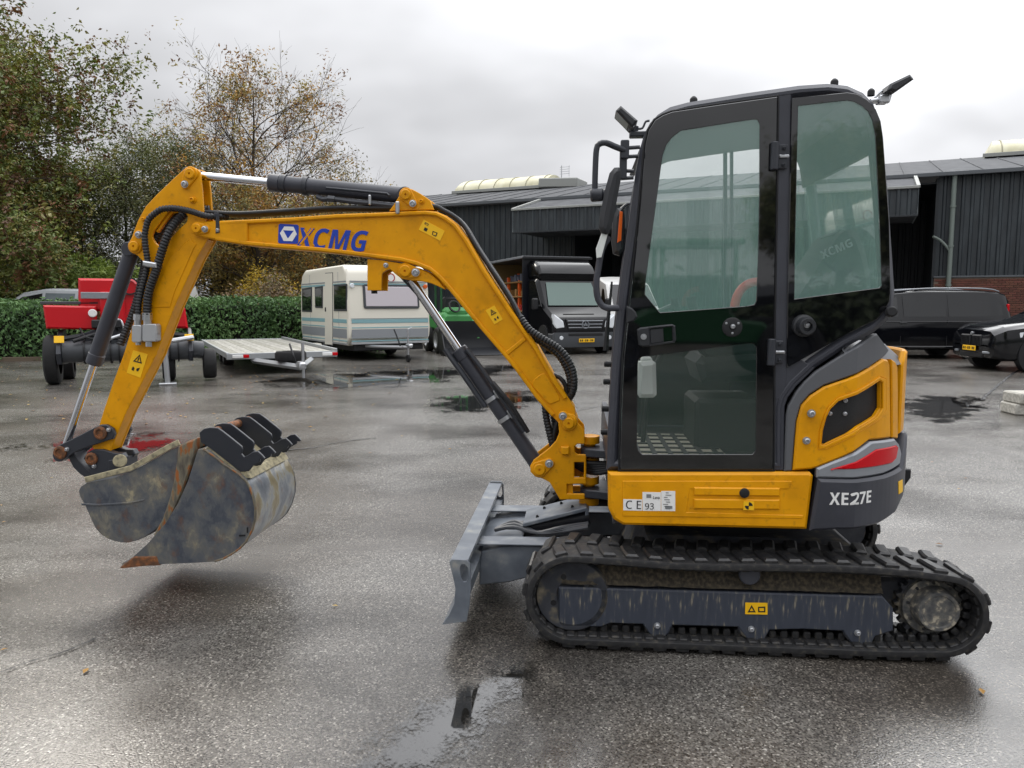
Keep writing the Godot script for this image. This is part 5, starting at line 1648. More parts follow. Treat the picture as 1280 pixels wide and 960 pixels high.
# a thin film of water; the edge follows the stones it stands between
func puddle(line: Array, soft: float, rough_edge: float, sd: int) -> void:
	var P := PackedVector2Array()
	for q in line: P.append(Vector2(q.x, q.z))
	var lo := P[0]
	var hi := P[0]
	for q in P:
		lo = lo.min(q)
		hi = hi.max(q)
	var pad := soft + rough_edge * 0.5 + 0.15
	lo -= Vector2(pad, pad)
	hi += Vector2(pad, pad)
	var W := 320
	var H := 320
	var n := FastNoiseLite.new()
	n.seed = sd
	n.frequency = 0.9 / maxf(rough_edge, 0.1)
	n.fractal_octaves = 5
	var grain := FastNoiseLite.new()
	grain.seed = sd + 50
	grain.frequency = 55.0 if rough_edge < 0.2 else 12.0
	var im := Image.create(W, H, false, Image.FORMAT_RGBA8)
	for y in H:
		for x in W:
			var w := lo + (hi - lo) * Vector2((x + 0.5) / W, (y + 0.5) / H)
			var d := 99.0
			for k in P.size():
				var c := Geometry2D.get_closest_point_to_segment(w, P[k], P[(k + 1) % P.size()])
				d = minf(d, w.distance_to(c))
			if not Geometry2D.is_point_in_polygon(w, P): d = -d
			d += n.get_noise_2dv(w) * rough_edge + grain.get_noise_2dv(w) * soft * 0.9
			im.set_pixel(x, y, Color(0.10, 0.095, 0.09, 0.93 * smoothstep(-soft * 0.5, soft * 0.5, d)))
	var m := mat(Color.WHITE, 0.04)
	m.albedo_texture = ImageTexture.create_from_image(im)
	m.transparency = BaseMaterial3D.TRANSPARENCY_ALPHA
	m.metallic_specular = 1.0
	m.clearcoat_enabled = true
	m.clearcoat = 1.0
	m.clearcoat_roughness = 0.03
	m.texture_repeat = false
	var st := SurfaceTool.new()
	st.begin(Mesh.PRIMITIVE_TRIANGLES)
	for q in [[0, 0], [1, 0], [1, 1], [0, 0], [1, 1], [0, 1]]:
		st.set_normal(Vector3.UP)
		st.set_uv(Vector2(q[0], q[1]))
		st.add_vertex(Vector3(lerpf(lo.x, hi.x, q[0]), 0.008, lerpf(lo.y, hi.y, q[1])))
	alone("puddle", st.commit(), m, "", "", "", "structure")

func build_background() -> void:
	build_warehouse()
	build_brick_house()
	build_vegetation()
	build_van_and_suv()
	build_truck()
	build_caravan()
	build_flatbed()
	build_red_machine()
	build_green_loader()
	build_parked_cars()
	build_blocks()
	build_telehandler()

func make_more_materials() -> void:
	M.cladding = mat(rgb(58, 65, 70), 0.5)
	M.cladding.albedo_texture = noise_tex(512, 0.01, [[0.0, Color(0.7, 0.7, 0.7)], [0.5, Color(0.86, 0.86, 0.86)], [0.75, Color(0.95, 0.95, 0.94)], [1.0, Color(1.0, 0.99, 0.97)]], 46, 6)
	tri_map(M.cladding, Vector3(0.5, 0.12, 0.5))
	M.cladding_dark = mat(rgb(36, 40, 44), 0.6)  # darker than the outer cladding: shade under the canopy put into the colour
	M.roofing = mat(Color.WHITE, 0.75)
	M.roofing.albedo_texture = noise_tex(256, 0.02, [[0.0, rgb(60, 62, 66)], [1.0, rgb(84, 86, 89)]], 41, 4)
	M.roofing.metallic_specular = 0.3
	tri_map(M.roofing, 0.3)
	M.weathered_sheet = mat(Color.WHITE, 0.6)
	M.weathered_sheet.albedo_texture = noise_tex(256, 0.02, [[0.0, rgb(84, 92, 98)], [0.6, rgb(110, 118, 122)], [1.0, rgb(170, 176, 176)]], 42, 4)
	tri_map(M.weathered_sheet, Vector3(0.8, 0.25, 0.8))
	M.trim_grey = mat(rgb(150, 152, 148), 0.6)
	M.trim_dark = mat(rgb(88, 92, 96), 0.5)
	M.skylight = mat(Color.WHITE, 0.5)
	M.skylight.albedo_texture = noise_tex(256, 0.01, [[0.0, rgb(176, 170, 136)], [0.5, rgb(202, 198, 168)], [1.0, rgb(214, 210, 186)]], 43, 4)
	tri_map(M.skylight, 0.3)
	M.skylight_rib = mat(rgb(150, 146, 122), 0.6)
	M.pipe_green = mat(rgb(120, 130, 124), 0.5)
	M.mortar = mat(rgb(128, 112, 100), 0.9)
	M.brick = mat(rgb(106, 66, 54), 0.85)
	M.brick.vertex_color_use_as_albedo = true
	M.brick_wall = mat(rgb(78, 48, 38), 0.9)
	M.roof_tile = mat(rgb(60, 50, 46), 0.8)
	M.concrete = mat(Color.WHITE, 0.85)
	M.concrete.albedo_texture = noise_tex(256, 0.03, [[0.0, rgb(140, 138, 130)], [1.0, rgb(200, 197, 188)]], 44, 5)
	tri_map(M.concrete, 2.0)
	M.truck_paint = mat(rgb(11, 12, 15), 0.14)
	M.truck_paint.metallic_specular = 0.34
	M.black_paint = mat(rgb(12, 13, 17), 0.10)
	M.black_paint.metallic_specular = 0.55
	M.navy = mat(rgb(16, 18, 28), 0.4)
	M.white_paint = mat(rgb(215, 215, 212), 0.3)
	M.silver_paint = mat(rgb(168, 171, 174), 0.35)
	M.soil_kerb = mat(rgb(96, 84, 70), 0.9)
	M.dark_window = mat(rgb(14, 16, 19), 0.05)
	M.dark_window.metallic_specular = 0.55
	M.dark_window_matte = mat(rgb(34, 36, 40), 0.5)
	M.pale_window = mat(rgb(90, 100, 104), 0.06)
	M.screen = mat(rgb(104, 120, 115), 0.05)  # truck windscreen, lightened: reflected sky painted into the colour
	M.screen.metallic_specular = 0.25
	M.pale_reflection_window = mat(rgb(198, 191, 196), 0.12)  # caravan front pane: pale reflection put into the base colour
	M.grey_plastic = mat(rgb(62, 65, 69), 0.5)
	M.box_inside = mat(rgb(120, 96, 60), 0.8)
	M.tyre = mat(rgb(26, 26, 27), 0.8)
	M.alloy = mat(rgb(160, 163, 166), 0.35, 0.7)
	M.alloy_dark = mat(rgb(50, 52, 55), 0.35, 0.6)
	M.headlight = mat(rgb(225, 230, 234), 0.08)
	M.orange = mat(rgb(224, 92, 22), 0.5)
	M.wood = mat(rgb(150, 112, 64), 0.8)
	M.goods_red = mat(rgb(170, 40, 36), 0.6)
	M.goods_grey = mat(rgb(90, 94, 110), 0.6)
	M.cream = mat(rgb(224, 220, 206), 0.35)
	M.turquoise = mat(rgb(132, 172, 178), 0.4)
	M.stripe_grey = mat(rgb(140, 144, 148), 0.4)
	M.galvanised = mat(rgb(165, 168, 170), 0.45, 0.5)
	M.deck = mat(Color.WHITE, 0.8)
	M.deck.albedo_texture = noise_tex(256, 0.02, [[0.0, rgb(132, 130, 122)], [1.0, rgb(176, 174, 165)]], 45, 4)
	tri_map(M.deck, Vector3(3, 1, 0.3))
	M.deck_pale = M.deck.duplicate()
	M.deck_pale.albedo_color = Color(0.9, 0.9, 0.88)
	M.red_paint = mat(rgb(196, 14, 28), 0.3)
	M.green = mat(rgb(66, 140, 74), 0.5)
	M.green_dark = mat(rgb(20, 78, 40), 0.4)
	M.bark = mat(rgb(66, 58, 50), 0.9)
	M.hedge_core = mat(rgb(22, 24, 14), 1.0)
	M.leaf = mat(Color.WHITE, 0.55)
	M.leaf.vertex_color_use_as_albedo = true
	M.leaf.backlight_enabled = true
	M.leaf.backlight = Color(0.5, 0.5, 0.3)



# ---------------------------------------------------------------- the warehouse
# its own axes: x to the right along the front, y up, z out of the front wall
func corrugated(u0: float, u1: float, h0: float, h1: float, v: float, pitch := 0.25, deep := 0.045) -> Geo:
	var g := Geo.new()
	var n := int(ceil((u1 - u0) / pitch))
	var prof := PackedVector2Array()
	for k in n:
		var a := u0 + pitch * k
		for q in [[0.0, 0.0], [0.13, 0.0], [0.16, deep], [0.22, deep], [0.25, 0.0]]:
			prof.append(Vector2(minf(a + q[0] * pitch / 0.25, u1), v + q[1]))
	for k in prof.size() - 1:
		if prof[k].distance_to(prof[k + 1]) < 1e-4: continue
		g.quad(Vector3(prof[k].x, h0, prof[k].y), Vector3(prof[k + 1].x, h0, prof[k + 1].y), Vector3(prof[k + 1].x, h1, prof[k + 1].y), Vector3(prof[k].x, h1, prof[k].y))
	return g

func build_warehouse() -> void:
	var b := thing("warehouse", "long dark ribbed steel warehouse with brick base, loading canopy and cream barrel skylights", "building", Vector3(15.15, 0, -26), deg_to_rad(-25))
	var g := Geo.new()
	part("wall_cladding", corrugated(-34.0, -13.9, 0.0, 5.72, 0.0), M.cladding, b, 20)
	part("wall_cladding", corrugated(-0.9, 9.0, 2.40, 5.78, 0.0, 0.27), M.cladding, b, 20)
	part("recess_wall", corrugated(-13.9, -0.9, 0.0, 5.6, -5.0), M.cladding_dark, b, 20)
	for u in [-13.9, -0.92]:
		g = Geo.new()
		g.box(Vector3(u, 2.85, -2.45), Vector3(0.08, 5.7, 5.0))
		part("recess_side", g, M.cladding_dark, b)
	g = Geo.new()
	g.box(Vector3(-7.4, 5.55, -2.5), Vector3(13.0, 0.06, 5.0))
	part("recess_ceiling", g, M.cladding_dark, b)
	# canopy
	part("canopy_fascia", corrugated(-15.28, -1.62, 4.22, 5.03, 3.0, 0.3), M.cladding, b, 20)
	g = Geo.new()
	g.box(Vector3(-8.45, 5.06, 3.03), Vector3(13.7, 0.08, 0.12), 0.01)
	part("canopy_trim", g, M.trim_grey, b)
	g = Geo.new()
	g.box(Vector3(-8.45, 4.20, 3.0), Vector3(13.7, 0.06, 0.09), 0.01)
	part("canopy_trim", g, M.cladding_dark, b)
	g = Geo.new()
	g.quad(Vector3(-15.28, 5.05, 3.0), Vector3(-1.62, 5.05, 3.0), Vector3(-1.62, 5.80, 0.0), Vector3(-15.28, 5.80, 0.0))
	g.quad(Vector3(-15.28, 4.22, 3.0), Vector3(-1.62, 4.22, 3.0), Vector3(-1.62, 4.26, 0.0), Vector3(-15.28, 4.26, 0.0))
	part("canopy_roof", g, M.roofing, b)
	for u in [-15.28, -1.62]:
		g = Geo.new()
		g.xf = Transform3D(Basis(Vector3(0, 0, 1), Vector3(0, 1, 0), Vector3(1, 0, 0)), Vector3.ZERO)
		g.prism([3.0, 4.22, 3.0, 5.03, 0.0, 5.78, 0.0, 4.24], u - 0.02, u + 0.02)
		part("canopy_end", g, M.weathered_sheet, b)
		g = Geo.new()
		g.xf = Transform3D(Basis(Vector3(0, 0, 1), Vector3(0, 1, 0), Vector3(1, 0, 0)), Vector3.ZERO)
		g.prism([3.06, 5.03, 3.06, 5.11, 0.0, 5.88, 0.0, 5.78], u - 0.05, u + 0.05)
		part("canopy_trim", g, M.trim_grey, b)
	# main roof: two shallow slopes with seams, eave trim
	g = Geo.new()
	g.quad(Vector3(-36, 5.78, 0.25), Vector3(10, 5.78, 0.25), Vector3(10, 7.9, -10), Vector3(-36, 7.9, -10))
	g.quad(Vector3(-36, 7.9, -10), Vector3(10, 7.9, -10), Vector3(10, 5.78, -20.25), Vector3(-36, 5.78, -20.25))
	part("roof", g, M.roofing, b)
	var seam := Geo.new()
	seam.box(Vector3(0, 6.85, -4.9), Vector3(0.05, 0.035, 10.3), 0.0, Basis(Vector3(1, 0, 0), 0.204))
	var sm := seam.mesh()
	for k in 38: sub("roof_seam", b.get_node("roof"), sm, M.roofing, Transform3D(Basis(), Vector3(-35.5 + 1.2 * k, 0.0, 0)))
	g = Geo.new()
	g.box(Vector3(-13.0, 5.79, 0.30), Vector3(46, 0.13, 0.10), 0.01)
	part("eave_gutter", g, M.trim_dark, b)
	for q in [[-24.3, -18.7], [1.3, 9.0]]:
		var rings := []
		for k in 13:
			var a := PI * k / 12.0
			rings.append(PackedVector3Array([Vector3(q[0] + 0.35 * sin(a), 7.68 + 0.82 * sin(a), -9.0 - 1.0 + 1.5 * cos(a)), Vector3(q[1], 7.68 + 0.82 * sin(a), -10.0 + 1.5 * cos(a))]))
		g = Geo.new()
		g.loft(rings, false, false)
		var ends := PackedVector2Array()
		var sk := part("skylight", g, M.skylight, b, 50)
		for e in [q[0], q[1]]:
			g = Geo.new()
			for k in 12:
				var a0 := PI * k / 12.0
				var a1 := PI * (k + 1) / 12.0
				var o0: float = 0.35 if e == q[0] else 0.0
				g.tri(Vector3(e, 7.68, -10), Vector3(e + o0 * sin(a0), 7.68 + 0.82 * sin(a0), -10 + 1.5 * cos(a0)), Vector3(e + o0 * sin(a1), 7.68 + 0.82 * sin(a1), -10 + 1.5 * cos(a1)))
			part("skylight_end", g, M.skylight, sk)
		var x: float = q[0] + 0.6
		while x < q[1]:
			g = Geo.new()
			var pts := PackedVector3Array()
			for k in 13: pts.append(Vector3(x, 7.69 + 0.83 * sin(PI * k / 12.0), -10.0 + 1.51 * cos(PI * k / 12.0)))
			g.tube(pts, 0.022, 5)
			part("skylight_rib", g, M.skylight_rib, sk)
			x += 0.95
		g = Geo.new()
		g.box(Vector3((q[0] + q[1]) / 2, 7.72, -8.48), Vector3(q[1] - q[0] + 0.2, 0.16, 0.06), 0.01)
		part("skylight_kerb", g, M.trim_grey, sk)
	g = Geo.new()
	g.box(Vector3(-18.0, 7.85, -9.2), Vector3(2.2, 0.5, 1.6), 0.05, Basis(Vector3(0, 0, 1), -0.05))
	part("roof_vent", g, M.trim_grey, b)
	g = Geo.new()
	g.cyl(Vector3(-18.4, 7.8, -10), Vector3(-18.4, 9.0, -10), 0.025, 6)
	for k in 4: g.cyl(Vector3(-18.4 - 0.1, 8.55 + 0.12 * k, -10), Vector3(-18.4 + 0.42, 8.57 + 0.12 * k, -10.1), 0.012, 5)
	g.cyl(Vector3(-18.0, 8.4, -10.1), Vector3(-18.0, 9.0, -10.1), 0.012, 5)
	part("antenna", g, M.zinc, b)
	# drainpipe with brackets and its offset
	g = Geo.new()
	g.tube(PackedVector3Array([Vector3(-0.45, 5.75, 0.2), Vector3(-0.45, 5.5, 0.16), Vector3(-0.45, 0.1, 0.16)]), 0.075, 12)
	var dp := part("drainpipe", g, M.pipe_green, b)
	for h in [4.7, 3.4, 2.1]:
		g = Geo.new()
		g.cyl(Vector3(-0.45, h, 0.16), Vector3(-0.45, h + 0.06, 0.16), 0.095, 12)
		part("pipe_bracket", g, M.pipe_green, dp)
	g = Geo.new()
	g.tube(Geo.curve([Vector3(-1.0, 3.75, 0.3), Vector3(-0.8, 3.65, 0.22), Vector3(-0.6, 3.45, 0.17), Vector3(-0.5, 3.3, 0.16)], 0.2), 0.045, 10)
	part("overflow_pipe", g, M.pipe_green, b)
	# brick base
	g = Geo.new()
	g.box(Vector3(4.05, 1.19, -0.03), Vector3(9.9, 2.38, 0.16))
	var bw := part("mortar_wall", g, M.mortar, b)
	var rng := RandomNumberGenerator.new()
	rng.seed = 77
	g = Geo.new()
	g.box(Vector3.ZERO, Vector3(0.205, 0.062, 0.04), 0.004)
	var bm := g.mesh()
	var mm := MultiMesh.new()
	mm.transform_format = MultiMesh.TRANSFORM_3D
	mm.use_colors = true
	mm.mesh = bm
	var rows := 31
	var cols := 30
	mm.instance_count = rows * cols
	for r in rows:
		for c in cols:
			var i := r * cols + c
			mm.set_instance_transform(i, Transform3D(Basis(), Vector3(-0.75 + 0.216 * c + 0.108 * (r % 2), 0.06 + 0.0745 * r, 0.058 + rng.randf_range(-0.003, 0.003))))
			var f := rng.randf_range(0.7, 1.15)
			mm.set_instance_color(i, Color(f, f * rng.randf_range(0.9, 1.08), f))
	var mi := MultiMeshInstance3D.new()
	mi.name = "bricks"
	mi.multimesh = mm
	mi.material_override = M.brick
	mi.set_meta("kind", "stuff")
	bw.add_child(mi, true)
	g = Geo.new()
	g.box(Vector3(4.05, 2.41, 0.04), Vector3(9.9, 0.06, 0.14), 0.008)
	part("cladding_sill", g, M.trim_dark, b)

func build_brick_house() -> void:
	var h := thing("brick_house", "brown brick house half hidden by the trees left of the caravan", "house", Vector3(-12.4, 0, -42), deg_to_rad(8))
	var g := Geo.new()
	g.box(Vector3(0, 1.6, -3), Vector3(7, 3.2, 6), 0.02)
	part("wall", g, M.brick_wall, h)
	g = Geo.new()
	g.xf = Transform3D(Basis(Vector3(0, 0, 1), Vector3(0, 1, 0), Vector3(1, 0, 0)), Vector3.ZERO)
	g.prism([0.4, 3.1, -3, 5.0, -6.4, 3.1, -6.4, 3.0, 0.4, 3.0], -3.7, 3.7)
	part("roof", g, M.roof_tile, h)
	for x in [-2.2, 0.4, 2.4]:
		g = Geo.new()
		g.box(Vector3(x, 1.7, 0.02), Vector3(1.1, 1.4, 0.08), 0.01)
		var w := part("window", g, M.white_paint, h)
		g = Geo.new()
		g.box(Vector3(x, 1.7, 0.05), Vector3(0.9, 1.2, 0.05), 0.004)
		part("pane", g, M.pale_window, w)

func build_blocks() -> void:
	for k in 2:
		var g := Geo.new()
		g.box(Vector3.ZERO, Vector3(1.0, 0.15, 0.42), 0.018)
		var o := alone("concrete_block", g, M.concrete, ["lower grey concrete kerb block of two stacked beside the puddle", "upper pale concrete kerb block of two stacked beside the puddle"][k], "concrete block", "stacked concrete blocks")
		o.position = Vector3(7.33 + 0.02 * k, 0.076 + 0.152 * k, -10.45)
		o.rotation.y = deg_to_rad(-6 + 5 * k)



# ---------------------------------------------------------------- vehicles
func wheel(parent: Node, c: Vector3, r: float, w: float, out: float, rim: Material, called := "wheel") -> void:
	# out = +1 / -1: the side of the hub along local z
	var wh := Node3D.new()
	wh.name = called
	parent.add_child(wh, true)
	wh.position = c
	var d := Vector3(0, 0, out)
	var g := Geo.new()
	g.lathe(-d * w / 2, d, [Vector2(0, r * 0.6), Vector2(0, r * 0.88), Vector2(w * 0.12, r * 0.98), Vector2(w * 0.25, r), Vector2(w * 0.75, r), Vector2(w * 0.88, r * 0.98), Vector2(w, r * 0.88), Vector2(w, r * 0.66), Vector2(w * 0.9, r * 0.62)], 28)
	part("tyre", g, M.tyre, wh, 50)
	g = Geo.new()
	g.lathe(-d * w / 2, d, [Vector2(w * 0.35, 0), Vector2(w * 0.35, r * 0.63), Vector2(w * 0.93, r * 0.65), Vector2(w * 0.93, r * 0.58), Vector2(w * 0.72, r * 0.52), Vector2(w * 0.70, r * 0.25), Vector2(w * 0.85, r * 0.2), Vector2(w * 0.85, 0)], 28)
	part("rim", g, rim, wh)
	g = Geo.new()
	for k in 6:
		var t := TAU * k / 6
		g.cyl(Vector3(cos(t), sin(t), 0) * r * 0.4 + d * w * 0.18, Vector3(cos(t), sin(t), 0) * r * 0.4 + d * w * 0.235, r * 0.09, 10)
	part("rim_openings", g, M.dark, wh).set_meta("kind", "stuff")

# stations: [x, y_sill, y_belt, y_top, w_sill, w_belt, w_top]
func car_ring(s: Array) -> PackedVector3Array:
	var o := PackedVector3Array()
	var half := [[s[4] - 0.12, s[1]], [s[4] - 0.03, s[1] + 0.05], [s[4], s[1] + 0.16], [lerpf(s[4], s[5], 0.6) + 0.02, lerpf(s[1], s[2], 0.62)], [s[5], s[2]], [s[6], s[3] - 0.055], [s[6] - 0.06, s[3] - 0.012], [s[6] * 0.5, s[3] + 0.012]]
	for q in half: o.append(Vector3(s[0], q[1], q[0]))
	for k in range(half.size() - 1, -1, -1): o.append(Vector3(s[0], half[k][1], -half[k][0]))
	return o

func car_at(st: Array, x: float) -> Array:
	for k in st.size() - 1:
		var a: Array = st[k]
		var b: Array = st[k + 1]
		if (x - a[0]) * (x - b[0]) <= 0:
			var t: float = (x - a[0]) / (b[0] - a[0]) if a[0] != b[0] else 0.0
			var o := []
			for i in 7: o.append(lerpf(a[i], b[i], t))
			return o
	return st[0]

func car_pane(parent: Node, st: Array, xs: Array, side: float, m: Material, called := "window") -> void:
	# xs: list of [x, low fraction, high fraction] between belt and roof edge
	var lo := PackedVector3Array()
	var hi := PackedVector3Array()
	for q in xs:
		var s := car_at(st, q[0])
		for e in [[q[1], lo], [q[2], hi]]:
			e[1].append(Vector3(q[0], lerpf(s[2], s[3] - 0.055, e[0]), (lerpf(s[5], s[6], e[0]) + 0.006) * side))
	var g := Geo.new()
	for k in lo.size() - 1: g.quad(lo[k], lo[k + 1], hi[k + 1], hi[k])
	part(called, g, m, parent)

func plate(parent: Node, at: Transform3D, w := 0.5, h := 0.11) -> void:
	var g := Geo.new()
	g.box(Vector3.ZERO, Vector3(w, h, 0.012), 0.004)
	var p := part("number_plate", g, M.sticker, parent)
	p.transform = at
	g = Geo.new()
	for k in 8:
		if k in [2, 5]: g.box(Vector3(-w * 0.40 + w * 0.112 * k, 0, 0.007), Vector3(w * 0.04, h * 0.12, 0.002))
		else: g.box(Vector3(-w * 0.40 + w * 0.112 * k, 0, 0.007), Vector3(w * 0.075, h * 0.55, 0.002))
	part("plate_characters", g, M.ink, p).set_meta("kind", "stuff")

func build_van_and_suv() -> void:
	# long black van, side on, front to the left behind the cab (local x forward = world -x)
	var v := thing("panel_van", "long black van with darkened side windows parked along the brick wall", "van", Vector3(11.05, 0, -21.9), PI)
	var st := [[2.57, 0.42, 0.72, 0.80, 0.72, 0.72, 0.62], [2.5, 0.30, 0.86, 0.98, 0.86, 0.84, 0.76], [2.2, 0.25, 0.98, 1.08, 0.94, 0.92, 0.84], [1.62, 0.25, 1.07, 1.20, 0.96, 0.95, 0.86], [1.0, 0.25, 1.10, 1.68, 0.96, 0.96, 0.74], [0.62, 0.25, 1.10, 1.82, 0.96, 0.96, 0.75], [0.0, 0.25, 1.10, 1.88, 0.96, 0.96, 0.76], [-1.6, 0.25, 1.10, 1.88, 0.96, 0.96, 0.76], [-2.2, 0.26, 1.11, 1.85, 0.95, 0.95, 0.75], [-2.45, 0.30, 1.13, 1.78, 0.92, 0.92, 0.72], [-2.57, 0.42, 1.14, 1.66, 0.86, 0.85, 0.66]]
	var g := Geo.new()
	var rings := []
	for s in st: rings.append(car_ring(s))
	g.loft(rings, true)
	part("body", g, M.black_paint, v, 32)
	for side in [1.0, -1.0]:
		car_pane(v, st, [[1.35, 0.1, 0.15], [1.0, 0.08, 0.8], [0.55, 0.08, 0.9]], side, M.dark_window, "front_window")
		car_pane(v, st, [[0.4, 0.08, 0.9], [-0.75, 0.08, 0.9]], side, M.dark_window)
		car_pane(v, st, [[-0.82, 0.08, 0.9], [-1.9, 0.08, 0.88], [-2.15, 0.1, 0.78], [-2.3, 0.12, 0.5]], side, M.dark_window)
		for x in [1.65, -1.55]:
			g = Geo.new()
			g.cyl(Vector3(x, 0.36, 0.80 * side), Vector3(x, 0.36, 0.968 * side), 0.40, 30)
			part("wheel_arch", g, M.dark, v)
			wheel(v, Vector3(x, 0.33, 0.86 * side), 0.33, 0.22, side, M.alloy)
		g = Geo.new()
		g.box(Vector3(0.0, 0.33, 0.965 * side), Vector3(2.5, 0.06, 0.03), 0.01)
		g.box(Vector3(-0.5, 1.02, 0.968 * side), Vector3(3.3, 0.025, 0.02), 0.006)
		part("side_trim", g, M.dark_window, v).set_meta("kind", "stuff")
		for x in [1.38, 0.48, -0.78]:
			g = Geo.new()
			g.box(Vector3(x, 0.70, 0.957 * side), Vector3(0.012, 0.72, 0.03))
			part("door_gap", g, M.dark, v)
		g = Geo.new()
		g.box(Vector3(0.42, 0.98, 0.972 * side), Vector3(0.2, 0.035, 0.03), 0.008)
		part("door_handle", g, M.black_paint, v)
		g = Geo.new()
		g.box(Vector3(-2.5, 1.25, 0.76 * side), Vector3(0.08, 0.5, 0.14), 0.02)
		part("tail_light", g, M.lens, v)
	g = Geo.new()
	g.tube(Geo.curve([Vector3(0.6, 1.86, -0.68), Vector3(-0.5, 1.93, -0.68), Vector3(-1.9, 1.92, -0.68), Vector3(-2.3, 1.84, -0.68)], 0.2), 0.018, 8)
	part("roof_rail", g, M.silver, v)
	g = Geo.new()
	g.tube(Geo.curve([Vector3(0.6, 1.86, 0.68), Vector3(-0.5, 1.93, 0.68), Vector3(-1.9, 1.92, 0.68), Vector3(-2.3, 1.84, 0.68)], 0.2), 0.018, 8)
	part("roof_rail", g, M.silver, v)

	# black sport utility car, nose to the left
	var c := thing("sport_utility_car", "glossy black sport utility car with kidney grille and yellow number plate, nose to the left", "car", Vector3(13.0, 0, -17.75), PI)
	st = [[2.40, 0.42, 0.62, 0.74, 0.62, 0.60, 0.52], [2.36, 0.30, 0.80, 0.90, 0.80, 0.78, 0.70], [2.15, 0.24, 0.92, 1.02, 0.92, 0.90, 0.80], [1.7, 0.24, 0.99, 1.10, 0.98, 0.97, 0.84], [1.1, 0.24, 1.03, 1.18, 0.98, 0.97, 0.84], [0.75, 0.24, 1.06, 1.32, 0.98, 0.97, 0.78], [0.1, 0.24, 1.08, 1.66, 0.98, 0.96, 0.68], [-0.5, 0.24, 1.10, 1.72, 0.98, 0.96, 0.68], [-1.3, 0.24, 1.12, 1.66, 0.98, 0.97, 0.66], [-2.1, 0.3, 1.14, 1.38, 0.95, 0.92, 0.66], [-2.4, 0.45, 1.08, 1.2, 0.82, 0.80, 0.62]]
	g = Geo.new()
	rings = []
	for s in st: rings.append(car_ring(s))
	g.loft(rings, true)
	part("body", g, M.black_paint, c, 32)
	for side in [1.0, -1.0]:
		car_pane(c, st, [[0.72, 0.1, 0.5], [0.1, 0.08, 0.88], [-1.0, 0.08, 0.9], [-1.9, 0.15, 0.6]], side, M.dark_window, "side_window")
		for x in [1.5, -1.45]:
			g = Geo.new()
			g.cyl(Vector3(x, 0.38, 0.80 * side), Vector3(x, 0.38, 0.988 * side), 0.43, 30)
			part("wheel_arch", g, M.dark, c)
			wheel(c, Vector3(x, 0.37, 0.88 * side), 0.37, 0.24, side, M.alloy_dark)
		# headlight wraps round the corner
		g = Geo.new()
		var h := []
		for q in [[2.385, 0.40], [2.36, 0.60], [2.28, 0.76], [2.10, 0.90], [1.85, 0.965]]:
			h.append(PackedVector3Array([Vector3(q[0] + 0.012, 0.70 + (2.4 - q[0]) * 0.14, q[1] * side), Vector3(q[0] - 0.02, 0.80 + (2.4 - q[0]) * 0.16, (q[1] + 0.0) * side)]))
		g.loft(h, false, false)
		part("headlight", g, M.headlight, c)
		g = Geo.new()
		g.box(Vector3(2.37, 0.42, 0.62 * side), Vector3(0.06, 0.05, 0.28), 0.01, Basis(Vector3.UP, -0.35 * side))
		g.box(Vector3(2.30, 0.62, 0.72 * side), Vector3(0.06, 0.03, 0.25), 0.01, Basis(Vector3.UP, -0.5 * side))
		part("bumper_trim", g, M.silver, c).set_meta("kind", "stuff")
		# one half of the grille
		g = Geo.new()
		g.box(Vector3(2.39, 0.68, 0.21 * side), Vector3(0.07, 0.26, 0.38), 0.03)
		var kg := part("kidney_grille", g, M.dark, c)
		g = Geo.new()
		for k in 7: g.box(Vector3(2.43, 0.68, (0.06 + 0.05 * k) * side), Vector3(0.012, 0.22, 0.012), 0.003)
		part("grille_bars", g, M.black_paint, kg).set_meta("kind", "stuff")
		g = Geo.new()
		g.box(Vector3(0.72, 1.12, 1.04 * side), Vector3(0.14, 0.13, 0.2), 0.04)
		part("door_mirror", g, M.black_paint, c)
	g = Geo.new()
	g.box(Vector3(2.36, 0.36, 0), Vector3(0.08, 0.14, 0.9), 0.03)
	part("lower_intake", g, M.dark, c)
	g = Geo.new()
	g.cyl(Vector3(2.36, 0.83, 0), Vector3(2.41, 0.835, 0), 0.04, 18, 0.004)
	part("round_badge", g, M.alloy, c)
	plate(c, Transform3D(Basis(Vector3.UP, PI / 2), Vector3(2.44, 0.50, 0)))
	g = Geo.new()
	g.quad(Vector3(0.92, 1.22, 0.72), Vector3(0.92, 1.22, -0.72), Vector3(0.12, 1.655, -0.6), Vector3(0.12, 1.655, 0.6))
	g.mapped(func(q: Vector3) -> Vector3: return q + Vector3(0.02, 0.02, 0))
	part("windscreen", g, M.dark_window, c)

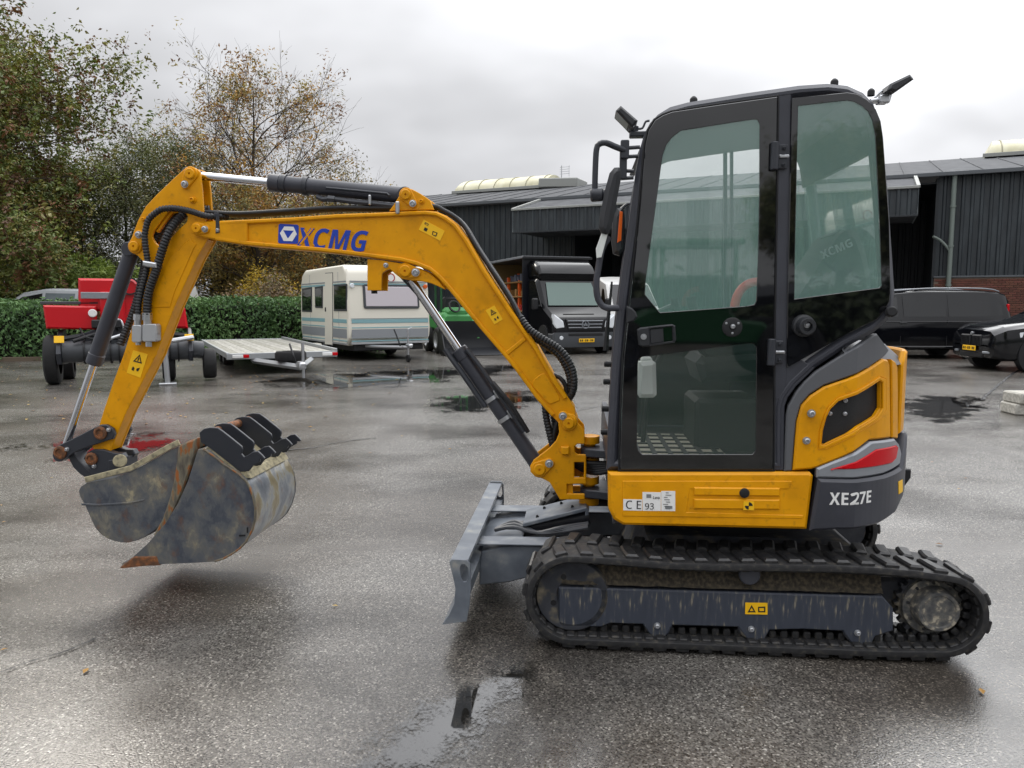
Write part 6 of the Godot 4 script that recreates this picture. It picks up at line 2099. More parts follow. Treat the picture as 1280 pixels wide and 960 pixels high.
func build_truck() -> void:
	# local z forward (towards us), x to the right across the front, origin at the near left corner
	var t := thing("box_truck", "black box truck with roof fairing and open cargo side showing orange racks", "truck", Vector3(1.2, 0, -22.7), deg_to_rad(18))
	var side := Transform3D(Basis(Vector3(0, 0, 1), Vector3(0, 1, 0), Vector3(1, 0, 0)), Vector3.ZERO)
	var g := Geo.new()
	g.xf = side
	# cab: profile (z, y) drawn across the width
	g.prism([-0.05, 0.30, 0.0, 0.55, -0.06, 1.0, -0.16, 1.13, -0.85, 1.42, -1.42, 2.22, -1.7, 2.32, -2.35, 2.32, -2.35, 0.35, -1.4, 0.35], 0.02, 2.06, 0.09)
	part("cab_body", g, M.truck_paint, t, 32)
	g = Geo.new()
	g.xf = side
	g.prism([0.03, 0.22, 0.06, 0.42, 0.03, 0.66, -0.45, 0.66, -0.45, 0.3], 0.0, 2.08, 0.06)
	part("bumper", g, M.grey_plastic, t)
	# windscreen and side windows
	g = Geo.new()
	g.quad(Vector3(0.18, 1.46, -0.83), Vector3(1.92, 1.46, -0.83), Vector3(1.80, 2.17, -1.345), Vector3(0.28, 2.17, -1.345))
	part("windscreen", g, M.screen, t)
	for x in [0.012, 2.068]:
		g = Geo.new()
		g.xf = side
		g.prism([-0.98, 1.42, -1.52, 2.16, -2.1, 2.16, -2.1, 1.36], x - 0.01, x + 0.01)
		part("side_window", g, M.dark_window, t)
	g = Geo.new()
	g.xf = side
	g.prism([-1.42, 2.24, -1.38, 2.45, -1.62, 2.72, -1.95, 2.86, -2.5, 2.90, -2.5, 2.26], 0.05, 2.05, 0.12)
	part("roof_fairing", g, M.truck_paint, t, 50)
	# grille, emblem, lamps
	g = Geo.new()
	g.prism([0.50, 0.72, 1.58, 0.72, 1.66, 1.06, 0.42, 1.06], -0.08, 0.0, 0.02)
	var gr := part("grille", g, M.dark, t)
	for k in 3:
		g = Geo.new()
		g.box(Vector3(1.04, 0.80 + 0.10 * k, 0.005), Vector3(1.06 + 0.05 * k, 0.03, 0.03), 0.008)
		part("slat", g, M.silver, gr)
	g = Geo.new()
	g.lathe(Vector3(1.04, 0.89, 0.02), Vector3(0, 0, 1), [Vector2(0, 0.10), Vector2(0, 0.125), Vector2(0.02, 0.12), Vector2(0.02, 0.104), Vector2(0, 0.10)], 28)
	for k in 3:
		var a := PI / 2 + TAU * k / 3
		var u := Vector2(cos(a), sin(a))
		var n := Vector2(-u.y, u.x)
		g.prism([Vector2(1.04, 0.89) + u * 0.105, Vector2(1.04, 0.89) + n * 0.022, Vector2(1.04, 0.89) - n * 0.022], 0.02, 0.035)
	part("star_emblem", g, M.silver, gr)
	for s in [1, -1]:
		g = Geo.new()
		var X := func(x: float) -> float: return 1.04 + x * s
		g.prism([X.call(0.64), 0.80, X.call(0.70), 1.00, X.call(0.98), 1.20, X.call(1.0), 0.92, X.call(0.92), 0.76], -0.28, -0.015, 0.03)
		part("headlight", g, M.headlight, t)
		g = Geo.new()
		g.cyl(Vector3(X.call(0.78), 0.50, 0.03), Vector3(X.call(0.78), 0.50, 0.065), 0.06, 18, 0.01)
		part("fog_lamp", g, M.headlight, t)
		g = Geo.new()
		g.box(Vector3(X.call(1.22), 1.50, -1.05), Vector3(0.2, 0.36, 0.12), 0.04)
		g.box(Vector3(X.call(1.08), 1.45, -1.05), Vector3(0.2, 0.05, 0.05), 0.01)
		part("door_mirror", g, M.dark, t)
		g = Geo.new()
		g.cyl(Vector3(X.call(0.86), 0.42, -0.85), Vector3(X.call(1.045), 0.42, -0.85), 0.45, 30)
		part("wheel_arch", g, M.dark, t)
		for z in [-0.85, -4.3]:
			var w := Node3D.new()
			w.name = "wheel_mount"
			wheel_turned(t, Vector3(X.call(0.90), 0.36, z), 0.36, s)
			w.free()
	g = Geo.new()
	g.box(Vector3(1.04, 0.60, 0.03), Vector3(1.1, 0.08, 0.06), 0.01)
	part("lower_intake", g, M.dark, t)
	plate(t, Transform3D(Basis(), Vector3(1.06, 0.42, 0.075)))
	g = Geo.new()
	for k in 2: g.box(Vector3(0.7 + 0.5 * k, 1.20, -0.32), Vector3(0.5, 0.02, 0.06), 0.005)
	part("bonnet_vents", g, M.dark, t).set_meta("kind", "stuff")
	# cargo box: walls, floor, roof; its near side stands open
	g = Geo.new()
	g.box(Vector3(1.04, 0.78, -4.5), Vector3(2.3, 0.14, 4.1), 0.01)
	var bx := part("cargo_box", g, M.dark_paint, t)
	for q in [["front_wall", Vector3(1.04, 1.90, -2.47), Vector3(2.3, 2.14, 0.06)], ["back_wall", Vector3(1.04, 1.90, -6.5), Vector3(2.3, 2.14, 0.06)], ["far_wall", Vector3(2.16, 1.90, -4.48), Vector3(0.06, 2.14, 3.95)], ["roof", Vector3(1.04, 3.0, -4.45), Vector3(2.36, 0.08, 4.25)]]:
		g = Geo.new()
		g.box(q[1], q[2], 0.01)
		part(q[0], g, M.navy if q[0] == "front_wall" else M.box_inside if q[0] != "roof" else M.dark_paint, bx)
	g = Geo.new()
	g.box(Vector3(-0.13, 3.0, -4.45), Vector3(0.03, 0.07, 4.25), 0.005)
	part("roof_edge", g, M.silver, bx)
	g = Geo.new()
	g.box(Vector3(1.04, 2.98, -2.28), Vector3(2.4, 0.07, 0.07), 0.005)
	part("marker_bar", g, M.dark, bx)
	for k in 5:
		g = Geo.new()
		var z := -2.85 - 0.62 * k
		g.box(Vector3(0.35 + 0.18 * (k % 2), 1.72, z), Vector3(0.10, 1.7 - 0.25 * (k % 3), 0.10), 0.01)
		part("orange_rack_post", g, M.orange, bx)
	for k in 3:
		g = Geo.new()
		g.box(Vector3(0.5, 1.25 + 0.5 * k, -4.2), Vector3(0.5, 0.05, 3.0), 0.01)
		part("rack_shelf", g, M.wood, bx)
		g = Geo.new()
		var rr := RandomNumberGenerator.new()
		rr.seed = 40 + k
		for i in 12: g.box(Vector3(0.4 + rr.randf() * 0.2, 1.25 + 0.5 * k + 0.12, -2.9 - 0.26 * i), Vector3(0.22, 0.12 + rr.randf() * 0.22, 0.16), 0.01)
		part("stowed_goods", g, [M.goods_red, M.wood, M.goods_grey][k], bx).set_meta("kind", "stuff")
	# pale van parked beyond it
	var v := thing("white_van", "white van parked behind the black truck's right side", "van", Vector3(3.6, 0, -27.2), deg_to_rad(18) - PI / 2)
	var st := [[2.5, 0.4, 0.85, 1.0, 0.8, 0.8, 0.7], [2.3, 0.3, 1.0, 1.15, 0.95, 0.94, 0.85], [1.7, 0.3, 1.2, 1.35, 0.98, 0.97, 0.85], [1.0, 0.3, 1.3, 2.2, 0.98, 0.97, 0.8], [0.4, 0.3, 1.3, 2.42, 0.98, 0.97, 0.82], [-2.4, 0.3, 1.3, 2.42, 0.98, 0.97, 0.82], [-2.6, 0.4, 1.3, 2.3, 0.93, 0.93, 0.8]]
	g = Geo.new()
	var rings := []
	for s in st: rings.append(car_ring(s))
	g.loft(rings, true)
	part("body", g, M.white_paint, v, 32)
	g = Geo.new()
	g.quad(Vector3(1.60, 1.40, -0.8), Vector3(1.60, 1.40, 0.8), Vector3(1.06, 2.12, 0.7), Vector3(1.06, 2.12, -0.7))
	g.mapped(func(q: Vector3) -> Vector3: return q + Vector3(0.05, 0.03, 0))
	part("windscreen", g, M.dark_window, v)
	for s in [1.0, -1.0]:
		car_pane(v, st, [[1.3, 0.05, 0.4], [0.95, 0.05, 0.8], [0.3, 0.05, 0.8]], s, M.dark_window, "side_window")
		for x in [1.6, -1.6]: wheel(v, Vector3(x, 0.34, 0.88 * s), 0.34, 0.22, s, M.alloy)

func wheel_turned(parent: Node, c: Vector3, r: float, s: float) -> void:
	# a wheel whose axle runs along the parent's x
	var wh := Node3D.new()
	wh.name = "wheel"
	parent.add_child(wh, true)
	wh.position = c
	wh.rotation.y = PI / 2
	var g := Geo.new()
	g.lathe(Vector3(0, 0, -0.12 * s), Vector3(0, 0, s), [Vector2(0, r * 0.6), Vector2(0, r * 0.9), Vector2(0.03, r), Vector2(0.2, r), Vector2(0.24, r * 0.9), Vector2(0.24, r * 0.64), Vector2(0.2, r * 0.6)], 28)
	part("tyre", g, M.tyre, wh, 50)
	g = Geo.new()
	g.lathe(Vector3(0, 0, -0.05 * s), Vector3(0, 0, s), [Vector2(0, 0), Vector2(0, r * 0.62), Vector2(0.17, r * 0.63), Vector2(0.17, r * 0.55), Vector2(0.1, r * 0.5), Vector2(0.12, r * 0.2), Vector2(0.15, 0)], 24)
	part("rim", g, M.alloy, wh)

func build_caravan() -> void:
	# local x along the front wall, z towards us out of it; the door wall lies at x = 0 and runs back along -z
	var c := thing("caravan", "old cream caravan with grey and turquoise stripes, door on its side, parked by the hedge", "caravan", Vector3(-4.25, 0, -20.07), deg_to_rad(32))
	var prof := [-0.22, 0.40, -0.02, 0.60, 0.03, 0.85, 0.0, 1.25, -0.06, 1.9, -0.13, 2.28, -0.22, 2.44, -0.42, 2.53, -3.7, 2.50, -3.95, 2.38, -4.1, 2.1, -4.2, 1.2, -4.2, 0.7, -4.05, 0.42]
	var side := Transform3D(Basis(Vector3(0, 0, 1), Vector3(0, 1, 0), Vector3(1, 0, 0)), Vector3.ZERO)
	var g := Geo.new()
	g.xf = side
	g.prism(prof, 0.0, 2.34, 0.06)
	part("body", g, M.cream, c, 50)
	# stripes: bands running round the front and the door wall
	for q in [[1.05, 0.10, M.turquoise], [0.88, 0.03, M.turquoise], [0.72, 0.24, M.stripe_grey], [0.53, 0.03, M.turquoise], [2.02, 0.05, M.turquoise], [2.09, 0.035, M.stripe_grey]]:
		g = Geo.new()
		if q[0] < 1.9: g.box(Vector3(1.17, q[0], 0.018), Vector3(2.2, q[1], 0.03), 0.002)
		else: g.box(Vector3(1.17, q[0], -0.06), Vector3(2.2, q[1], 0.03), 0.002)
		g.box(Vector3(-0.001, q[0], -2.1), Vector3(0.012, q[1], 3.9), 0.002)
		part("stripe", g, q[2], c)
	g = Geo.new()
	g.box(Vector3(1.17, 0.47, 0.0), Vector3(2.22, 0.06, 0.06), 0.01)
	g.box(Vector3(-0.004, 0.45, -2.1), Vector3(0.02, 0.05, 3.9), 0.004)
	part("skirt_rail", g, M.aluminium, c).set_meta("kind", "stuff")
	for z in [-0.75, -1.5, -3.2]:
		g = Geo.new()
		g.box(Vector3(-0.001, 1.4, z), Vector3(0.010, 1.9, 0.012))
		part("panel_seam", g, M.stripe_grey, c)
	g = Geo.new()
	g.box(Vector3(1.17, 1.12, 0.012), Vector3(2.2, 0.012, 0.03))
	part("panel_seam", g, M.stripe_grey, c)
	g = Geo.new()
	g.box(Vector3(1.17, 2.5, -0.9), Vector3(0.7, 0.1, 0.6), 0.03)
	part("roof_hatch", g, M.cream, c)
	# door wall
	for q in [["window", [-3.904,1.921, -3.045,1.942, -3.099,1.313, -3.96,1.319]], ["window", [-2.673,1.936, -2.061,1.96, -2.103,1.432, -2.677,1.442]], ["window", [-1.019,1.973, -0.118,1.977, -0.157,1.365, -1.062,1.36]]]:
		g = Geo.new()
		g.xf = side
		g.prism(Geo.inset(Geo.ccw(Geo.poly(q[1])), -0.05), -0.014, 0.01, 0.006)
		var w := part(q[0], g, M.grey_plastic, c)
		g = Geo.new()
		g.xf = side
		g.prism(q[1], -0.020, -0.010, 0.003)
		part("pane", g, M.dark_window, w)
	g = Geo.new()
	g.xf = side
	g.prism([-1.755,2.34, -1.155,2.331, -1.296,0.382, -1.906,0.377], -0.022, 0.01, 0.006)
	var d := part("door", g, M.cream, c)
	g = Geo.new()
	g.xf = side
	g.prism(Geo.inset(Geo.ccw(Geo.poly([-1.755,2.34, -1.155,2.331, -1.296,0.382, -1.906,0.377])), -0.02), -0.010, 0.01, 0.002)
	part("door_frame", g, M.grey_plastic, d)
	g = Geo.new()
	g.box(Vector3(-0.03, 1.35, [-1.751,1.5, -1.753,1.478][0]), Vector3(0.03, 0.12, 0.05), 0.006)
	part("door_handle", g, M.dark, d)
	g = Geo.new()
	g.box(Vector3(-0.22, 0.20, [-2.25,0.477, -2.252,0.454][0]), Vector3(0.35, 0.38, 0.42), 0.03)
	part("step_box", g, M.cream, c)
	# front wall: wide window with a reflection painted into its pane colour, lamps, round sticker, drawbar with jockey wheel
	g = Geo.new()
	g.prism([0.42, 1.42, 0.46, 1.38, 1.98, 1.38, 2.02, 1.42, 2.02, 1.98, 1.98, 2.02, 0.46, 2.02, 0.42, 1.98], -0.02, 0.02, 0.008)
	g.mapped(func(q: Vector3) -> Vector3: return Vector3(q.x, q.y, q.z - (q.y - 1.25) * 0.095 + 0.02))
	var fw := part("front_window", g, M.grey_plastic, c)
	g = Geo.new()
	g.prism([0.48, 1.44, 1.96, 1.44, 1.96, 1.96, 0.48, 1.96], -0.01, 0.03, 0.01)
	g.mapped(func(q: Vector3) -> Vector3: return Vector3(q.x, q.y, q.z - (q.y - 1.25) * 0.095 + 0.02))
	part("pane", g, M.pale_reflection_window, fw)
	for x in [0.12, 2.22]:
		g = Geo.new()
		g.cyl(Vector3(x, 1.98, -0.06), Vector3(x, 1.98, -0.005), 0.06, 16, 0.01)
		part("marker_lamp", g, M.orange_lens if x > 1 else M.headlight, c)
	g = Geo.new()
	g.cyl(Vector3(1.22, 2.20, -0.14), Vector3(1.22, 2.20, -0.055), 0.13, 24)
	var rs := part("round_sticker", g, M.white_sticker, c)
	g = Geo.new()
	g.lathe(Vector3(1.22, 2.20, -0.055), Vector3(0, 0, 1), [Vector2(0, 0.09), Vector2(0.002, 0.09), Vector2(0.002, 0.12), Vector2(0, 0.12)], 24)
	part("red_ring", g, M.goods_red, rs)
	g = Geo.new()
	g.box(Vector3(1.17, 0.34, -2.1), Vector3(2.0, 0.16, 4.0), 0.02)
	part("chassis", g, M.dark, c)
	for x in [0.22, 2.12]: wheel_turned(c, Vector3(x, 0.30, -2.3), 0.30, -1.0 if x < 1 else 1.0)
	g = Geo.new()
	g.tube(PackedVector3Array([Vector3(0.3, 0.38, -0.5), Vector3(1.17, 0.40, 1.15)]), 0.04, 8)
	g.tube(PackedVector3Array([Vector3(2.04, 0.38, -0.5), Vector3(1.17, 0.40, 1.15)]), 0.04, 8)
	part("drawbar", g, M.zinc, c)
	g = Geo.new()
	g.cyl(Vector3(1.24, 0.18, 0.95), Vector3(1.24, 0.85, 0.95), 0.028, 10)
	g.cyl(Vector3(1.24, 0.85, 0.95), Vector3(1.36, 0.90, 0.95), 0.012, 8)
	var jk := part("jockey_stand", g, M.zinc, c)
	g = Geo.new()
	g.cyl(Vector3(1.20, 0.10, 0.95), Vector3(1.28, 0.10, 0.95), 0.10, 18, 0.02)
	part("jockey_wheel", g, M.tyre, jk)
	g = Geo.new()
	g.tube(Geo.curve([Vector3(1.0, 0.42, 1.0), Vector3(0.96, 0.6, 0.95), Vector3(0.9, 0.85, 0.85)]), 0.02, 8)
	part("brake_lever", g, M.dark, c)
	g = Geo.new()
	g.box(Vector3(1.17, 0.44, 1.18), Vector3(0.12, 0.1, 0.25), 0.03)
	part("hitch", g, M.zinc, c)

func build_flatbed() -> void:
	# local x along the front edge of the deck, z towards us
	var f := thing("flatbed_trailer", "low galvanised flatbed trailer with pale plank deck, spare tyre on its drawbar", "trailer", Vector3(-5.98, 0, -16.07), deg_to_rad(26))
	var L := 7.0
	var g: Geo
	for k in 12:
		g = Geo.new()
		g.box(Vector3(0.17 + 0.18 * k, 0.44, -L / 2), Vector3(0.172, 0.03, L - 0.1), 0.004)
		part("plank", g, M.deck if k % 3 else M.deck_pale, f)
	for q in [[Vector3(0.03, 0.42, -L / 2), Vector3(0.06, 0.12, L)], [Vector3(2.30, 0.44, -L / 2), Vector3(0.06, 0.16, L)], [Vector3(1.16, 0.40, -0.02), Vector3(2.33, 0.13, 0.05)], [Vector3(1.16, 0.40, -L), Vector3(2.33, 0.13, 0.05)]]:
		g = Geo.new()
		g.box(q[1] * 0 + q[0], q[1], 0.008)
		part("edge_rail", g, M.galvanised, f)
	for x in [0.22, 2.1]:
		g = Geo.new()
		g.box(Vector3(x, 0.40, 0.015), Vector3(0.22, 0.07, 0.03), 0.008)
		var lm := part("marker_lamp", g, M.white_sticker, f)
		g = Geo.new()
		g.box(Vector3(x + 0.17, 0.40, 0.012), Vector3(0.12, 0.07, 0.025), 0.008)
		part("red_reflector", g, M.lens, lm)
	g = Geo.new()
	g.prism([0.85, 0.30, 0.85, 0.42, 1.45, 0.42, 1.45, 0.30], -L * 0.95, -0.1)
	part("chassis", g, M.dark, f)
	for x in [0.35, 1.98]:
		for z in [-3.2, -4.1]: wheel_turned(f, Vector3(x, 0.2, z), 0.20, -1.0 if x < 1 else 1.0)
	for s in [-1, 1]:
		g = Geo.new()
		g.tube(PackedVector3Array([Vector3(1.16 + 0.62 * s, 0.30, -0.1), Vector3(1.16, 0.28, 1.9)]), 0.06, 4)
		part("drawbar", g, M.galvanised, f, 20)
	g = Geo.new()
	g.box(Vector3(1.16, 0.32, 1.95), Vector3(0.14, 0.14, 0.4), 0.03)
	part("hitch", g, M.zinc, f)
	g = Geo.new()
	g.tube(Geo.curve([Vector3(1.1, 0.35, 1.75), Vector3(1.05, 0.5, 1.8), Vector3(1.02, 0.72, 1.6)]), 0.02, 8)
	part("brake_lever", g, M.dark, f)
	g = Geo.new()
	g.cyl(Vector3(1.25, 0.05, 1.7), Vector3(1.25, 0.75, 1.7), 0.03, 10)
	part("jockey_stand", g, M.zinc, f)
	g = Geo.new()
	g.lathe(Vector3(1.12, 0.36, 1.1), Vector3.UP, [Vector2(0, 0.18), Vector2(0, 0.28), Vector2(0.04, 0.31), Vector2(0.15, 0.31), Vector2(0.19, 0.28), Vector2(0.19, 0.18), Vector2(0.1, 0.16)], 26)
	part("spare_tyre", g, M.tyre, f, 50)

func build_red_machine() -> void:
	# trailed farm machine; local x along its axle, z towards us
	var r := thing("farm_implement", "red farm implement with black ribbed roller and tyres, parked before the hedge", "farm machine", Vector3(-7.7, 0, -14.8), deg_to_rad(24))
	var g := Geo.new()
	for q in [[-1.0, 0.46, 0.0, 0.34], [0.98, 0.42, 0.0, 0.28], [-0.88, 0.3, -1.1, 0.22]]:
		wheel_turned(r, Vector3(q[0], q[1], q[2]), q[1], -1.0)
	g = Geo.new()
	g.cyl(Vector3(-0.8, 0.62, 0.35), Vector3(1.35, 0.62, 0.35), 0.20, 26, 0.01)
	var ro := part("roller", g, M.grey_plastic, r)
	for k in 12:
		g = Geo.new()
		var x := -0.45 + 0.145 * k
		g.lathe(Vector3(x, 0.62, 0.35), Vector3(1, 0, 0), [Vector2(0, 0.2), Vector2(0, 0.235), Vector2(0.03, 0.235), Vector2(0.03, 0.2)], 26)
		part("roller_rib", g, M.dark, ro)
	for x in [-0.84, 1.38]:
		g = Geo.new()
		g.xf = Transform3D(Basis(Vector3(0, 0, 1), Vector3(0, 1, 0), Vector3(1, 0, 0)), Vector3.ZERO)
		g.prism([-0.5, 0.35, 0.5, 0.4, 0.62, 0.6, 0.5, 0.85, 0.1, 1.0, -0.4, 1.02, -0.5, 0.8], x - 0.04, x + 0.04, 0.01)
		part("end_frame", g, M.dark_paint, r)
		g = Geo.new()
		g.box(Vector3(x + (0.02 if x < 0 else -0.02), 0.86, 0.56), Vector3(0.16, 0.13, 0.02), 0.003, Basis(Vector3(1, 0, 0), -0.3))
		part("warning_sticker", g, M.sticker, r)
	g = Geo.new()
	g.tube(PackedVector3Array([Vector3(-0.8, 0.85, 0.3), Vector3(0.2, 1.02, 0.2), Vector3(1.3, 0.88, 0.25)]), 0.06, 6)
	part("frame_tube", g, M.dark, r)
	g = Geo.new()
	g.prism([-0.75, 0.82, 0.5, 0.80, 0.55, 1.0, 0.1, 1.06, -0.3, 1.02], 0.28, 0.33, 0.006)
	part("linkage_plate", g, M.dark_paint, r)
	for k in 3:
		g = Geo.new()
		g.cyl(Vector3(-0.6 + 0.5 * k, 0.82, 0.55), Vector3(-0.15 + 0.5 * k, 0.98, 0.4), 0.035, 10, 0.004)
		part("hydraulic_ram", g, M.zinc if k == 1 else M.dark, r)
	for k in 4:
		g = Geo.new()
		g.tube(Geo.curve([Vector3(-0.5 + 0.3 * k, 1.05, 0.3), Vector3(-0.4 + 0.3 * k, 0.9, 0.5), Vector3(-0.2 + 0.3 * k, 0.86, 0.5), Vector3(0.0 + 0.3 * k, 0.98, 0.38)]), 0.018, 6)
		part("hose", g, M.dark, r)
	g = Geo.new()
	g.cyl(Vector3(1.40, 0.62, 0.35), Vector3(1.62, 0.60, 0.35), 0.17, 24, 0.02)
	part("gearbox_drum", g, M.grey_plastic, r)
	wheel_turned(r, Vector3(1.72, 0.33, 0.25), 0.30, 1.0)
	g = Geo.new()
	g.prism([-1.05, 1.05, -0.22, 1.02, -0.22, 1.46, -1.08, 1.48], -0.5, 0.25, 0.03)
	part("side_hopper", g, M.red_paint, r)
	g = Geo.new()
	g.prism([-0.52, 1.42, -0.50, 1.98, 0.42, 1.98, 0.60, 1.80, 1.0, 1.60, 1.32, 1.42, 1.36, 1.02, 0.0, 1.05, -0.1, 1.35], -0.6, 0.15, 0.04)
	part("main_hood", g, M.red_paint, r)
	g = Geo.new()
	g.box(Vector3(0.05, 1.42, 0.19), Vector3(0.42, 0.62, 0.12), 0.03)
	part("front_panel", g, M.red_paint, r)
	g = Geo.new()
	g.prism([-0.46, 1.60, 0.12, 1.60, 0.14, 1.72, -0.46, 1.72], 0.25, 0.275, 0.006)
	part("silver_plate", g, M.silver, r)
	g = Geo.new()
	g.lathe(Vector3(0.36, 1.84, 0.16), Vector3(0, 0, 1), [Vector2(0, 0.17), Vector2(0.06, 0.17), Vector2(0.06, 0.14), Vector2(0.0, 0.14)], 26)
	part("hand_wheel", g, M.dark, r)
	g = Geo.new()
	g.box(Vector3(-0.05, 1.13, 0.32), Vector3(0.5, 0.16, 0.24), 0.02)
	part("black_canister", g, M.dark, r)
	g = Geo.new()
	g.cyl(Vector3(-0.28, 1.33, 0.26), Vector3(-0.28, 1.33, 0.31), 0.075, 18, 0.01)
	part("round_reflector", g, M.white_sticker, r)
	g = Geo.new()
	g.box(Vector3(-0.66, 1.52, -0.1), Vector3(0.95, 0.06, 0.5), 0.01)
	part("hopper_lid", g, M.grey_plastic, r)
	g = Geo.new()
	g.tube(Geo.curve([Vector3(0.0, 1.22, 0.34), Vector3(0.18, 1.2, 0.4), Vector3(0.25, 1.02, 0.42), Vector3(0.35, 0.95, 0.4)]), 0.02, 8)
	part("silver_pipe", g, M.zinc, r)
	g = Geo.new()
	g.cyl(Vector3(0.95, 0.02, 1.0), Vector3(0.92, 0.8, 1.0), 0.05, 14)
	g.box(Vector3(0.95, 0.02, 1.0), Vector3(0.3, 0.04, 0.22), 0.008)
	g.cyl(Vector3(0.92, 0.55, 1.0), Vector3(0.92, 0.95, 1.0), 0.07, 14)
	part("support_leg", g, M.zinc, r)
	g = Geo.new()
	g.tube(PackedVector3Array([Vector3(0.92, 0.80, 1.0), Vector3(1.42, 0.86, 0.6)]), 0.045, 8)
	part("drawbar", g, M.zinc, r)

func build_green_loader() -> void:
	# local x to the right along the bucket, z towards us
	var l := thing("wheel_loader", "small bright green loader behind the boom with wide dark bucket lowered to the ground", "loader", Vector3(-2.1, 0, -22.6), deg_to_rad(20))
	var g := Geo.new()
	g.xf = Transform3D(Basis(Vector3(0, 0, 1), Vector3(0, 1, 0), Vector3(1, 0, 0)), Vector3.ZERO)
	g.prism([0.55, 0.05, 0.62, 0.02, 0.0, 0.03, -0.25, 0.12, -0.3, 0.55, -0.05, 0.98, 0.03, 1.0, 0.0, 0.9, -0.18, 0.5, -0.12, 0.2], 0.0, 1.85, 0.0)
	g.prism([0.5, 0.04, -0.2, 0.06, -0.28, 0.5, -0.05, 0.95], 0.0, 0.03)
	g.prism([0.5, 0.04, -0.2, 0.06, -0.28, 0.5, -0.05, 0.95], 1.82, 1.85)
	part("bucket", g, M.dark_window_matte, l)
	g = Geo.new()
	g.box(Vector3(0.75, 0.95, -1.6), Vector3(1.05, 0.6, 1.8), 0.12)
	g.box(Vector3(0.75, 1.25, -1.0), Vector3(0.8, 0.3, 0.5), 0.1)
	part("body", g, M.green, l)
	for s in [0.28, 1.22]:
		g = Geo.new()
		g.tube(Geo.curve([Vector3(s, 0.45, -0.2), Vector3(s, 1.0, -0.7), Vector3(s, 1.2, -1.5)], 0.2), 0.06, 6)
		part("lift_arm", g, M.green, l)
	for x in [0.2, 1.3]:
		for z in [-0.9, -2.2]: wheel_turned(l, Vector3(x, 0.4, z), 0.4, -1.0 if x < 0.7 else 1.0)
	g = Geo.new()
	for x in [0.35, 1.15]:
		for z in [-1.2, -1.9]: g.box(Vector3(x, 1.8, z), Vector3(0.06, 1.2, 0.06), 0.01)
	g.box(Vector3(0.75, 2.4, -1.55), Vector3(0.95, 0.06, 0.85), 0.02)
	part("canopy_frame", g, M.green_dark, l)
	g = Geo.new()
	g.lathe(Vector3(0.62, 1.42, -0.72), Vector3(0.3, 0.5, 1), [Vector2(0, 0.16), Vector2(0.05, 0.16), Vector2(0.05, 0.2), Vector2(0, 0.2)], 24)
	part("black_ring", g, M.dark, l)
	g = Geo.new()
	g.box(Vector3(0.75, 1.5, -1.7), Vector3(0.45, 0.45, 0.2), 0.06)
	part("seat", g, M.dark, l)

func build_parked_cars() -> void:
	var st := [[2.35, 0.45, 0.8, 0.92, 0.7, 0.7, 0.6], [2.1, 0.3, 0.95, 1.1, 0.88, 0.88, 0.76], [1.3, 0.28, 1.08, 1.28, 0.92, 0.92, 0.8], [0.45, 0.28, 1.12, 1.85, 0.92, 0.91, 0.66], [-0.3, 0.28, 1.14, 1.95, 0.92, 0.91, 0.68], [-1.7, 0.28, 1.16, 1.92, 0.92, 0.91, 0.68], [-2.2, 0.32, 1.18, 1.8, 0.88, 0.87, 0.66], [-2.35, 0.45, 1.1, 1.5, 0.8, 0.8, 0.6]]
	for k in 2:
		var c := thing("people_carrier", ["silver people carrier parked behind the tall hedge, only its roof and windows showing", "white van roof just showing beyond the silver car"][k], "car", [Vector3(-13.9, 0, -23.4), Vector3(-13.6, 0, -27.5)][k], [deg_to_rad(172), deg_to_rad(168)][k])
		if k == 1: c.scale = Vector3(1.0, 1.22, 1.0)
		var g := Geo.new()
		var rings := []
		for s in st: rings.append(car_ring(s))
		g.loft(rings, true)
		part("body", g, M.silver_paint if k == 0 else M.white_paint, c, 32)
		for s in [1.0, -1.0]:
			car_pane(c, st, [[1.1, 0.1, 0.15], [0.45, 0.06, 0.85], [-0.25, 0.06, 0.9]], s, M.dark_window, "side_window")
			car_pane(c, st, [[-0.35, 0.06, 0.9], [-1.3, 0.06, 0.9]], s, M.pale_window, "side_window")
			car_pane(c, st, [[-1.4, 0.06, 0.9], [-2.1, 0.1, 0.75]], s, M.pale_window, "side_window")
			for x in [1.45, -1.45]: wheel(c, Vector3(x, 0.33, 0.84 * s), 0.33, 0.2, s, M.alloy)

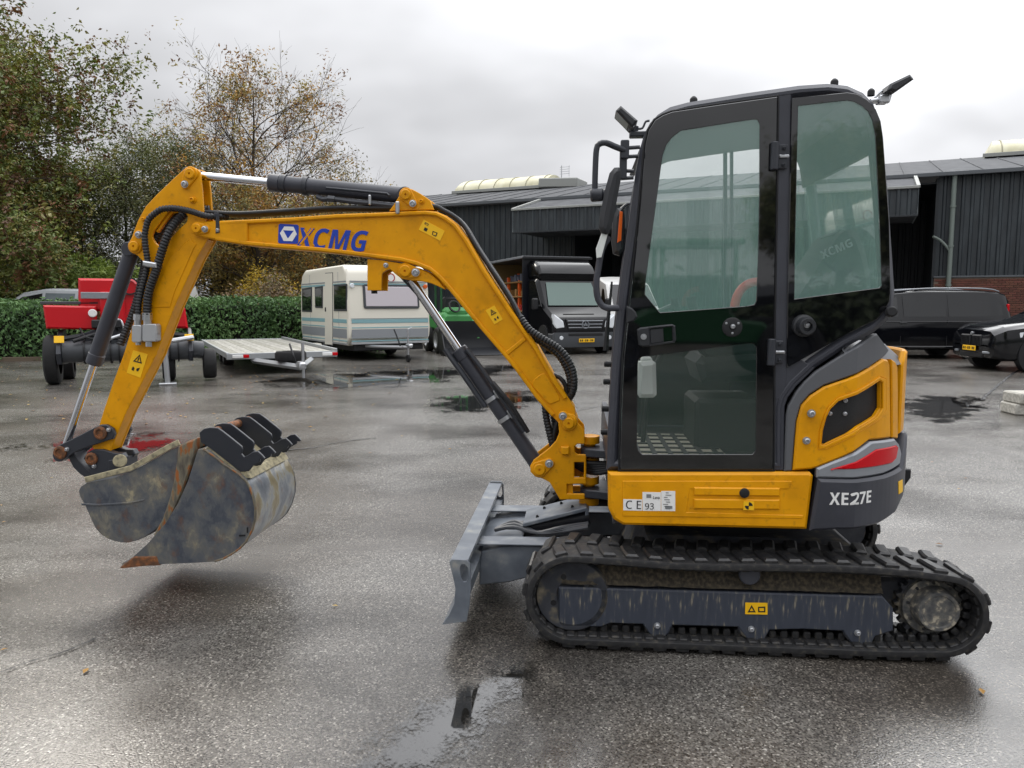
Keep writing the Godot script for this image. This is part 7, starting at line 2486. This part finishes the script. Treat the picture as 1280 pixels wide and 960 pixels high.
func build_telehandler() -> void:
	# stands behind the photographer; seen mirrored in the cab door
	var t := thing("telehandler", "green telehandler with big tyres parked behind the camera, mirrored in the cab door", "telehandler", Vector3(1.6, 0, 9.6), deg_to_rad(-8))
	var g := Geo.new()
	g.prism([-2.3, 0.75, 1.0, 0.7, 1.3, 0.95, 1.1, 1.15, 0.6, 1.2, 0.4, 1.45, -1.1, 1.4, -1.5, 1.2, -2.3, 1.25, -2.5, 1.0], -0.7, 0.7, 0.06)
	part("body", g, M.green_dark, t)
	for q in [[-0.9, -0.8], [0.5, -0.8], [-0.9, 0.2], [0.5, 0.2]]:
		g = Geo.new()
		g.box(Vector3(q[0], 2.0, q[1]), Vector3(0.09, 1.3, 0.09), 0.02)
		part("cab_post", g, M.green_dark, t)
	g = Geo.new()
	g.box(Vector3(-0.2, 2.68, -0.3), Vector3(1.7, 0.12, 1.3), 0.04)
	part("cab_roof", g, M.green_dark, t)
	g = Geo.new()
	g.box(Vector3(-0.2, 1.75, -0.3), Vector3(1.35, 0.6, 0.9), 0.04)
	part("cab_interior", g, M.dark, t)
	g = Geo.new()
	g.tube(PackedVector3Array([Vector3(2.3, 1.75, 0.6), Vector3(-2.6, 1.3, 0.6)]), 0.2, 4)
	part("telescopic_arm", g, M.dark_paint, t)
	for x in [-1.75, 1.55]:
		for s in [-1.0, 1.0]: wheel(t, Vector3(x, 0.62, 0.95 * s), 0.62, 0.42, s, M.dark_paint)



# ---------------------------------------------------------------- vegetation
func leaf_mesh(n: int, size: float, spread: float, sd: int, slim := 0.45) -> ArrayMesh:
	var r := RandomNumberGenerator.new()
	r.seed = sd
	var g := Geo.new()
	for k in n:
		var c := Vector3(r.randfn(), r.randfn(), r.randfn()) * spread
		var d := Vector3(r.randf_range(-1, 1), r.randf_range(-1, 0.6), r.randf_range(-1, 1)).normalized()
		var w := d.cross(Vector3(r.randf_range(-1, 1), r.randf_range(-1, 1), r.randf_range(-1, 1))).normalized()
		var s := size * r.randf_range(0.7, 1.25)
		var up := d.cross(w) * s * 0.12
		g.quad(c, c + d * s * 0.45 + w * s * slim * 0.5 + up, c + d * s, c + d * s * 0.45 - w * s * slim * 0.5 + up)
	return g.mesh(0.0)

func scatter(called: String, parent: Node, m: ArrayMesh, where: Array, colors: Array, sd: int, smin := 0.75, smax := 1.3, gain := 1.9) -> void:
	var r := RandomNumberGenerator.new()
	r.seed = sd
	var mm := MultiMesh.new()
	mm.transform_format = MultiMesh.TRANSFORM_3D
	mm.use_colors = true
	mm.mesh = m
	mm.instance_count = where.size()
	var nz := FastNoiseLite.new()
	nz.seed = sd
	nz.frequency = 0.55
	for i in where.size():
		var p: Vector3 = where[i]
		var b := Basis.from_euler(Vector3(r.randf_range(-0.5, 0.5), r.randf() * TAU, r.randf_range(-0.5, 0.5))).scaled(Vector3.ONE * r.randf_range(smin, smax))
		mm.set_instance_transform(i, Transform3D(b, p))
		var t := clampf(nz.get_noise_3dv(p) * 0.9 + 0.5 + r.randf_range(-0.28, 0.28), 0.0, 0.999) * colors.size()
		var c: Color = colors[int(t)]
		var f := r.randf_range(0.75, 1.25)
		mm.set_instance_color(i, Color(c.r * f, c.g * f, c.b * f) * gain)
	var mi := MultiMeshInstance3D.new()
	mi.name = called
	mi.multimesh = mm
	mi.material_override = M.leaf
	mi.set_meta("kind", "stuff")
	parent.add_child(mi, true)

func grow(g: Geo, tips: Array, a: Vector3, d: Vector3, L: float, r: float, depth: int, rng: RandomNumberGenerator, lift: float, fork: int, spread: float) -> void:
	var pts := PackedVector3Array([a])
	var p := a
	var dir := d
	var n := 4
	for k in n:
		dir = (dir + Vector3(rng.randfn(), rng.randfn() * 0.5 + lift, rng.randfn()) * 0.14).normalized()
		p += dir * L / n
		pts.append(p)
	g.tube(pts, r, 6 if depth > 1 else 4, 0.0, r * 0.55)
	if depth <= 1:
		for k in range(1, pts.size()): tips.append(pts[k])
	if depth == 0: return
	for k in fork:
		var t := rng.randf_range(0.35, 1.0) if k else 1.0
		var at := pts[clampi(int(t * n), 1, n)]
		var ax := Vector3(rng.randfn(), rng.randfn() * 0.4, rng.randfn()).normalized()
		var nd := (dir + ax * spread * (0.4 if k == 0 else 1.0)).normalized()
		grow(g, tips, at, nd, L * rng.randf_range(0.6, 0.82), r * 0.55, depth - 1, rng, lift, fork, spread)

# a tree: trunk and limbs as one mesh, leaf clumps spread round its twigs
func tree(called: String, label: String, at: Vector3, h: float, r: float, sd: int, o: Dictionary) -> Node3D:
	var t := thing(called, label, "tree", at, 0.0, o.get("group", ""))
	var rng := RandomNumberGenerator.new()
	rng.seed = sd
	var g := Geo.new()
	var tips := []
	var pts := PackedVector3Array()
	var lean: Vector3 = o.get("lean", Vector3.ZERO)
	for k in 7:
		var f := k / 6.0
		pts.append(Vector3(lean.x * f + rng.randfn() * 0.06 * h * 0.1, h * f * 0.88, lean.z * f + rng.randfn() * 0.06 * h * 0.1))
	g.tube(pts, r, 9, 0.0, r * 0.18)
	var limbs: int = o.get("limbs", 14)
	var lo: float = o.get("low", 0.25)
	var reach: float = o.get("reach", 0.3)
	for k in limbs:
		var f := lerpf(lo, 1.0, (k + rng.randf() * 0.6) / limbs)
		var x := f * 6.0
		var base := pts[mini(int(x), 5)].lerp(pts[mini(int(x), 5) + 1], x - int(minf(x, 5)))
		var ang := k * 2.4 + rng.randf()
		var env := pow(sin(PI * clampf((f - lo) / (1.02 - lo), 0.06, 1.0) * 0.72 + 0.55), 0.8)
		var d := Vector3(cos(ang), o.get("rise", 0.5) + 0.6 * f, sin(ang)).normalized()
		grow(g, tips, base, d, h * reach * maxf(env, 0.25) * 0.55, r * 0.35 * (1.1 - f * 0.6) * float(o.get("thin", 1.0)), o.get("depth", 3), rng, o.get("lift", 0.08), o.get("fork", 3), 0.75)
	part("trunk", g, M.bark, t, 60)
	var where := []
	var per: float = o.get("per", 2.0)
	for p in tips:
		var n := int(per) + (1 if rng.randf() < per - int(per) else 0)
		if o.has("bare") and p.y > h * o.bare and rng.randf() < 0.86: continue
		for i in n: where.append(p + Vector3(rng.randfn(), rng.randfn() - 0.3, rng.randfn()) * float(o.get("fuzz", 0.22)))
	if where.size(): scatter("crown", t, o.leaf, where, o.colors, sd + 1)
	return t

func bush(called: String, label: String, at: Vector3, size: Vector3, n: int, colors: Array, leaf: ArrayMesh, sd: int, cat := "bush") -> Node3D:
	var t := thing(called, label, cat, at)
	var rng := RandomNumberGenerator.new()
	rng.seed = sd
	var nz := FastNoiseLite.new()
	nz.seed = sd
	nz.frequency = 0.5
	var where := []
	while where.size() < n:
		var q := Vector3(rng.randf_range(-1, 1), rng.randf_range(0, 1), rng.randf_range(-1, 1))
		var k := Vector2(q.x, q.z).length()
		var top := sqrt(maxf(0.0, 1.0 - k * k)) * (0.75 + 0.5 * nz.get_noise_2d(q.x * size.x + 9, q.z * size.z))
		if q.y > top or (q.y < top - 0.4 and k < 0.6): continue
		where.append(Vector3(q.x * size.x, q.y * size.y, q.z * size.z))
	scatter("foliage", t, leaf, where, colors, sd + 1)
	var g := Geo.new()
	for k in 9:
		var a := rng.randf() * TAU
		var e := Vector3(cos(a) * size.x * 0.6, size.y * rng.randf_range(0.5, 0.8), sin(a) * size.z * 0.6)
		g.tube(Geo.curve([Vector3(cos(a) * 0.1, 0, sin(a) * 0.1), e * Vector3(0.4, 0.6, 0.4), e], 0.4), 0.03, 5, 0.0, 0.008)
	part("stems", g, M.bark, t, 60)
	return t

func hedge(label: String, a: Vector3, b: Vector3, h: float, w: float, sd: int, density := 460.0) -> void:
	var t := thing("hedge", label, "hedge", a, 0.0, "clipped laurel hedges along the yard")
	var rng := RandomNumberGenerator.new()
	rng.seed = sd
	var d := b - a
	var L := d.length()
	t.rotation.y = -atan2(d.z, d.x)
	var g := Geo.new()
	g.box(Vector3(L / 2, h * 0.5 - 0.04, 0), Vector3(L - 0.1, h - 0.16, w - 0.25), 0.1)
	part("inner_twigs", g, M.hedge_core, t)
	var nz := FastNoiseLite.new()
	nz.seed = sd
	nz.frequency = 0.9
	var where := []
	for i in int(L * (h + w * 1.2) * density / 4.0):
		var x := rng.randf() * L
		var u := rng.randf() * (h + w)
		var bump := nz.get_noise_2d(x, u) * 0.11
		var p := Vector3(x, u, w / 2 + bump) if u < h else Vector3(x, h + bump, w / 2 - (u - h))
		where.append(p + Vector3(rng.randfn(), rng.randfn(), rng.randfn()) * 0.035)
	for i in int(h * w * density / 4.0) * 2:
		where.append(Vector3((0.0 if i % 2 else L) + rng.randfn() * 0.05, rng.randf() * h, rng.randf_range(-0.5, 0.5) * w))
	scatter("foliage", t, M_leaf.laurel, where, [Color(0.022, 0.045, 0.016), Color(0.035, 0.07, 0.022), Color(0.045, 0.085, 0.028), Color(0.06, 0.10, 0.035)], sd + 1, 0.8, 1.2, 2.7)

var M_leaf := {}

func build_vegetation() -> void:
	M_leaf.laurel = leaf_mesh(4, 0.13, 0.06, 51, 0.42)
	M_leaf.oval = leaf_mesh(11, 0.15, 0.15, 52, 0.5)
	M_leaf.small = leaf_mesh(8, 0.10, 0.13, 53, 0.5)
	M_leaf.hang = leaf_mesh(6, 0.15, 0.10, 54, 0.32)
	M_leaf.long = leaf_mesh(9, 0.26, 0.10, 55, 0.16)
	hedge("dense dark laurel hedge at the far left behind the red implement", Vector3(-24.0, 0, -19.2), Vector3(-9.6, 0, -21.6), 1.44, 1.3, 61)
	hedge("dark laurel hedge from the red implement to the middle, behind the flatbed trailer", Vector3(-9.5, 0, -23.9), Vector3(-7.62, 0, -24.4), 1.56, 1.2, 62)
	hedge("short darker laurel hedge beside the caravan, behind the flatbed trailer", Vector3(-7.55, 0, -24.5), Vector3(-4.2, 0, -25.4), 1.55, 1.2, 63)
	hedge("laurel hedge just left of the flatbed trailer, behind the red machine", Vector3(-13.5, 0, -23.0), Vector3(-9.55, 0, -23.9), 1.56, 1.2, 64)
	var olive := [Color(0.10, 0.045, 0.018), Color(0.085, 0.075, 0.016), Color(0.055, 0.075, 0.016), Color(0.085, 0.10, 0.020), Color(0.12, 0.115, 0.025), Color(0.07, 0.035, 0.016)]
	tree("broad_tree", "large broad tree at the left edge turning rust and olive, branches over the hedge", Vector3(-20.3, 0, -25.0), 12.0, 0.26, 71, {"limbs": 26, "low": 0.06, "reach": 0.56, "depth": 3, "fork": 4, "per": 1.8, "fuzz": 0.38, "leaf": M_leaf.oval, "colors": olive, "rise": 0.1, "lift": -0.05, "thin": 0.6})
	tree("broad_tree", "rust tinged tree low at the far left behind the silver car", Vector3(-21.0, 0, -30.0), 8.0, 0.2, 72, {"limbs": 20, "low": 0.06, "reach": 0.6, "fork": 4, "per": 1.6, "fuzz": 0.36, "leaf": M_leaf.oval, "colors": olive, "rise": 0.2, "thin": 0.6})
	var dull := [Color(0.06, 0.075, 0.03), Color(0.085, 0.10, 0.04), Color(0.11, 0.115, 0.05), Color(0.13, 0.12, 0.06)]
	var xs := [[-18.2, -33.0, 7.6], [-16.6, -33.5, 8.3], [-15.2, -32.5, 9.2], [-13.9, -34.0, 9.4], [-20.2, -34.0, 7.6]]
	var which := ["slender sparse alder with a straight trunk just right of the broad tree", "slender sparse alder, second from the broad tree", "tallest slender alder, left of the bare oak", "slender thin alder nearest the bare oak", "slender alder half hidden by the broad tree"]
	for k in 5: tree("slender_tree", which[k], Vector3(xs[k][0], 0, xs[k][1]), xs[k][2], 0.12, 80 + k, {"limbs": 26, "low": 0.08, "reach": 0.32, "depth": 2, "fork": 4, "per": 1.3, "fuzz": 0.24, "leaf": M_leaf.small, "colors": dull, "group": "slender alders behind the boom", "rise": 0.5, "thin": 0.7, "bare": 0.88})
	var brown := [Color(0.12, 0.055, 0.022), Color(0.17, 0.085, 0.025), Color(0.24, 0.14, 0.03), Color(0.20, 0.16, 0.05), Color(0.11, 0.09, 0.04), Color(0.13, 0.12, 0.05)]
	tree("oak_tree", "autumn oak with bare top and hanging brown leaves above the boom", Vector3(-10.3, 0, -31.5), 10.2, 0.17, 91, {"limbs": 26, "low": 0.2, "reach": 0.47, "depth": 3, "fork": 4, "per": 1.5, "fuzz": 0.2, "leaf": M_leaf.hang, "colors": brown, "bare": 0.62, "rise": 0.42, "lift": 0.05, "thin": 0.75})
	var grey := [Color(0.10, 0.085, 0.05), Color(0.14, 0.115, 0.06), Color(0.16, 0.12, 0.05), Color(0.09, 0.09, 0.05)]
	tree("thin_tree", "thin twiggy tree with few pale leaves behind the raised arm cylinder", Vector3(-7.3, 0, -33.5), 7.0, 0.11, 93, {"limbs": 24, "low": 0.2, "reach": 0.42, "depth": 3, "fork": 3, "per": 0.9, "fuzz": 0.2, "leaf": M_leaf.small, "colors": grey, "bare": 0.8, "rise": 0.6})
	tree("thin_tree", "twiggy tree with yellow leaves left of the oak", Vector3(-12.3, 0, -33.0), 5.2, 0.11, 94, {"limbs": 22, "low": 0.15, "reach": 0.5, "depth": 3, "fork": 3, "per": 1.0, "fuzz": 0.25, "leaf": M_leaf.small, "colors": [Color(0.16, 0.12, 0.03), Color(0.24, 0.17, 0.03), Color(0.12, 0.10, 0.03), Color(0.10, 0.075, 0.03)], "rise": 0.5})
	bush("bamboo_bush", "light green feathery bush behind the red implement", Vector3(-14.3, 0, -25.8), Vector3(2.2, 3.3, 1.2), 2600, [Color(0.07, 0.10, 0.02), Color(0.11, 0.15, 0.03), Color(0.15, 0.19, 0.045), Color(0.09, 0.12, 0.025)], M_leaf.long, 101)
	bush("bamboo_bush", "light green feathery bush left of the raised arm cylinder", Vector3(-11.6, 0, -26.2), Vector3(1.7, 3.2, 1.1), 1700, [Color(0.06, 0.09, 0.02), Color(0.10, 0.14, 0.03), Color(0.13, 0.17, 0.04), Color(0.08, 0.11, 0.025)], M_leaf.long, 102)
	bush("brown_bush", "brownish leafless-looking bush behind the middle hedge", Vector3(-8.6, 0, -26.9), Vector3(2.3, 2.7, 1.2), 2200, [Color(0.10, 0.07, 0.045), Color(0.13, 0.09, 0.05), Color(0.09, 0.085, 0.04), Color(0.16, 0.11, 0.06)], M_leaf.small, 103)
	bush("yellow_bush", "bright yellow autumn bush behind the brown bush", Vector3(-9.4, 0, -29.2), Vector3(1.6, 3.4, 1.2), 1300, [Color(0.30, 0.20, 0.02), Color(0.38, 0.27, 0.03), Color(0.22, 0.16, 0.03), Color(0.14, 0.12, 0.03)], M_leaf.small, 104)
	bush("grey_green_bush", "grey green bush between the brown bush and the caravan", Vector3(-6.6, 0, -27.6), Vector3(1.6, 2.5, 1.1), 1400, [Color(0.06, 0.07, 0.03), Color(0.09, 0.095, 0.045), Color(0.12, 0.115, 0.06)], M_leaf.small, 105)
	# the tree line behind us and to the sides, seen in the wet ground and the windows
	var far := [[8.88, 29.5, 7.2, 0.3], [-19.0, 34.0, 7.5, 0.25], [-28.0, 28.0, 9.0, 0.28]]
	var base: Node3D = null
	for k in far.size():
		var f: Array = far[k]
		var lab: String = ["tall round tree behind the camera, mirrored in the cab's rear side window", "tree behind the camera on the left", "leftmost tall tree behind the camera"][k]
		if base == null: base = tree("yard_tree", lab, Vector3(f[0], 0, f[1]), f[2], f[3], 120, {"limbs": 22, "low": 0.4, "reach": 0.5, "depth": 3, "fork": 4, "per": 1.6, "fuzz": 0.34, "leaf": M_leaf.oval, "colors": dull, "group": "trees behind the camera"})
		else:
			var c: Node3D = base.duplicate()
			c.name = numbered("yard_tree")
			add_child(c)
			c.position = Vector3(f[0], 0, f[1])
			c.rotation.y = 1.3 * k
			c.scale = Vector3.ONE * f[2] / 7.2
			c.set_meta("label", lab)
	bush("yard_hedge", "long dark hedge behind the camera", Vector3(2, 0, 27), Vector3(30, 2.6, 1.5), 7000, [Color(0.02, 0.03, 0.012), Color(0.03, 0.04, 0.016)], leaf_mesh(7, 0.5, 0.4, 56, 0.5), 131, "hedge")
